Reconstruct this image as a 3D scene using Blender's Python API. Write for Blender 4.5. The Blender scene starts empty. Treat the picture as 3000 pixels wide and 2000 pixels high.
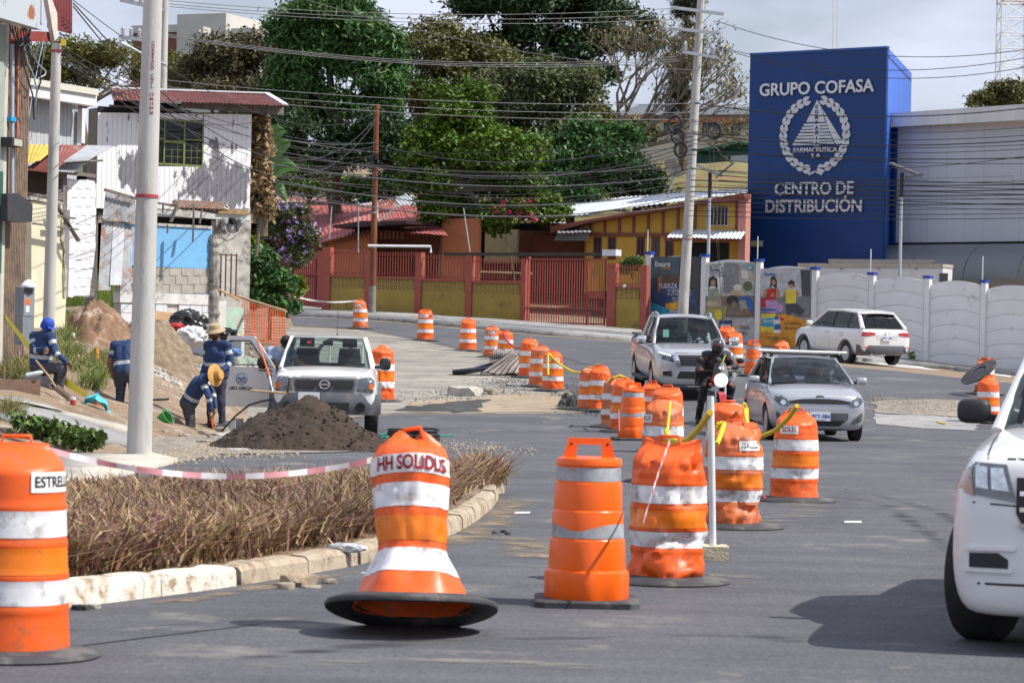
import bpy,bmesh,math,random
import numpy as np
from mathutils import Vector,Matrix,Euler
random.seed(7);RNG = np.random.default_rng(7)
S = bpy.context.scene
COL = S.collection
R = math.radians
# ---------------------------------------------------------------- camera, sky, sun, exposure
F = 8333.0;ROLL = R(1.2);EYE = 1.7;CR,SR = math.cos(ROLL),math.sin(ROLL)
cam_d = bpy.data.cameras.new('camera');cam = bpy.data.objects.new('camera',cam_d);COL.objects.link(cam)
cam.matrix_world = Matrix(((CR,-SR,0,0),(0,0,-1,0),(SR,CR,0,EYE),(0,0,0,1)))
cam_d.sensor_width = 36;cam_d.lens = 100;cam_d.clip_end = 6000;cam_d.clip_start = .3
cam_d.dof.use_dof = True;cam_d.dof.focus_distance = 49;cam_d.dof.aperture_fstop = 7.1
S.camera = cam
SUN_EL,SUN_AZ = R(50),R(-11)      # azimuth measured from +X towards +Y
wd = bpy.data.worlds.new('World');S.world = wd;wd.use_nodes = True
nt = wd.node_tree;nt.nodes.clear()
wo = nt.nodes.new('ShaderNodeOutputWorld');bg = nt.nodes.new('ShaderNodeBackground');sk = nt.nodes.new('ShaderNodeTexSky')
sk.sky_type = 'NISHITA';sk.sun_disc = False;sk.sun_elevation = SUN_EL;sk.sun_rotation = R(90) - SUN_AZ
sk.dust_density = 1.5;sk.air_density = 1.0
tcw = nt.nodes.new('ShaderNodeTexCoord');mpw = nt.nodes.new('ShaderNodeMapping');mpw.inputs['Scale'].default_value = (6,6,14)
nzw = nt.nodes.new('ShaderNodeTexNoise');nzw.inputs['Scale'].default_value = 1.3;nzw.inputs['Detail'].default_value = 5;nzw.inputs['Roughness'].default_value = .5
crw = nt.nodes.new('ShaderNodeValToRGB');crw.color_ramp.elements[0].position = .36;crw.color_ramp.elements[1].position = .58
crw.color_ramp.elements[0].color = (.42,.42,.42,1);crw.color_ramp.elements[1].color = (.93,.93,.93,1)
mxw = nt.nodes.new('ShaderNodeMixRGB');mxw.inputs[2].default_value = (9.6,10.2,12.4,1)
nt.links.new(tcw.outputs['Generated'],mpw.inputs['Vector']);nt.links.new(mpw.outputs[0],nzw.inputs['Vector'])
nt.links.new(nzw.outputs['Fac'],crw.inputs['Fac']);nt.links.new(crw.outputs['Color'],mxw.inputs['Fac'])
nt.links.new(sk.outputs[0],mxw.inputs[1]);nt.links.new(mxw.outputs[0],bg.inputs['Color'])
bg.inputs['Strength'].default_value = .074;nt.links.new(bg.outputs[0],wo.inputs['Surface'])
sun_d = bpy.data.lights.new('sun','SUN');sun = bpy.data.objects.new('sun',sun_d);COL.objects.link(sun)
sun_d.energy = 4.8;sun_d.angle = R(.53);sun_d.color = (1,.95,.87)
to_sun = Vector((math.cos(SUN_EL)*math.cos(SUN_AZ),math.cos(SUN_EL)*math.sin(SUN_AZ),math.sin(SUN_EL)))
sun.rotation_euler = to_sun.to_track_quat('Z','Y').to_euler();sun.location = (20,0,40)
S.view_settings.view_transform = 'Standard';S.view_settings.look = 'None';S.view_settings.gamma = 1
S.view_settings.use_curve_mapping = False;S.view_settings.exposure = 0.24
S.cycles.max_bounces = 6;S.cycles.transparent_max_bounces = 12;S.cycles.diffuse_bounces = 2;S.cycles.glossy_bounces = 3
S.cycles.caustics_reflective = False;S.cycles.caustics_refractive = False
# ---------------------------------------------------------------- photo pixel -> place
def W(px,py,d):
 u,v = px-1500,py-1000
 return Vector(((u*CR+v*SR)/F*d,d,EYE+(u*SR-v*CR)/F*d))
# road survey: pixel on the ground, distance read from things of known size standing there
_SV = [(100,1940,15.0),(1500,2000,14.2),(2900,1900,16.5),(1700,1790,17.9),(2325,1480,30.0),(400,1345,38.6),(1850,1292,47.5),(2380,1290,49.5),(1085,1277,50.5),
       (870,1262,49.5),(1625,1150,66),(2480,1160,64),(2200,1100,72),(1370,1028,90),(1245,998,95),(1055,963,101),(2600,1076,86),(2880,1242,58),(900,912,117),(1500,945,108.5),(1870,972,107.5),
       (2219,1006,105.5),(2500,1040,102),(2876,1090,98),(2400,700,220),(1000,640,220),(-300,1150,60),(-400,950,110)]
_P = np.array([W(*s) for s in _SV]);_q = _P[:,:2]/20.0
def _tps(a,b):
 r2 = ((a[:,None,:]-b[None,:,:])**2).sum(-1);return .5*r2*np.log(np.maximum(r2,1e-12))
_K = _tps(_q,_q)+np.eye(len(_q))*.02;_T = np.c_[np.ones(len(_q)),_q]
_A = np.block([[_K,_T],[_T.T,np.zeros((3,3))]]);_w = np.linalg.solve(_A,np.r_[_P[:,2],0,0,0])
def gz_np(xy):
 q = np.asarray(xy,float)/20.0
 return _tps(q,_q)@_w[:-3]+np.c_[np.ones(len(q)),q]@_w[-3:]
def sstep(a,b,t):t = np.clip((np.asarray(t,float)-a)/(b-a),0,1);return t*t*(3-2*t)
def base_z(xy):
 xy = np.asarray(xy,float);y = xy[:,1]
 z = gz_np(xy);flat = sstep(36,52,y)
 return z*flat
def bank_np(xy):
 """raised verge on the side of the houses"""
 xy = np.asarray(xy,float);x,y = xy[:,0],xy[:,1]
 edge = np.interp(y,[30,38,44,49,56,66,76,90,105],[-5.6,-5.3,-4.7,-4.45,-5.4,-7.0,-8.0,-9.5,-11])
 t = edge-x
 up = np.interp(y,[30,38,44,50,60,75,90],[.25,.4,.75,1.0,1.15,.9,.3])
 h = sstep(0,3.4,t)*up
 h += .35*np.exp(-(((x+8.0)/1.5)**2+((y-58)/6)**2))+.30*np.exp(-(((x+6.4)/.8)**2+((y-57)/3.5)**2))
 return np.where(t > 0,h,0)*sstep(33,39,y)
def ground_np(xy):
 return base_z(xy)+bank_np(xy)
def gz(x,y):return float(ground_np([[x,y]])[0])
def G(px,py,lo=8,hi=200):
 """where the sight line through a photo pixel meets the ground"""
 ds = np.linspace(lo,hi,1200);pts = np.array([W(px,py,1.0)]);dirv = np.array(W(px,py,1.0))-np.array([0,0,EYE])
 P = np.array([0,0,EYE])+ds[:,None]*dirv
 g = P[:,2]-ground_np(P[:,:2]);i = np.argmax(g < 0)
 if g[i] >= 0:i = len(ds)-1
 a = g[i-1]/(g[i-1]-g[i]) if i > 0 and g[i] < 0 else 0
 p = P[i-1]+(P[i]-P[i-1])*a if i > 0 else P[0]
 return Vector(p)
def onground(x,y,dz=0):return Vector((x,y,gz(x,y)+dz))
# ---------------------------------------------------------------- materials
_MC = {}
def mat(name,col,rough=.6,metal=0,var=.12,scale=6,bump=0,bscale=40,spec=.5,coat=0,emit=0,island=0,stretch=(1,1,1),dirt=None,dirt_amt=.0,dscale=3,trans=0):
 """one surface: base colour, large soft variation, optional dirt stains and fine relief"""
 if name in _MC:return _MC[name]
 m = bpy.data.materials.new(name);m.use_nodes = True;n = m.node_tree.nodes;l = m.node_tree.links;b = n['Principled BSDF']
 b.inputs['Roughness'].default_value = rough;b.inputs['Metallic'].default_value = metal;b.inputs['Specular IOR Level'].default_value = spec
 if coat:b.inputs['Coat Weight'].default_value = coat;b.inputs['Coat Roughness'].default_value = .04
 if trans:b.inputs['Transmission Weight'].default_value = trans
 col = tuple(col)+(1,) if len(col) == 3 else col
 tc = n.new('ShaderNodeTexCoord');mp = n.new('ShaderNodeMapping');mp.inputs['Scale'].default_value = stretch;l.new(tc.outputs['Object'],mp.inputs['Vector'])
 src = None
 if var:
  nz = n.new('ShaderNodeTexNoise');nz.inputs['Scale'].default_value = scale;nz.inputs['Detail'].default_value = 6;nz.inputs['Roughness'].default_value = .6
  l.new(mp.outputs[0],nz.inputs['Vector'])
  mr = n.new('ShaderNodeMapRange');mr.inputs[1].default_value = .3;mr.inputs[2].default_value = .7;mr.inputs[3].default_value = 1-var;mr.inputs[4].default_value = 1+var
  l.new(nz.outputs['Fac'],mr.inputs[0])
  hs = n.new('ShaderNodeHueSaturation');hs.inputs['Color'].default_value = col;l.new(mr.outputs[0],hs.inputs['Value']);src = hs.outputs['Color']
  if island:
   g = n.new('ShaderNodeNewGeometry');m2 = n.new('ShaderNodeMapRange');m2.inputs[3].default_value = 1-island;m2.inputs[4].default_value = 1+island
   l.new(g.outputs['Random Per Island'],m2.inputs[0]);mu = n.new('ShaderNodeMath');mu.operation = 'MULTIPLY'
   l.new(m2.outputs[0],mu.inputs[0]);l.new(mr.outputs[0],mu.inputs[1]);l.new(mu.outputs[0],hs.inputs['Value'])
   m3 = n.new('ShaderNodeMapRange');m3.inputs[3].default_value = .5-island*.05;m3.inputs[4].default_value = .5+island*.05
   fr = n.new('ShaderNodeMath');fr.operation = 'FRACT';mm = n.new('ShaderNodeMath');mm.operation = 'MULTIPLY';mm.inputs[1].default_value = 37.7
   l.new(g.outputs['Random Per Island'],mm.inputs[0]);l.new(mm.outputs[0],fr.inputs[0]);l.new(fr.outputs[0],m3.inputs[0]);l.new(m3.outputs[0],hs.inputs['Hue'])
 if dirt:
  nd = n.new('ShaderNodeTexNoise');nd.inputs['Scale'].default_value = dscale;nd.inputs['Detail'].default_value = 9;nd.inputs['Roughness'].default_value = .68
  l.new(mp.outputs[0],nd.inputs['Vector']);cr = n.new('ShaderNodeValToRGB')
  cr.color_ramp.elements[0].position = .62-dirt_amt*.3;cr.color_ramp.elements[1].position = min(.99,.72-dirt_amt*.22);l.new(nd.outputs['Fac'],cr.inputs['Fac'])
  mx = n.new('ShaderNodeMixRGB');mx.inputs[2].default_value = tuple(dirt)+(1,);l.new(cr.outputs['Color'],mx.inputs['Fac'])
  if src:l.new(src,mx.inputs[1])
  else:mx.inputs[1].default_value = col
  src = mx.outputs[0]
 if src:l.new(src,b.inputs['Base Color'])
 else:b.inputs['Base Color'].default_value = col
 if emit:b.inputs['Emission Color'].default_value = col;b.inputs['Emission Strength'].default_value = emit
 if bump:
  nb = n.new('ShaderNodeTexNoise');nb.inputs['Scale'].default_value = bscale;nb.inputs['Detail'].default_value = 6;l.new(mp.outputs[0],nb.inputs['Vector'])
  bp = n.new('ShaderNodeBump');bp.inputs['Strength'].default_value = min(1,bump);bp.inputs['Distance'].default_value = .02;l.new(nb.outputs['Fac'],bp.inputs['Height']);l.new(bp.outputs[0],b.inputs['Normal'])
 _MC[name] = m;return m
def foliage(name,col,island=.5,rough=.5,trl=.14):
 """leaf: diffuse, a little gloss and light passing through; each leaf a shade of its own"""
 if name in _MC:return _MC[name]
 m = mat(name,col,rough,0,.25,.35,island=island,spec=.35);n = m.node_tree.nodes;l = m.node_tree.links;b = n['Principled BSDF']
 tr = n.new('ShaderNodeBsdfTranslucent');mx = n.new('ShaderNodeMixShader');mx.inputs[0].default_value = trl
 src = b.inputs['Base Color'].links[0].from_socket;l.new(src,tr.inputs['Color']);o = n['Material Output']
 l.new(b.outputs[0],mx.inputs[1]);l.new(tr.outputs[0],mx.inputs[2]);l.new(mx.outputs[0],o.inputs['Surface']);return m
def glass(name,tint=(.25,.3,.3),t=.6,rough=.03):
 if name in _MC:return _MC[name]
 m = bpy.data.materials.new(name);m.use_nodes = True;n = m.node_tree.nodes;l = m.node_tree.links;n.remove(n['Principled BSDF'])
 a = n.new('ShaderNodeBsdfTransparent');a.inputs[0].default_value = tuple(c*t/max(tint) for c in tint)+(1,);g = n.new('ShaderNodeBsdfGlossy');g.inputs['Roughness'].default_value = rough
 fr = n.new('ShaderNodeFresnel');fr.inputs[0].default_value = 1.5;mx = n.new('ShaderNodeMixShader')
 l.new(fr.outputs[0],mx.inputs[0]);l.new(a.outputs[0],mx.inputs[1]);l.new(g.outputs[0],mx.inputs[2]);l.new(mx.outputs[0],n['Material Output'].inputs['Surface'])
 _MC[name] = m;return m
# ---------------------------------------------------------------- mesh building
class MB:
 def __init__(s):s.v = [];s.f = [];s.m = [];s.cur = 0
 def add(s,vs,fs):
  o = len(s.v);s.v += [tuple(p) for p in vs];s.f += [tuple(i+o for i in f) for f in fs];s.m += [s.cur]*len(fs);return s
 def box(s,a,b):
  x0,y0,z0 = (min(a[i],b[i]) for i in range(3));x1,y1,z1 = (max(a[i],b[i]) for i in range(3))
  return s.add([(x0,y0,z0),(x1,y0,z0),(x1,y1,z0),(x0,y1,z0),(x0,y0,z1),(x1,y0,z1),(x1,y1,z1),(x0,y1,z1)],[(0,3,2,1),(4,5,6,7),(0,1,5,4),(1,2,6,5),(2,3,7,6),(3,0,4,7)])
 def obox(s,c,u,v,w):
  """box from its centre and three half-extent vectors"""
  c,u,v,w = Vector(c),Vector(u),Vector(v),Vector(w)
  return s.add([c-u-v-w,c+u-v-w,c+u+v-w,c-u+v-w,c-u-v+w,c+u-v+w,c+u+v+w,c-u+v+w],[(0,3,2,1),(4,5,6,7),(0,1,5,4),(1,2,6,5),(2,3,7,6),(3,0,4,7)])
 def bar(s,p,q,w,h=None,up=(0,0,1)):
  p,q = Vector(p),Vector(q);d = q-p;L = d.length
  if L < 1e-6:return s
  d /= L;up = Vector(up)
  if abs(d.dot(up)) > .98:up = Vector((1,0,0))
  a = d.cross(up).normalized();b = a.cross(d);h = h or w
  return s.obox((p+q)/2,d*L/2,a*w/2,b*h/2)
 def tube(s,pts,r,n=8,cap=True,close=False):
  pts = [Vector(p) for p in pts];k = len(pts);rs = r if isinstance(r,(list,tuple)) else [r]*k;vs = [];fs = [];ref = None
  for i,p in enumerate(pts):
   if close:t = pts[(i+1) % k]-pts[i-1]
   else:t = pts[min(i+1,k-1)]-pts[max(i-1,0)]
   t = t.normalized() if t.length > 1e-9 else Vector((0,0,1))
   if ref is None:ref = Vector((0,0,1)) if abs(t.z) < .9 else Vector((1,0,0))
   a = t.cross(ref).normalized();b = a.cross(t);ref = b if abs(t.dot(b)) < .9 else ref
   for j in range(n):
    an = 2*math.pi*j/n;vs.append(p+(a*math.cos(an)+b*math.sin(an))*rs[i])
  for i in range(k if close else k-1):
   i2 = (i+1) % k
   for j in range(n):fs.append((i*n+j,i*n+(j+1) % n,i2*n+(j+1) % n,i2*n+j))
  if cap and not close:fs += [tuple(range(n))[::-1],tuple(range((k-1)*n,k*n))]
  return s.add(vs,fs)
 def lathe(s,prof,c=(0,0,0),n=24,axis=None,wob=None):
  """rings (r,z) about z; wob(angle, z) -> radius factor"""
  c = Vector(c);vs = [];fs = [];q = Vector((0,0,1)).rotation_difference(Vector(axis).normalized()) if axis is not None else None
  for (r,z) in prof:
   for j in range(n):
    an = 2*math.pi*j/n;rr = r*(wob(an,z) if wob else 1);p = Vector((rr*math.cos(an),rr*math.sin(an),z))
    vs.append(c+(q@p if q else p))
  for i in range(len(prof)-1):
   for j in range(n):fs.append((i*n+j,i*n+(j+1) % n,(i+1)*n+(j+1) % n,(i+1)*n+j))
  if prof[0][0] > 1e-6:fs.append(tuple(range(n))[::-1])
  if prof[-1][0] > 1e-6:fs.append(tuple(range((len(prof)-1)*n,len(prof)*n)))
  return s.add(vs,fs)
 def ball(s,c,r,n=12,m=8):
  c = Vector(c);r = (r,r,r) if not isinstance(r,(tuple,list,Vector)) else r;vs = [];fs = []
  for i in range(m+1):
   th = math.pi*i/m
   for j in range(n):
    ph = 2*math.pi*j/n;vs.append((c.x+r[0]*math.sin(th)*math.cos(ph),c.y+r[1]*math.sin(th)*math.sin(ph),c.z-r[2]*math.cos(th)))
  for i in range(m):
   for j in range(n):fs.append((i*n+j,i*n+(j+1) % n,(i+1)*n+(j+1) % n,(i+1)*n+j))
  return s.add(vs,fs)
 def prism(s,poly,ext):
  """flat polygon (3-D points) pushed along ext"""
  k = len(poly);e = Vector(ext);a = [Vector(p) for p in poly]
  return s.add(a+[p+e for p in a],[tuple(range(k))[::-1],tuple(range(k,2*k))]+[(i,(i+1) % k,k+(i+1) % k,k+i) for i in range(k)])
 def grid(s,fn,nu,nv):
  vs = [fn(i/nu,j/nv) for j in range(nv+1) for i in range(nu+1)];w = nu+1
  return s.add(vs,[(j*w+i,j*w+i+1,(j+1)*w+i+1,(j+1)*w+i) for j in range(nv) for i in range(nu)])
 def slab(s,fn,nu,nv,ext):
  """curved sheet with thickness"""
  e = Vector(ext);w = nu+1;n = w*(nv+1)
  top = [Vector(fn(i/nu,j/nv)) for j in range(nv+1) for i in range(nu+1)]
  fs = [(j*w+i,j*w+i+1,(j+1)*w+i+1,(j+1)*w+i) for j in range(nv) for i in range(nu)]
  rim = [i for i in range(w)]+[j*w+nu for j in range(1,nv+1)]+[nv*w+i for i in range(nu-1,-1,-1)]+[j*w for j in range(nv-1,0,-1)]
  s.add(top+[p+e for p in top],fs+[tuple(i+n for i in f[::-1]) for f in fs]+[(rim[(k+1) % len(rim)],rim[k],rim[k]+n,rim[(k+1) % len(rim)]+n) for k in range(len(rim))]);return s
 def mesh(s,name,mats,smooth=False,fix=True):
  me = bpy.data.meshes.new(name);me.from_pydata(s.v,[],s.f)
  for m in (mats if isinstance(mats,(list,tuple)) else [mats]):me.materials.append(m)
  if any(s.m):me.polygons.foreach_set('material_index',s.m)
  if fix:
   bm = bmesh.new();bm.from_mesh(me);bmesh.ops.recalc_face_normals(bm,faces=bm.faces);bm.to_mesh(me);bm.free()
  if smooth:
   me.polygons.foreach_set('use_smooth',[True]*len(me.polygons))
   try:me.set_sharp_from_angle(angle=smooth if smooth is not True else R(40))
   except Exception:pass
  me.update();return me
 def obj(s,name,mats,parent=None,smooth=False,world=True,fix=True):
  o = bpy.data.objects.new(name,s.mesh(name,mats,smooth,fix));COL.objects.link(o);attach(o,parent,world);return o
def attach(o,parent,world=True):
 if parent is not None:
  o.parent = parent
  if world:
   bpy_m = Matrix.Translation(parent_loc(parent));o.location = Vector(o.location)-parent_loc(parent)
def parent_loc(p):
 v = Vector((0,0,0))
 while p is not None:v += Vector(p.location);p = p.parent
 return v
def tag(o,label=None,cat=None,group=None,kind=None):
 if label:o['label'] = label
 if cat:o['category'] = cat
 if group:o['group'] = group
 if kind:o['kind'] = kind
 return o
def thing(name,label,cat,loc=(0,0,0),rz=0,group=None):
 o = bpy.data.objects.new(name,None);COL.objects.link(o);o.location = loc;o.rotation_euler = (0,0,rz);o.empty_display_size = .2
 return tag(o,label,cat,group)
def copy_tree(o,parent=None):
 c = o.copy();COL.objects.link(c);c.parent = parent
 for ch in list(o.children):copy_tree(ch,c)
 return c
def share(name,me,parent,loc,rot=(0,0,0),scale=(1,1,1)):
 o = bpy.data.objects.new(name,me);COL.objects.link(o);o.parent = parent;o.location = loc;o.rotation_euler = rot;o.scale = scale;return o
def np_mesh(name,V,Q,m,smooth=False):
 me = bpy.data.meshes.new(name);V = np.asarray(V,np.float32);Q = np.asarray(Q,np.int32);k = Q.shape[1]
 me.vertices.add(len(V));me.vertices.foreach_set('co',V.ravel());me.loops.add(Q.size);me.loops.foreach_set('vertex_index',Q.ravel())
 me.polygons.add(len(Q));me.polygons.foreach_set('loop_start',np.arange(0,Q.size,k,dtype=np.int32));me.polygons.foreach_set('loop_total',np.full(len(Q),k,np.int32))
 for mm in (m if isinstance(m,(list,tuple)) else [m]):me.materials.append(mm)
 me.update(calc_edges=True)
 if smooth:me.polygons.foreach_set('use_smooth',np.ones(len(Q),bool))
 return me
def bake(o):
 """apply the object's modifiers"""
 dg = bpy.context.evaluated_depsgraph_get();dg.update();me = bpy.data.meshes.new_from_object(o.evaluated_get(dg));old = o.data;o.modifiers.clear();o.data = me;bpy.data.meshes.remove(old);return o
def text_mesh(name,body,size,mats,depth=.004,bold=0.0,align='CENTER',spacing=1.0,xs=1.0):
 """lettering in the XZ plane, reading along +X, face towards -Y"""
 c = bpy.data.curves.new(name,'FONT');c.body = body;c.size = size;c.extrude = depth;c.offset = bold;c.align_x = align;c.align_y = 'CENTER';c.space_character = spacing;c.resolution_u = 3
 o = bpy.data.objects.new(name,c);COL.objects.link(o);dg = bpy.context.evaluated_depsgraph_get();dg.update()
 me = bpy.data.meshes.new_from_object(o.evaluated_get(dg));bpy.data.objects.remove(o);bpy.data.curves.remove(c)
 me.transform(Matrix(((xs,0,0,0),(0,0,-1,0),(0,1,0,0),(0,0,0,1))));me.materials.clear();me.materials.append(mats);me.name = name;return me
def text(name,body,size,m,parent,loc,rz=0,**k):
 return share(name,text_mesh(name,body,size,m,**k),parent,loc,(0,0,rz))
def catenary(a,b,sag,n=16):
 a,b = Vector(a),Vector(b);return [a.lerp(b,i/n)-Vector((0,0,4*sag*(i/n)*(1-i/n))) for i in range(n+1)]
# ---------------------------------------------------------------- ground, road, pavements
def ramp_node(n,l,vec,scale,stops,detail=8,rough=.65,ntype='noise'):
 t = n.new('ShaderNodeTexNoise');t.inputs['Scale'].default_value = scale;t.inputs['Detail'].default_value = detail;t.inputs['Roughness'].default_value = rough
 l.new(vec,t.inputs['Vector']);c = n.new('ShaderNodeValToRGB');e = c.color_ramp.elements
 e[0].position,e[0].color = stops[0][0],(*stops[0][1],1);e[1].position,e[1].color = stops[-1][0],(*stops[-1][1],1)
 for p,k in stops[1:-1]:x = e.new(p);x.color = (*k,1)
 l.new(t.outputs['Fac'],c.inputs['Fac']);return c.outputs['Color'],t.outputs['Fac']
def pavement(name,dark,light,grit=.35,patch=None,bump=.35,rough=.85,stretch=(1,1,1),tracks=0):
 """asphalt, concrete or soil: broad tone changes, stains, fine aggregate"""
 m = bpy.data.materials.new(name);m.use_nodes = True;n = m.node_tree.nodes;l = m.node_tree.links;b = n['Principled BSDF']
 tc = n.new('ShaderNodeTexCoord');mp = n.new('ShaderNodeMapping');mp.inputs['Scale'].default_value = stretch;l.new(tc.outputs['Object'],mp.inputs['Vector']);v = mp.outputs[0]
 c1,_ = ramp_node(n,l,v,.45,[(.3,dark),(.7,light)])
 c2,f2 = ramp_node(n,l,tc.outputs['Object'],38,[(.36,(1-grit,)*3),(.66,(1+grit,)*3)],4,.75)
 mx = n.new('ShaderNodeMixRGB');mx.blend_type = 'MULTIPLY';mx.inputs[0].default_value = 1;l.new(c1,mx.inputs[1]);l.new(c2,mx.inputs[2]);src = mx.outputs[0]
 if tracks:
  mt = n.new('ShaderNodeMapping');mt.inputs['Scale'].default_value = (.12,2.2,1);mt.inputs['Rotation'].default_value = (0,0,.12);l.new(tc.outputs['Object'],mt.inputs['Vector'])
  c4,_ = ramp_node(n,l,mt.outputs[0],1.1,[(.35,(1-tracks,)*3),(.65,(1+tracks,)*3)],6,.6)
  m4 = n.new('ShaderNodeMixRGB');m4.blend_type = 'MULTIPLY';m4.inputs[0].default_value = 1;l.new(src,m4.inputs[1]);l.new(c4,m4.inputs[2]);src = m4.outputs[0]
 if patch:
  col,amt,sc = patch;c3,_ = ramp_node(n,l,v,sc,[(.60-amt*.3,(0,0,0)),(.74-amt*.25,(1,1,1))],10,.7)
  m3 = n.new('ShaderNodeMixRGB');m3.inputs[2].default_value = (*col,1);l.new(c3,m3.inputs[0]);l.new(src,m3.inputs[1]);src = m3.outputs[0]
 l.new(src,b.inputs['Base Color']);b.inputs['Roughness'].default_value = rough;b.inputs['Specular IOR Level'].default_value = .3
 bp = n.new('ShaderNodeBump');bp.inputs['Strength'].default_value = bump;bp.inputs['Distance'].default_value = .01;l.new(f2,bp.inputs['Height']);l.new(bp.outputs[0],b.inputs['Normal'])
 return m
A_NEW = pavement('asphalt',(.070,.072,.084),(.115,.116,.128),.36,((.24,.225,.20),.10,.8),tracks=.11)
A_OLD = pavement('dusty_old_pavement',(.22,.205,.18),(.34,.315,.27),.25,((.14,.135,.13),.30,1.1),tracks=.18)
A_UP = pavement('upper_asphalt',(.075,.078,.092),(.115,.116,.126),.25,((.20,.19,.18),.04,1.0),tracks=.12)
CONC = pavement('concrete_slab',(.40,.37,.32),(.56,.52,.45),.18,((.26,.235,.20),.22,2.0))
CONC_D = pavement('grey_concrete',(.24,.24,.24),(.36,.355,.345),.22,((.16,.15,.14),.3,2.0))
SOIL = pavement('dry_soil',(.17,.115,.075),(.30,.22,.15),.45,((.36,.32,.26),.28,2.2),bump=.8)
GRAV = pavement('gravel_soil',(.20,.175,.145),(.34,.305,.26),.6,((.13,.105,.08),.30,3.0),bump=1)
TANP = pavement('tan_dirt_patch',(.27,.21,.145),(.38,.31,.22),.3,((.15,.13,.11),.2,2.5))
BLK = pavement('fresh_tar',(.035,.035,.037),(.075,.073,.07),.5,((.2,.19,.17),.12,5.0),bump=.8)
def sheet(name,pix,mt,dz=.006,step=.7,world=None,kind='structure',thick=0,jag=0):
 """a ground-hugging sheet whose outline is given by photo pixels on the ground"""
 pts = [G(*p) if len(p) == 2 else Vector((p[1],p[2],0)) for p in pix]
 dense = []
 for i,a in enumerate(pts):
  b = pts[(i+1) % len(pts)];n = max(1,int((Vector((a.x,a.y))-Vector((b.x,b.y))).length/step))
  dense += [(a.x+(b.x-a.x)*k/n,a.y+(b.y-a.y)*k/n) for k in range(n)]
 if jag:dense = [(x+random.uniform(-jag,jag),y+random.uniform(-jag,jag)*2.5) for x,y in dense]
 bm = bmesh.new();vs = [bm.verts.new((x,y,0)) for x,y in dense];f = bm.faces.new(vs);bmesh.ops.triangulate(bm,faces=[f])
 for _ in range(7):
  lim = step*1.6;es = [e for e in bm.edges if e.calc_length() > lim*(1+.02*abs(e.verts[0].co.y))]
  if not es:break
  bmesh.ops.subdivide_edges(bm,edges=es,cuts=1);bmesh.ops.triangulate(bm,faces=[f for f in bm.faces if len(f.verts) > 3])
 bm.verts.ensure_lookup_table();xy = np.array([(v.co.x,v.co.y) for v in bm.verts]);z = ground_np(xy)+dz
 for v,q in zip(bm.verts,z):v.co.z = q
 if thick:
  r = bmesh.ops.extrude_face_region(bm,geom=bm.faces[:]);bmesh.ops.translate(bm,verts=[g for g in r['geom'] if isinstance(g,bmesh.types.BMVert)],vec=(0,0,-thick))
 bmesh.ops.recalc_face_normals(bm,faces=bm.faces);me = bpy.data.meshes.new(name);bm.to_mesh(me);bm.free()
 if not thick and me.polygons and sum(p.normal.z for p in me.polygons) < 0:me.flip_normals()
 me.materials.append(mt);me.polygons.foreach_set('use_smooth',[True]*len(me.polygons));o = bpy.data.objects.new(name,me);COL.objects.link(o)
 if kind:o['kind'] = kind
 return o
_ys = np.r_[np.linspace(-8,30,39),np.linspace(30.6,120,190),np.linspace(123,260,40),np.array([300,400,700,1500,4000])]
_xs = np.r_[np.array([-3000,-900,-300,-120,-60,-40,-30]),np.linspace(-24,24,161),np.array([30,40,60,120,300,900,3000])]
_XX,_YY = np.meshgrid(_xs,_ys);_xy = np.c_[_XX.ravel(),_YY.ravel()];_cl = _xy.copy();_cl[:,0] = np.clip(_cl[:,0],-26,26);_cl[:,1] = np.clip(_cl[:,1],-8,230)
_z = ground_np(_cl);_rough = np.where(bank_np(_cl) > .03,RNG.normal(0,.025,len(_z)),0);_z = _z+_rough
_w_ = len(_xs);_i = np.arange((len(_ys)-1)*(_w_)).reshape(len(_ys)-1,_w_)[:,:-1].ravel()
gro = bpy.data.objects.new('ground',np_mesh('ground',np.c_[_xy,_z],np.c_[_i,_i+1,_i+_w_+1,_i+_w_],SOIL,True));COL.objects.link(gro);gro['kind'] = 'structure'
road = sheet('road',[('w',-6.4,6),(-150,1475),(190,1420),(520,1355),(640,1332),(850,1328),(840,1265),(1000,1228),(1160,1213),(1690,1213),(1772,1206),(1650,1150),(1570,1108),(1450,1045),(1420,1035),(1480,1005),(1870,1004),(2200,1052),(2500,1076),(2900,1118),(3250,1140),('w',16,60),('w',14,6)],A_NEW,.006)
sheet('upper_road',[(1420,1035),(1250,1000),(1050,965),(860,955),(850,928),(1000,934),(1300,960),(1600,985),(1870,1004),(1480,1005)],A_UP,.008)
sheet('old_pavement',[(850,958),(1050,967),(1250,1002),(1400,1036),(1560,1108),(1645,1152),(1765,1205),(1690,1211),(1160,1211),(1000,1226),(860,1262),(720,1215),(780,1060)],A_OLD,.010)
sheet('dirt_patch',[(1180,1200),(1230,1178),(1400,1165),(1560,1150),(1640,1160),(1730,1205),(1700,1209),(1200,1209)],TANP,.018,.4,jag=.12)
sheet('tar_spill',[(1165,1207),(1200,1192),(1300,1183),(1420,1170),(1430,1186),(1410,1205),(1300,1210)],BLK,.024,.35,jag=.15)
sheet('tar_spill',[(1640,1196),(1660,1180),(1730,1186),(1762,1206),(1700,1209)],BLK,.024,.3,jag=.12)
sheet('gravel_edge',[(1560,1115),(1600,1112),(1690,1165),(1790,1212),(1760,1209),(1660,1168)],GRAV,.022,.35,jag=.12)
sheet('gravel_verge',[(400,1350),(520,1358),(640,1334),(850,1330),(1140,1322),(1120,1312),(860,1300),(700,1270),(430,1290),(395,1320)],GRAV,.02,.3,jag=.05)
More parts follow.
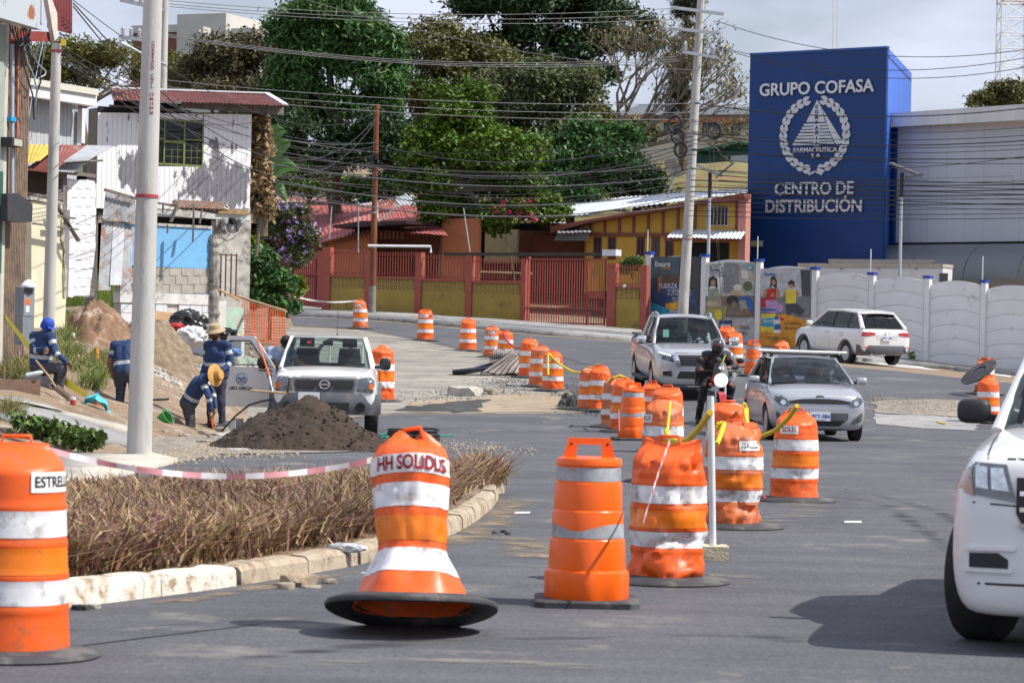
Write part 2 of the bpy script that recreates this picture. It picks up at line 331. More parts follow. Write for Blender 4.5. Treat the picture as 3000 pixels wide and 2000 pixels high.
sheet('concrete_apron',[(150,1395),(150,1425),(300,1412),(520,1357),(440,1338),(200,1340),(165,1352)],CONC,.07,.35,thick=.14)
sheet('sloping_path',[(-40,1195),(60,1188),(150,1220),(385,1292),(400,1318),(200,1280),(-40,1225)],CONC_D,.10,.35,thick=.15)
sheet('concrete_ramp',[(-40,1188),(130,1205),(200,1232),(380,1268),(395,1290),(150,1218),(60,1186)],CONC,.13,.3,thick=.15)
sheet('trench_fill',[(2556,1180),(2640,1170),(2850,1176),(2865,1225),(2700,1215),(2560,1212)],GRAV,.02,.35,jag=.1)
sheet('concrete_strip',[(2556,1214),(2700,1218),(2870,1228),(2860,1262),(2700,1256),(2560,1243)],CONC_D,.016,.5,jag=.06)
# white edge line along the precast wall and faint lane dashes
PAINT = mat('road_paint',(.72,.72,.70),.7,var=.2,scale=14,dirt=(.2,.2,.2),dirt_amt=.5,dscale=9)
sheet('edge_line',[(2490,1058),(2520,1057),(2700,1074),(2960,1101),(2960,1106),(2700,1081),(2490,1062)],PAINT,.012,.8)
sheet('lane_dash',[(2188,1335),(2235,1336),(2236,1338),(2188,1337)],PAINT,.012,.5)
# worn dust, tyre marks and seams lying on the asphalt: patchy films with gaps the road shows through
def film(name,col,cover,scale,stretch=(1,1,1),rot=0):
 m = mat(name,col,.95,var=.25,scale=8);n = m.node_tree.nodes;l = m.node_tree.links;b = n['Principled BSDF'];tc = n.new('ShaderNodeTexCoord');mp = n.new('ShaderNodeMapping');mp.inputs['Scale'].default_value = stretch;mp.inputs['Rotation'].default_value = (0,0,rot);l.new(tc.outputs['Object'],mp.inputs[0])
 nz = n.new('ShaderNodeTexNoise');nz.inputs['Scale'].default_value = scale;nz.inputs['Detail'].default_value = 10;nz.inputs['Roughness'].default_value = .72;l.new(mp.outputs[0],nz.inputs['Vector']);at = n.new('ShaderNodeAttribute');at.attribute_name = 'edge';mu = n.new('ShaderNodeMath');mu.operation = 'MULTIPLY';l.new(nz.outputs['Fac'],mu.inputs[0]);l.new(at.outputs['Fac'],mu.inputs[1])
 cr = n.new('ShaderNodeValToRGB');cr.color_ramp.elements[0].position = .62-cover*.4;cr.color_ramp.elements[1].position = .80-cover*.3;l.new(mu.outputs[0],cr.inputs[0]);tr = n.new('ShaderNodeBsdfTransparent');mx = n.new('ShaderNodeMixShader');l.new(cr.outputs[0],mx.inputs[0]);l.new(tr.outputs[0],mx.inputs[1]);l.new(b.outputs[0],mx.inputs[2]);l.new(mx.outputs[0],n['Material Output'].inputs['Surface']);return m
def streak(name,pts,width,m,dz=.011):
 P = [G(*p) for p in pts];Q = []
 for a,b in zip(P[:-1],P[1:]):k = max(2,int((b-a).length/.4));Q += [a.lerp(b,i/k) for i in range(k)]
 Q.append(P[-1]);V = [];E = [];nw = 6
 for i,p in enumerate(Q):
  t_ = Q[min(i+1,len(Q)-1)]-Q[max(i-1,0)];nr = Vector((-t_.y,t_.x,0)).normalized();u = i/(len(Q)-1)
  for j in range(nw+1):w_ = (j/nw-.5)*width*(1+.3*math.sin(i*1.3));q = p+nr*w_;V.append((q.x,q.y,0));E.append(math.sin(math.pi*j/nw)**.7*min(1,5*u,5*(1-u)))
 V = np.array(V);V[:,2] = ground_np(V[:,:2])+dz;k = nw+1;i_ = np.arange((len(Q)-1)*k).reshape(-1,k)[:,:-1].ravel();me = np_mesh(name,V,np.c_[i_,i_+1,i_+k+1,i_+k],m);at = me.attributes.new('edge','FLOAT','POINT');at.data.foreach_set('value',E);o = bpy.data.objects.new(name,me);COL.objects.link(o);o['kind'] = 'structure';return o
DUST = film('brown_dust',(.26,.20,.135),.62,3.0);DUSTP = film('pale_dust',(.30,.275,.23),.38,2.2,(.5,1.5,1));SKID = film('tyre_mark',(.03,.03,.033),.42,1.6,(.5,3,1));SPOT = film('tar_specks',(.025,.025,.028),.22,9.0)
streak('gutter_dust',[(1180,1650),(1330,1590),(1440,1530),(1505,1480),(1510,1440)],.9,DUST);streak('gutter_dust',[(250,1800),(600,1752),(900,1700),(1180,1650)],.45,DUST);streak('gutter_dust',[(1480,1560),(1560,1600),(1640,1660)],1.2,DUST,.013)
streak('pale_dust',[(1750,1690),(2100,1690),(2400,1700)],.9,DUSTP);streak('pale_dust',[(1950,1640),(2350,1500),(2400,1330)],1.4,DUSTP);streak('pale_dust',[(1150,1290),(1500,1300),(1800,1320)],1.6,DUSTP);streak('pale_dust',[(300,1960),(1200,1940),(2200,1960)],.8,DUSTP)
streak('tyre_mark',[(250,1890),(700,1835),(1100,1800)],.25,SKID);streak('tyre_mark',[(1150,1420),(1500,1400),(1900,1390)],.5,SKID);streak('tyre_mark',[(2250,1420),(2600,1480),(2900,1700)],.5,SKID);streak('tyre_mark',[(2450,1420),(2750,1500),(3000,1640)],.5,SKID);streak('tyre_mark',[(200,1990),(1200,1880),(2200,1860),(2800,1960)],.6,SKID);streak('tyre_mark',[(1950,1180),(1850,1120),(1600,1030),(1300,985)],.8,SKID);streak('tar_specks',[(2330,1620),(2420,1540),(2480,1460),(2500,1400)],2.2,SPOT)
SEAM = mat('tar_seam',(.03,.03,.033),.8,var=.3);
for sp in ([(150,1905),(450,1868),(760,1832)],[(1120,1345),(1600,1352),(2150,1372)]):streak('tar_seam',sp,.025,SEAM,.010)
# footways with a real kerb step
def footway(name,front,back,mt,h=.13):
 o = sheet(name,front+back[::-1],mt,h,.8,thick=h+.12);return o
footway('pavement',[(840,925),(1000,932),(1300,955),(1600,982),(1880,1002)],[(840,903),(1000,910),(1300,935),(1600,955),(1880,974)],CONC_D)
footway('pavement',[(2150,1038),(2350,1050),(2600,1064),(2800,1084),(3050,1112)],[(2150,1022),(2350,1036),(2600,1052),(2800,1072),(3050,1100)],CONC_D)
# ---------------------------------------------------------------- planted island with limewashed kerb stones
KERB = mat('limewashed_kerb',(.66,.61,.53),.85,var=.2,scale=5,bump=.5,bscale=30,dirt=(.30,.22,.14),dirt_amt=.35,dscale=6)
KERB_T = mat('bare_kerb',(.42,.35,.26),.9,var=.2,scale=5,bump=.5,bscale=30,dirt=(.22,.16,.11),dirt_amt=.4,dscale=6)
_isl = [G(*p) for p in [(-160,1822),(190,1784),(600,1733),(850,1693),(1080,1652),(1250,1603),(1370,1548),(1440,1495),(1465,1460),(1455,1440),(1415,1446),(1200,1484),(800,1512),(300,1540),(-160,1566)]]
def resample(pts,n):
 P = np.array([(p.x,p.y) for p in pts]);
 for _ in range(3):
  Q = [P[0]]
  for a,b in zip(P[:-1],P[1:]):Q += [a*.75+b*.25,a*.25+b*.75]
  P = np.array(Q+[P[-1]])
 s = np.r_[0,np.cumsum(np.linalg.norm(np.diff(P,axis=0),axis=1))];t = np.linspace(0,s[-1],n)
 return np.c_[np.interp(t,s,P[:,0]),np.interp(t,s,P[:,1])],s[-1]
_ip,_il = resample(_isl,421);ISL = _ip
kerb_t = tag(bpy.data.objects.new('kerb',None),kind='structure');COL.objects.link(kerb_t)
_nst = max(2,int(_il/1.05));_cut = np.linspace(0,420,_nst+1).astype(int)
_cen = _ip.mean(0)
for a,b in zip(_cut[:-1],_cut[1:]):
 mb = MB();ring = []
 idx = list(range(a,b+1,2));jt = random.uniform(-.012,.012)
 worn = 1 if ISL[a][0] > -2.2 else 0
 for q,i in enumerate(idx):
  p = Vector((*ISL[i],0));t = Vector((*(ISL[min(i+1,420)]-ISL[max(i-1,0)]),0)).normalized();nrm = Vector((-t.y,t.x,0))
  e = .012 if q in (0,len(idx)-1) else 0;z0 = gz(p.x,p.y)-.05;w = random.uniform(-.008,.008)+(-.012 if worn else 0)
  p2 = p+t*(.006 if q == 0 else -.006 if q == len(idx)-1 else 0)
  for (u,z) in [(0,0),(.01,.16+w),(.045-e,.205+w+jt-e),(.15,.215+w+jt-e),(.18,.17+w),(.18,0)]:ring.append(p2+nrm*u+Vector((0,0,z0+z)))
 k = 6;fs = [(q*k+j,q*k+j+1,(q+1)*k+j+1,(q+1)*k+j) for q in range(len(idx)-1) for j in range(k-1)]+[tuple(range(k)),tuple(range((len(idx)-1)*k,len(idx)*k))]
 mb.add(ring,fs);mb.obj('kerb_stone',KERB_T if worn else KERB,kerb_t,R(35))
# soil of the island
_in = np.array([_cen+(p-_cen)*1.0 for p in ISL])
def inset_poly(P,d):
 T = np.gradient(P,axis=0);T /= np.linalg.norm(T,axis=1)[:,None];return P+np.c_[-T[:,1],T[:,0]]*d
_sp = inset_poly(ISL,.17)[::6];bm = bmesh.new();bm.faces.new([bm.verts.new((x,y,gz(x,y)+.13)) for x,y in _sp]);bmesh.ops.triangulate(bm,faces=bm.faces[:]);me = bpy.data.meshes.new('island_soil')
bm.to_mesh(me);bm.free();me.materials.append(SOIL);o = bpy.data.objects.new('island_soil',me);COL.objects.link(o);o['kind'] = 'structure'
if me.polygons[0].normal.z < 0:me.flip_normals()
def in_poly(P,poly):
 x,y = P[:,0],P[:,1];c = np.zeros(len(P),bool);j = len(poly)-1
 for i in range(len(poly)):
  a,b = poly[i],poly[j];hit = ((a[1] > y) != (b[1] > y)) & (x < (b[0]-a[0])*(y-a[1])/(b[1]-a[1]+1e-12)+a[0]);c ^= hit;j = i
 return c
def blades(base,h,lean,wid,curl=.5,seg=2):
 """tapering curved blades: base (n,3), height, lean direction vectors (n,2); two faces each"""
 n = len(base);up = np.zeros((n,3));up[:,2] = h;L = np.c_[lean,np.zeros(n)]*h[:,None]
 side = np.c_[-lean[:,1],lean[:,0],np.zeros(n)];ln = np.linalg.norm(side,axis=1)[:,None]+1e-6
 rot = RNG.uniform(0,2*np.pi,n);rv = np.c_[np.cos(rot),np.sin(rot),np.zeros(n)];side = rv*wid[:,None]
 p0 = base;p1 = base+up*.55+L*.35;p2 = base+up*(1-curl*.25*np.linalg.norm(lean,axis=1))[:,None]+L
 V = np.stack([p0-side*.5,p0+side*.5,p1+side*.55,p1-side*.55,p2+side*.12,p2-side*.12],1).reshape(-1,3)
 i = np.arange(n)*6;Q = np.concatenate([np.c_[i,i+1,i+2,i+3],np.c_[i+3,i+2,i+4,i+5]]);return V,Q
def blade_object(name,V,Q,mats,split=None):
 me = np_mesh(name,V,Q,mats);
 if split is not None:me.polygons.foreach_set('material_index',split.astype(np.int32))
 o = bpy.data.objects.new(name,me);COL.objects.link(o);return o
DRY = [foliage('dry_straw',(.42,.30,.17),.45,trl=.2),foliage('dry_brown',(.25,.145,.08),.4,trl=.15),foliage('dry_purple',(.17,.08,.085),.35,trl=.15),foliage('dry_green',(.14,.16,.05),.3,trl=.2)]
_cand = np.c_[RNG.uniform(ISL[:,0].min(),ISL[:,0].max(),90000),RNG.uniform(ISL[:,1].min(),ISL[:,1].max(),90000)]
_ins = inset_poly(ISL,.32);_cand = _cand[in_poly(_cand,_ins[::3]) & (_cand[:,0] > -7.5)]
# clumps: several stems share a root
_n = min(len(_cand),7600);_root = _cand[:_n];_st = np.repeat(_root,9,0)+RNG.normal(0,.05,(_n*9,2));_k = len(_st)
_fr = 1.0
_h = np.clip(RNG.normal(.31,.07,_k),.12,.48);_ln = RNG.normal(0,.55,(_k,2));_wd = RNG.uniform(.008,.022,_k)
_b = np.c_[_st,ground_np(_st)+.12]
# leaves sit along the stems too, not only at the root
_lift = np.where(RNG.random(_k) < .72,RNG.uniform(0,.24,_k),0);_b[:,2] += _lift;_h = np.where(_lift > 0,np.clip(_h-_lift,.08,.2),_h*1.0);_ln = np.where((_lift > 0)[:,None],_ln*2.0,_ln)
_V,_Q = blades(_b,_h,_ln,_wd);_tone = RNG.choice(4,_k,p=[.38,.29,.29,.04]);_blot = np.sin(_b[:,0]*1.7+1)*np.cos(_b[:,1]*1.1);_tone = np.where((_blot > .3) & (RNG.random(_k) < .3),0,_tone)
tag(blade_object('dry_plants',_V,_Q,DRY,np.r_[_tone,_tone]),'dried brown and purple ground plants filling the kerbed island','plants',kind='stuff')
# ---------------------------------------------------------------- traffic barrels
from mathutils import noise as mnoise
ORA = mat('orange_vinyl',(.82,.115,.012),.42,var=.10,scale=5,spec=.45,dirt=(.36,.11,.05),dirt_amt=.24,dscale=5)
ORA2 = mat('orange_reflective',(.85,.20,.008),.35,var=.12,scale=7,spec=.5,dirt=(.50,.16,.03),dirt_amt=.18,dscale=6)
ORAD = mat('sun_bleached_orange',(.70,.15,.035),.5,var=.16,scale=5,dirt=(.32,.13,.08),dirt_amt=.4,dscale=4);ORAF = mat('faded_orange',(.60,.16,.06),.6,var=.2,scale=5,dirt=(.33,.22,.16),dirt_amt=.4,dscale=5)
ORAH = mat('orange_plastic',(.90,.13,.004),.30,var=.04,scale=3,spec=.5)
WHB = mat('white_reflective',(.74,.74,.76),.45,var=.12,scale=9,dirt=(.33,.29,.26),dirt_amt=.34,dscale=6)
SIL = mat('silver_reflective',(.36,.38,.40),.5,var=.3,scale=9,dirt=(.34,.17,.10),dirt_amt=.2,dscale=6)
RUB = mat('black_rubber',(.045,.045,.05),.75,var=.25,scale=5,bump=.2,dirt=(.12,.115,.11),dirt_amt=.3,dscale=4)
STK = mat('white_sticker',(.75,.75,.74),.5,var=.05);TXR = mat('red_print',(.50,.03,.05),.5,var=0);TXK = mat('black_print',(.02,.02,.02),.5,var=0);TXB = mat('blue_print',(.03,.07,.40),.5,var=0)
def soft_barrel(px,yb,yt,label,d=None,seed=0,lean=(0,0),crush=.35,stick=None,faded=False,wid=1.0,tilt=None,handle=True):
 rs = random.Random(seed*7+3);shoulder = rs.uniform(.12,.42);start = rs.uniform(.84,.90)
 p = G(px,yb) if d is None else None
 if p is None:q = W(px,yb,d);p = onground(q.x,q.y);H = W(px,yt,d).z-p.z
 else:H = (yb-yt)/F*p.y
 H = min(1.2,max(.8,H));t = thing('traffic_barrel',label,'traffic barrel',p,rs.uniform(-.3,.3) if not stick else 0,'orange traffic barrels marking off the works')
 H0 = H*.94;rb = .287*wid*(H/1.02)**.5
 ph = [rs.uniform(0,6.28) for _ in range(8)];dents = [(rs.uniform(0,6.28),rs.uniform(.02,.30)*H,rs.uniform(.3,.7),rs.uniform(.04,.16),rs.uniform(.05,.12)*crush*1.3) for _ in range(6)]+[(rs.uniform(0,6.28),rs.uniform(.1,.85)*H,rs.uniform(.25,.6),rs.uniform(.08,.2),rs.uniform(.0,.06)*crush) for _ in range(7)]
 pin = rs.uniform(-.35,.35);lx,ly = lean
 def defm(an,z,r):
  u = z/H0
  for (a0,z0,wa,wz,amp) in dents:
   da = (an-a0+math.pi) % (2*math.pi)-math.pi;r *= 1-amp*2.2*math.exp(-(da/wa)**2-((z-z0)/wz)**2)
  r *= 1+crush*.018*math.sin(3*an+ph[0]+4*u)+crush*.012*math.sin(5*an+ph[1]-7*u)
  if crush > .2:  # sharp creases
   cr = 1-abs(mnoise.noise(Vector((math.cos(an)*1.6+seed*3.1,math.sin(an)*1.6,u*3.2))));cr2 = 1-abs(mnoise.noise(Vector((math.cos(an)*3+seed,math.sin(an)*3+9,u*6))))
   r *= 1-crush*(.34*max(0,cr-.74)+.24*max(0,cr2-.77))*(1.0+1.2*(u > .8)+.8*(u < .3))
  x,y = r*math.cos(an),r*math.sin(an)
  if u > start:     # the top folds flat to a grip
   k = min(1,(u-start)/(1.02-start));k = k*k*(3-2*k)
   y *= 1-.93*k;x *= 1-shoulder*k*k;x += crush*.05*k*math.sin(ph[2]);z += crush*.03*k*math.sin(2*an+ph[3])-.01*k
  return Vector((x*math.cos(pin)-y*math.sin(pin)+lx*u*u*H,x*math.sin(pin)+y*math.cos(pin)+ly*u*u*H,.05+z))
 def prof(u):
  r = rb*(1-.20*u)
  for c in (.20,.36,.52,.70):
   if abs(u-c) < .022:r *= 1+.03*math.cos((u-c)/.022*math.pi/2)
  return r
 def ring_mesh(u0,u1,n,off,m,name,par,a0=0,a1=2*math.pi,na=56,zo=0):
  mb = MB();full = abs(a1-a0-2*math.pi) < 1e-6;vs = []
  for i in range(n+1):
   u = u0+(u1-u0)*i/n;z = u*H0
   for j in range(na if full else na+1):an = a0+(a1-a0)*j/na;vs.append(defm(an,z,prof(u)+off))
  w = na if full else na+1
  mb.add(vs,[(i*w+j,i*w+(j+1) % w,(i+1)*w+(j+1) % w,(i+1)*w+j) for i in range(n) for j in range(na)])
  if full and name == 'barrel_body':mb.add(vs[:na],[tuple(range(na))[::-1]]);mb.add(vs[-na:],[tuple(range(na))])
  return mb.obj(name,m,par,R(50),world=False)
 body = ring_mesh(0,1.02,56,0,ORAF if faded else (ORAD if seed % 3 == 0 else ORA),'barrel_body',t)
 for (a,b) in ((.225,.345),(.555,.685)):ring_mesh(a,b,6,.004,WHB if not faded else STK,'reflective_band',t)
 for (a,b) in ((.375,.505),):ring_mesh(a,b,6,.003,ORA2 if not faded else ORAF,'reflective_band',t)
 if handle:
  mb = MB();z = .05+H0*1.0;w = .085;mb.tube([(-w+lx*H,0+ly*H,z-.01),(-w*.8+lx*H,0+ly*H,z+.045),(w*.8+lx*H,0+ly*H,z+.045),(w+lx*H,0+ly*H,z-.01)],.013,6);o = mb.obj('handle',ORA,t,True,False);o.rotation_euler.z = pin
 mb = MB();sag = rs.uniform(0,.012);mb.lathe([(.462,.004),(.47,.016),(.458,.030),(rb+.02,.056),(rb-.02,.060)],n=40,wob=lambda a,z:1+.02*math.sin(2*a+ph[4]));mb.obj('base',RUB,t,R(50),False)
 if stick:
  for (txt,a0,u0,sz,wide,tm) in stick:
   na = 10;ring_mesh(u0-.05,u0+.05,4,.006,STK,'sticker',t,a0-wide/2,a0+wide/2,na)
   me = text_mesh('lettering',txt,sz*H,tm,.0006,.001,xs=.86);zc = u0*H0
   for v in me.vertices:
    an = a0+v.co.x/prof(u0);z = zc+v.co.z;q = defm(an,z,prof(z/H0)+.009-v.co.y*0);v.co = q
   bpy_o = share('lettering',me,t,(0,0,0))
 if tilt:
  t.rotation_euler = Euler(tilt);
 return t
FR = -math.pi/2
def hard_drum(px,yb,yt,label,d=None,rz=0,wrap=False):
 p = G(px,yb) if d is None else None
 if p is None:q = W(px,yb,d);p = onground(q.x,q.y);H = W(px,yt,d).z-p.z
 else:H = (yb-yt)/F*p.y
 H = min(1.16,max(.92,H));k = H/1.07;t = thing('traffic_drum',label,'traffic drum',p,rz,'rigid plastic traffic drums')
 def oc(a,z):  # eight-sided foot below, round above
  if z > .235*k:return 1
  q = (a % (math.pi/4))-math.pi/8;return 1.0+.035*math.cos(q*8+math.pi)
 prof = [(.285,.035),(.292,.05),(.292,.20),(.285,.225),(.268,.235),(.266,.42),(.262,.43),(.255,.435),(.253,.60),(.249,.61),(.243,.615),(.240,.78),(.236,.79),(.228,.795),(.226,.885),(.224,.893),(.235,.897),(.236,.925),(.228,.942),(.17,.950),(.0,.952)]
 mb = MB();mb.lathe([(r*.90*k if r else 0,z*k) for r,z in prof],n=48,wob=oc);mb.obj('drum_body',ORAH,t,R(32),False)
 for (z0,z1,r0) in ((.80,.885,.2275),(.44,.53,.2555)):
  mb = MB();vs = [];na = 48
  for j in range(na):a = 2*math.pi*j/na;dip = (.0 if z0 > .6 else .045*max(0,math.cos((a+math.pi/2+.35)*1.0))**6);vs += [(math.cos(a)*(r0*.90+.003)*k,math.sin(a)*(r0*.90+.003)*k,z0*k),(math.cos(a)*(r0*.90+.001)*k,math.sin(a)*(r0*.90+.001)*k,(z1-dip)*k)]
  mb.add(vs,[(2*j,2*((j+1) % na),2*((j+1) % na)+1,2*j+1) for j in range(na)]);mb.obj('reflective_band',SIL,t,True,False)
 mb = MB()    # grip with an opening
 for s in (-1,1):mb.prism([(s*.165*k,-.022,.945*k),(s*.135*k,-.022,1.07*k),(s*.072*k,-.022,1.07*k),(s*.085*k,-.022,.945*k)][::s],(0,.044,0))
 mb.box((-.073*k,-.022,1.028*k),(.073*k,.022,1.07*k));mb.obj('handle',ORAH,t,False,False)
 for s in (-1,1):mb = MB();mb.tube([(s*.115*k,-.024,1.03*k),(s*.115*k,-.019,1.03*k)],.009,8);mb.obj('bolt_hole',TXK,t,False,False)
 mb = MB();w = .335;c = .06;poly = [(-w+c,-w),(w-c,-w),(w,-w+c),(w,w-c),(w-c,w),(-w+c,w),(-w,w-c),(-w,-w+c)];n8 = len(poly)
 mb.add([(x,y,.004) for x,y in poly]+[(x,y,.042) for x,y in poly]+[(x*.95,y*.95,.052) for x,y in poly],[tuple(range(n8))[::-1]]+[(i,(i+1) % n8,n8+(i+1) % n8,n8+i) for i in range(n8)]+[(n8+i,n8+(i+1) % n8,2*n8+(i+1) % n8,2*n8+i) for i in range(n8)]+[tuple(range(2*n8,3*n8))])
 mb.obj('base',RUB,t,False,False);return t
BR = {}
def SB(k,*a,**kw):BR[k] = soft_barrel(*a,seed=k,**kw)
SB(1,36,1922,1292,'orange white banded barrel with star lettering tied to red white tape before the dry island',crush=.12,stick=[('ESTRELLA',FR+.98,.825,.07,1.3,TXK),('SOLÍS',FR-.66,.825,.075,.62,TXR)])
# the barrel that has tipped back on its rim, hollow underside showing
def tipped():
 p = G(1212,1832);t = thing('traffic_barrel','barrel tipped back on its black rim with hollow underside showing','traffic barrel',p,0,'orange traffic barrels marking off the works')
 th = R(15.5);ax = Vector((0,math.sin(th),math.cos(th)));uy = Vector((0,math.cos(th),-math.sin(th)));R0 = .49;c = uy*(-R0)+ax*.015
 c = Vector((0,-R0*math.cos(th),R0*math.sin(th)))+ax*.02
 def P(an,z,r):
  x,y = r*math.cos(an),r*math.sin(an);return c+Vector((x,0,0))+uy*y+ax*z
 H0 = 1.02
 def prof(u):return np.interp(u,[0,.05,.12,.30,.36,.50,.64,.80,.92,.97,1.0],[.385,.36,.325,.225,.222,.235,.246,.252,.248,.20,.13])
 def defm(an,u,off=0):
  r = float(prof(u))+off;
  r *= 1+.04*math.sin(3*an+2+3*u)*min(1,u*3)+.025*math.sin(5*an-4*u)+.05*math.exp(-((u-.93)/.06)**2)*math.sin(4*an+1)
  cr = 1-abs(mnoise.noise(Vector((math.cos(an)*1.7,math.sin(an)*1.7,u*3))));cr2 = 1-abs(mnoise.noise(Vector((math.cos(an)*3.2+4,math.sin(an)*3.2,u*6))));r *= 1-(.30*max(0,cr-.78)+.24*max(0,cr2-.8))*(.2+.8*float(sstep(.1,.3,u))+1.8*float(sstep(.84,.92,u)))
  if .04 < u < .34:     # facets where the skirt buckles
   r *= 1+.05*math.cos(6*an)*math.sin((u-.04)/.30*math.pi)
  q = P(an,u*H0,r*.90);k = sstep(.84,1.0,u)
  ctr = P(0,u*H0,0);dv = q-ctr;q = ctr+Vector((dv.x*(1-.3*k),0,0))+Vector((0,dv.y,dv.z))*(1-.8*k)
  q += Vector((-.025*float(sstep(.1,1,u)),0,0));q.z += float(k)*.03*math.sin(2*an+.7);return q
 def ring(u0,u1,n,off,m,name,na=56,inner=False):
  mb = MB();vs = [defm(2*math.pi*j/na,u0+(u1-u0)*i/n,off) for i in range(n+1) for j in range(na)]
  mb.add(vs,[(i*na+j,i*na+(j+1) % na,(i+1)*na+(j+1) % na,(i+1)*na+j) for i in range(n) for j in range(na)])
  if name == 'barrel_body':mb.add(vs[-na:],[tuple(range(na))])
  return mb.obj(name,m,t,R(60),False)
 ring(0,1.0,50,0,ORA,'barrel_body')
 ring(.17,.315,8,.004,WHB,'reflective_band');ring(.36,.50,6,.003,ORA2,'reflective_band');ring(.55,.685,6,.004,WHB,'reflective_band');ring(.74,.85,6,.0045,STK,'sticker')
 me = text_mesh('lettering','HH SOLIDLIS',.115,TXR,.0006,.003,xs=.70)
 for v in me.vertices:v.co = defm(FR+.02+v.co.x/.225,.793+v.co.z/H0,.013)
 share('lettering',me,t,(0,0,0))
 mb = MB();na = 56;rings = [(.50,-.005),(.505,.012),(.495,.028),(.42,.055),(.36,.06),(.335,.03),(.35,.012),(.44,.002)]
 vs = [P(2*math.pi*j/na,z-.02+.02*math.cos(2*2*math.pi*j/na),r) for r,z in rings for j in range(na)];k = len(rings)
 mb.add(vs,[(i*na+j,i*na+(j+1) % na,((i+1) % k)*na+(j+1) % na,((i+1) % k)*na+j) for i in range(k) for j in range(na)]);mb.obj('base',RUB,t,R(60),False)
 mb = MB();w = .065;top = P(0,H0*1.0,0)+Vector((-.02,0,0));mb.tube([top+Vector((-w,0,-.03)),top+Vector((-w*.8,0,.035)),top+Vector((w*.6,0,.05)),top+Vector((w,0,-.02))],.016,6);mb.obj('handle',ORA,t,True,False)
 return t
BR[2] = tipped()
BR[3] = hard_drum(1717,1772,1282,'clean rigid orange drum with silver bands between the tipped barrel and crumpled barrel',rz=0)
SB(4,1952,1706,1292,'crumpled soft orange barrel with torn skirt touching the white pipe post',crush=.85,wid=1.10)
SB(6,2148,1546,1243,'crumpled orange barrel with star lettering behind the white pipe post',crush=.9,wid=1.10,stick=[('ESTRELLA',FR+.55,.80,.06,.95,TXK)])
SB(7,2328,1468,1205,'dirty banded barrel with red lettering in front of the silver hatchback',crush=.28,stick=[('SOLÍS',FR-.35,.80,.075,.9,TXR)])
SB(8,2130,1437,1182,'folded orange barrel between motorcycle and star lettered barrel with yellow rope',d=34,crush=.5,wid=1.05)
SB(9,1940,1405,1172,'worn orange barrel with yellow chain behind the crumpled barrel',d=35,crush=.5,stick=[('SOLÍS',FR-1.2,.78,.07,.8,TXK)])
SB(10,1952,1325,1134,'smooth faded orange barrel standing behind the worn chained barrel',d=44,crush=.15)
BR[11] = hard_drum(1852,1290,1120,'bright rigid orange drum with patched silver band among chained barrels',rz=.15)
SB(12,1800,1252,1108,'faded dusty orange barrel wearing a yellow chain beside the bright rigid drum',faded=True,crush=.3)
SB(13,1828,1266,1112,'orange barrel squeezed behind the bright rigid drum with red chain',crush=.4)
SB(14,1757,1204,1074,'orange barrel draped with yellow chain at the gravel edge',crush=.5,stick=[('SOLÍS',FR+.9,.66,.06,.7,TXK)])
SB(15,1727,1202,1080,'orange barrel half hidden behind the chain draped barrel at the gravel edge',crush=.2)
SB(16,1909,1255,1122,'orange barrel mostly hidden behind the rigid drum near the silver pickup',d=55,crush=.3)
SB(17,1618,1145,1030,'banded barrel with red lettering and hanging yellow chain beside the concrete rubble',crush=.3,stick=[('SOLÍS',FR-.5,.79,.06,.7,TXR),('SOLÍS',FR+.5,.79,.06,.6,TXR)])
SB(18,1582,1133,1014,'orange barrel half hidden behind the lettered barrel with hanging chain',crush=.2)
SB(19,1549,1106,994,'orange banded barrel standing beside the striped mattress',crush=.3,stick=[('SOLÍS',FR+.75,.80,.06,.55,TXK)])
SB(20,1480,1064,971,'orange barrel with red rope standing behind the striped mattress',d=83,crush=.4)
SB(21,1441,1047,957,'star lettered barrel just past the striped mattress on the upper road',crush=.3,stick=[('ESTRELLA',FR+.2,.80,.06,.9,TXK)])
SB(22,1370,1028,934,'upright plain banded barrel on the upper road above the striped mattress',crush=.12)
SB(23,1245,998,907,'banded barrel with white tape ends before the perforated fence wall',crush=.25,stick=[('ESTRELLA',FR,.80,.055,1.3,TXK)])
SB(24,1056,963,879,'banded barrel beside the rusty utility pole',crush=.25,lean=(-.06,0),stick=[('ESTRELLA',FR,.80,.055,1.0,TXR)])
SB(25,1118,1130,1005,'crumpled orange barrel behind the white pickup cab',d=62,crush=.6)
BR[26] = hard_drum(2206,1102,998,'rigid orange drum with hanging tape between silver pickup and white wall',rz=.1)
SB(27,2288,1095,1005,'crushed orange barrel behind the silver hatchback roof bar',d=74,crush=.8)
SB(28,2128,1040,957,'orange barrel behind the silver pickup mirror',d=82,crush=.4)
SB(29,2150,1046,975,'small looking orange barrel against the baby formula poster',d=79,crush=.3)
SB(30,2884,1165,1052,'collapsed orange barrel with its black base disc knocked upright',d=66,crush=.9,lean=(.0,0))
SB(31,2893,1238,1108,'orange banded barrel standing beyond the broken trench',crush=.3,wid=.95)
mb = MB();q = W(2868,1090,65.3);mb.lathe([(.46,-.012),(.46,.012),(.25,.03),(.2,.03),(.2,.01)],q,32,axis=(-.55,-.25,.8));o = mb.obj('rubber_disc',RUB,None,R(40));tag(o,'loose black rubber disc leaning on the collapsed barrel','barrel base')
from mathutils import noise as mnoise
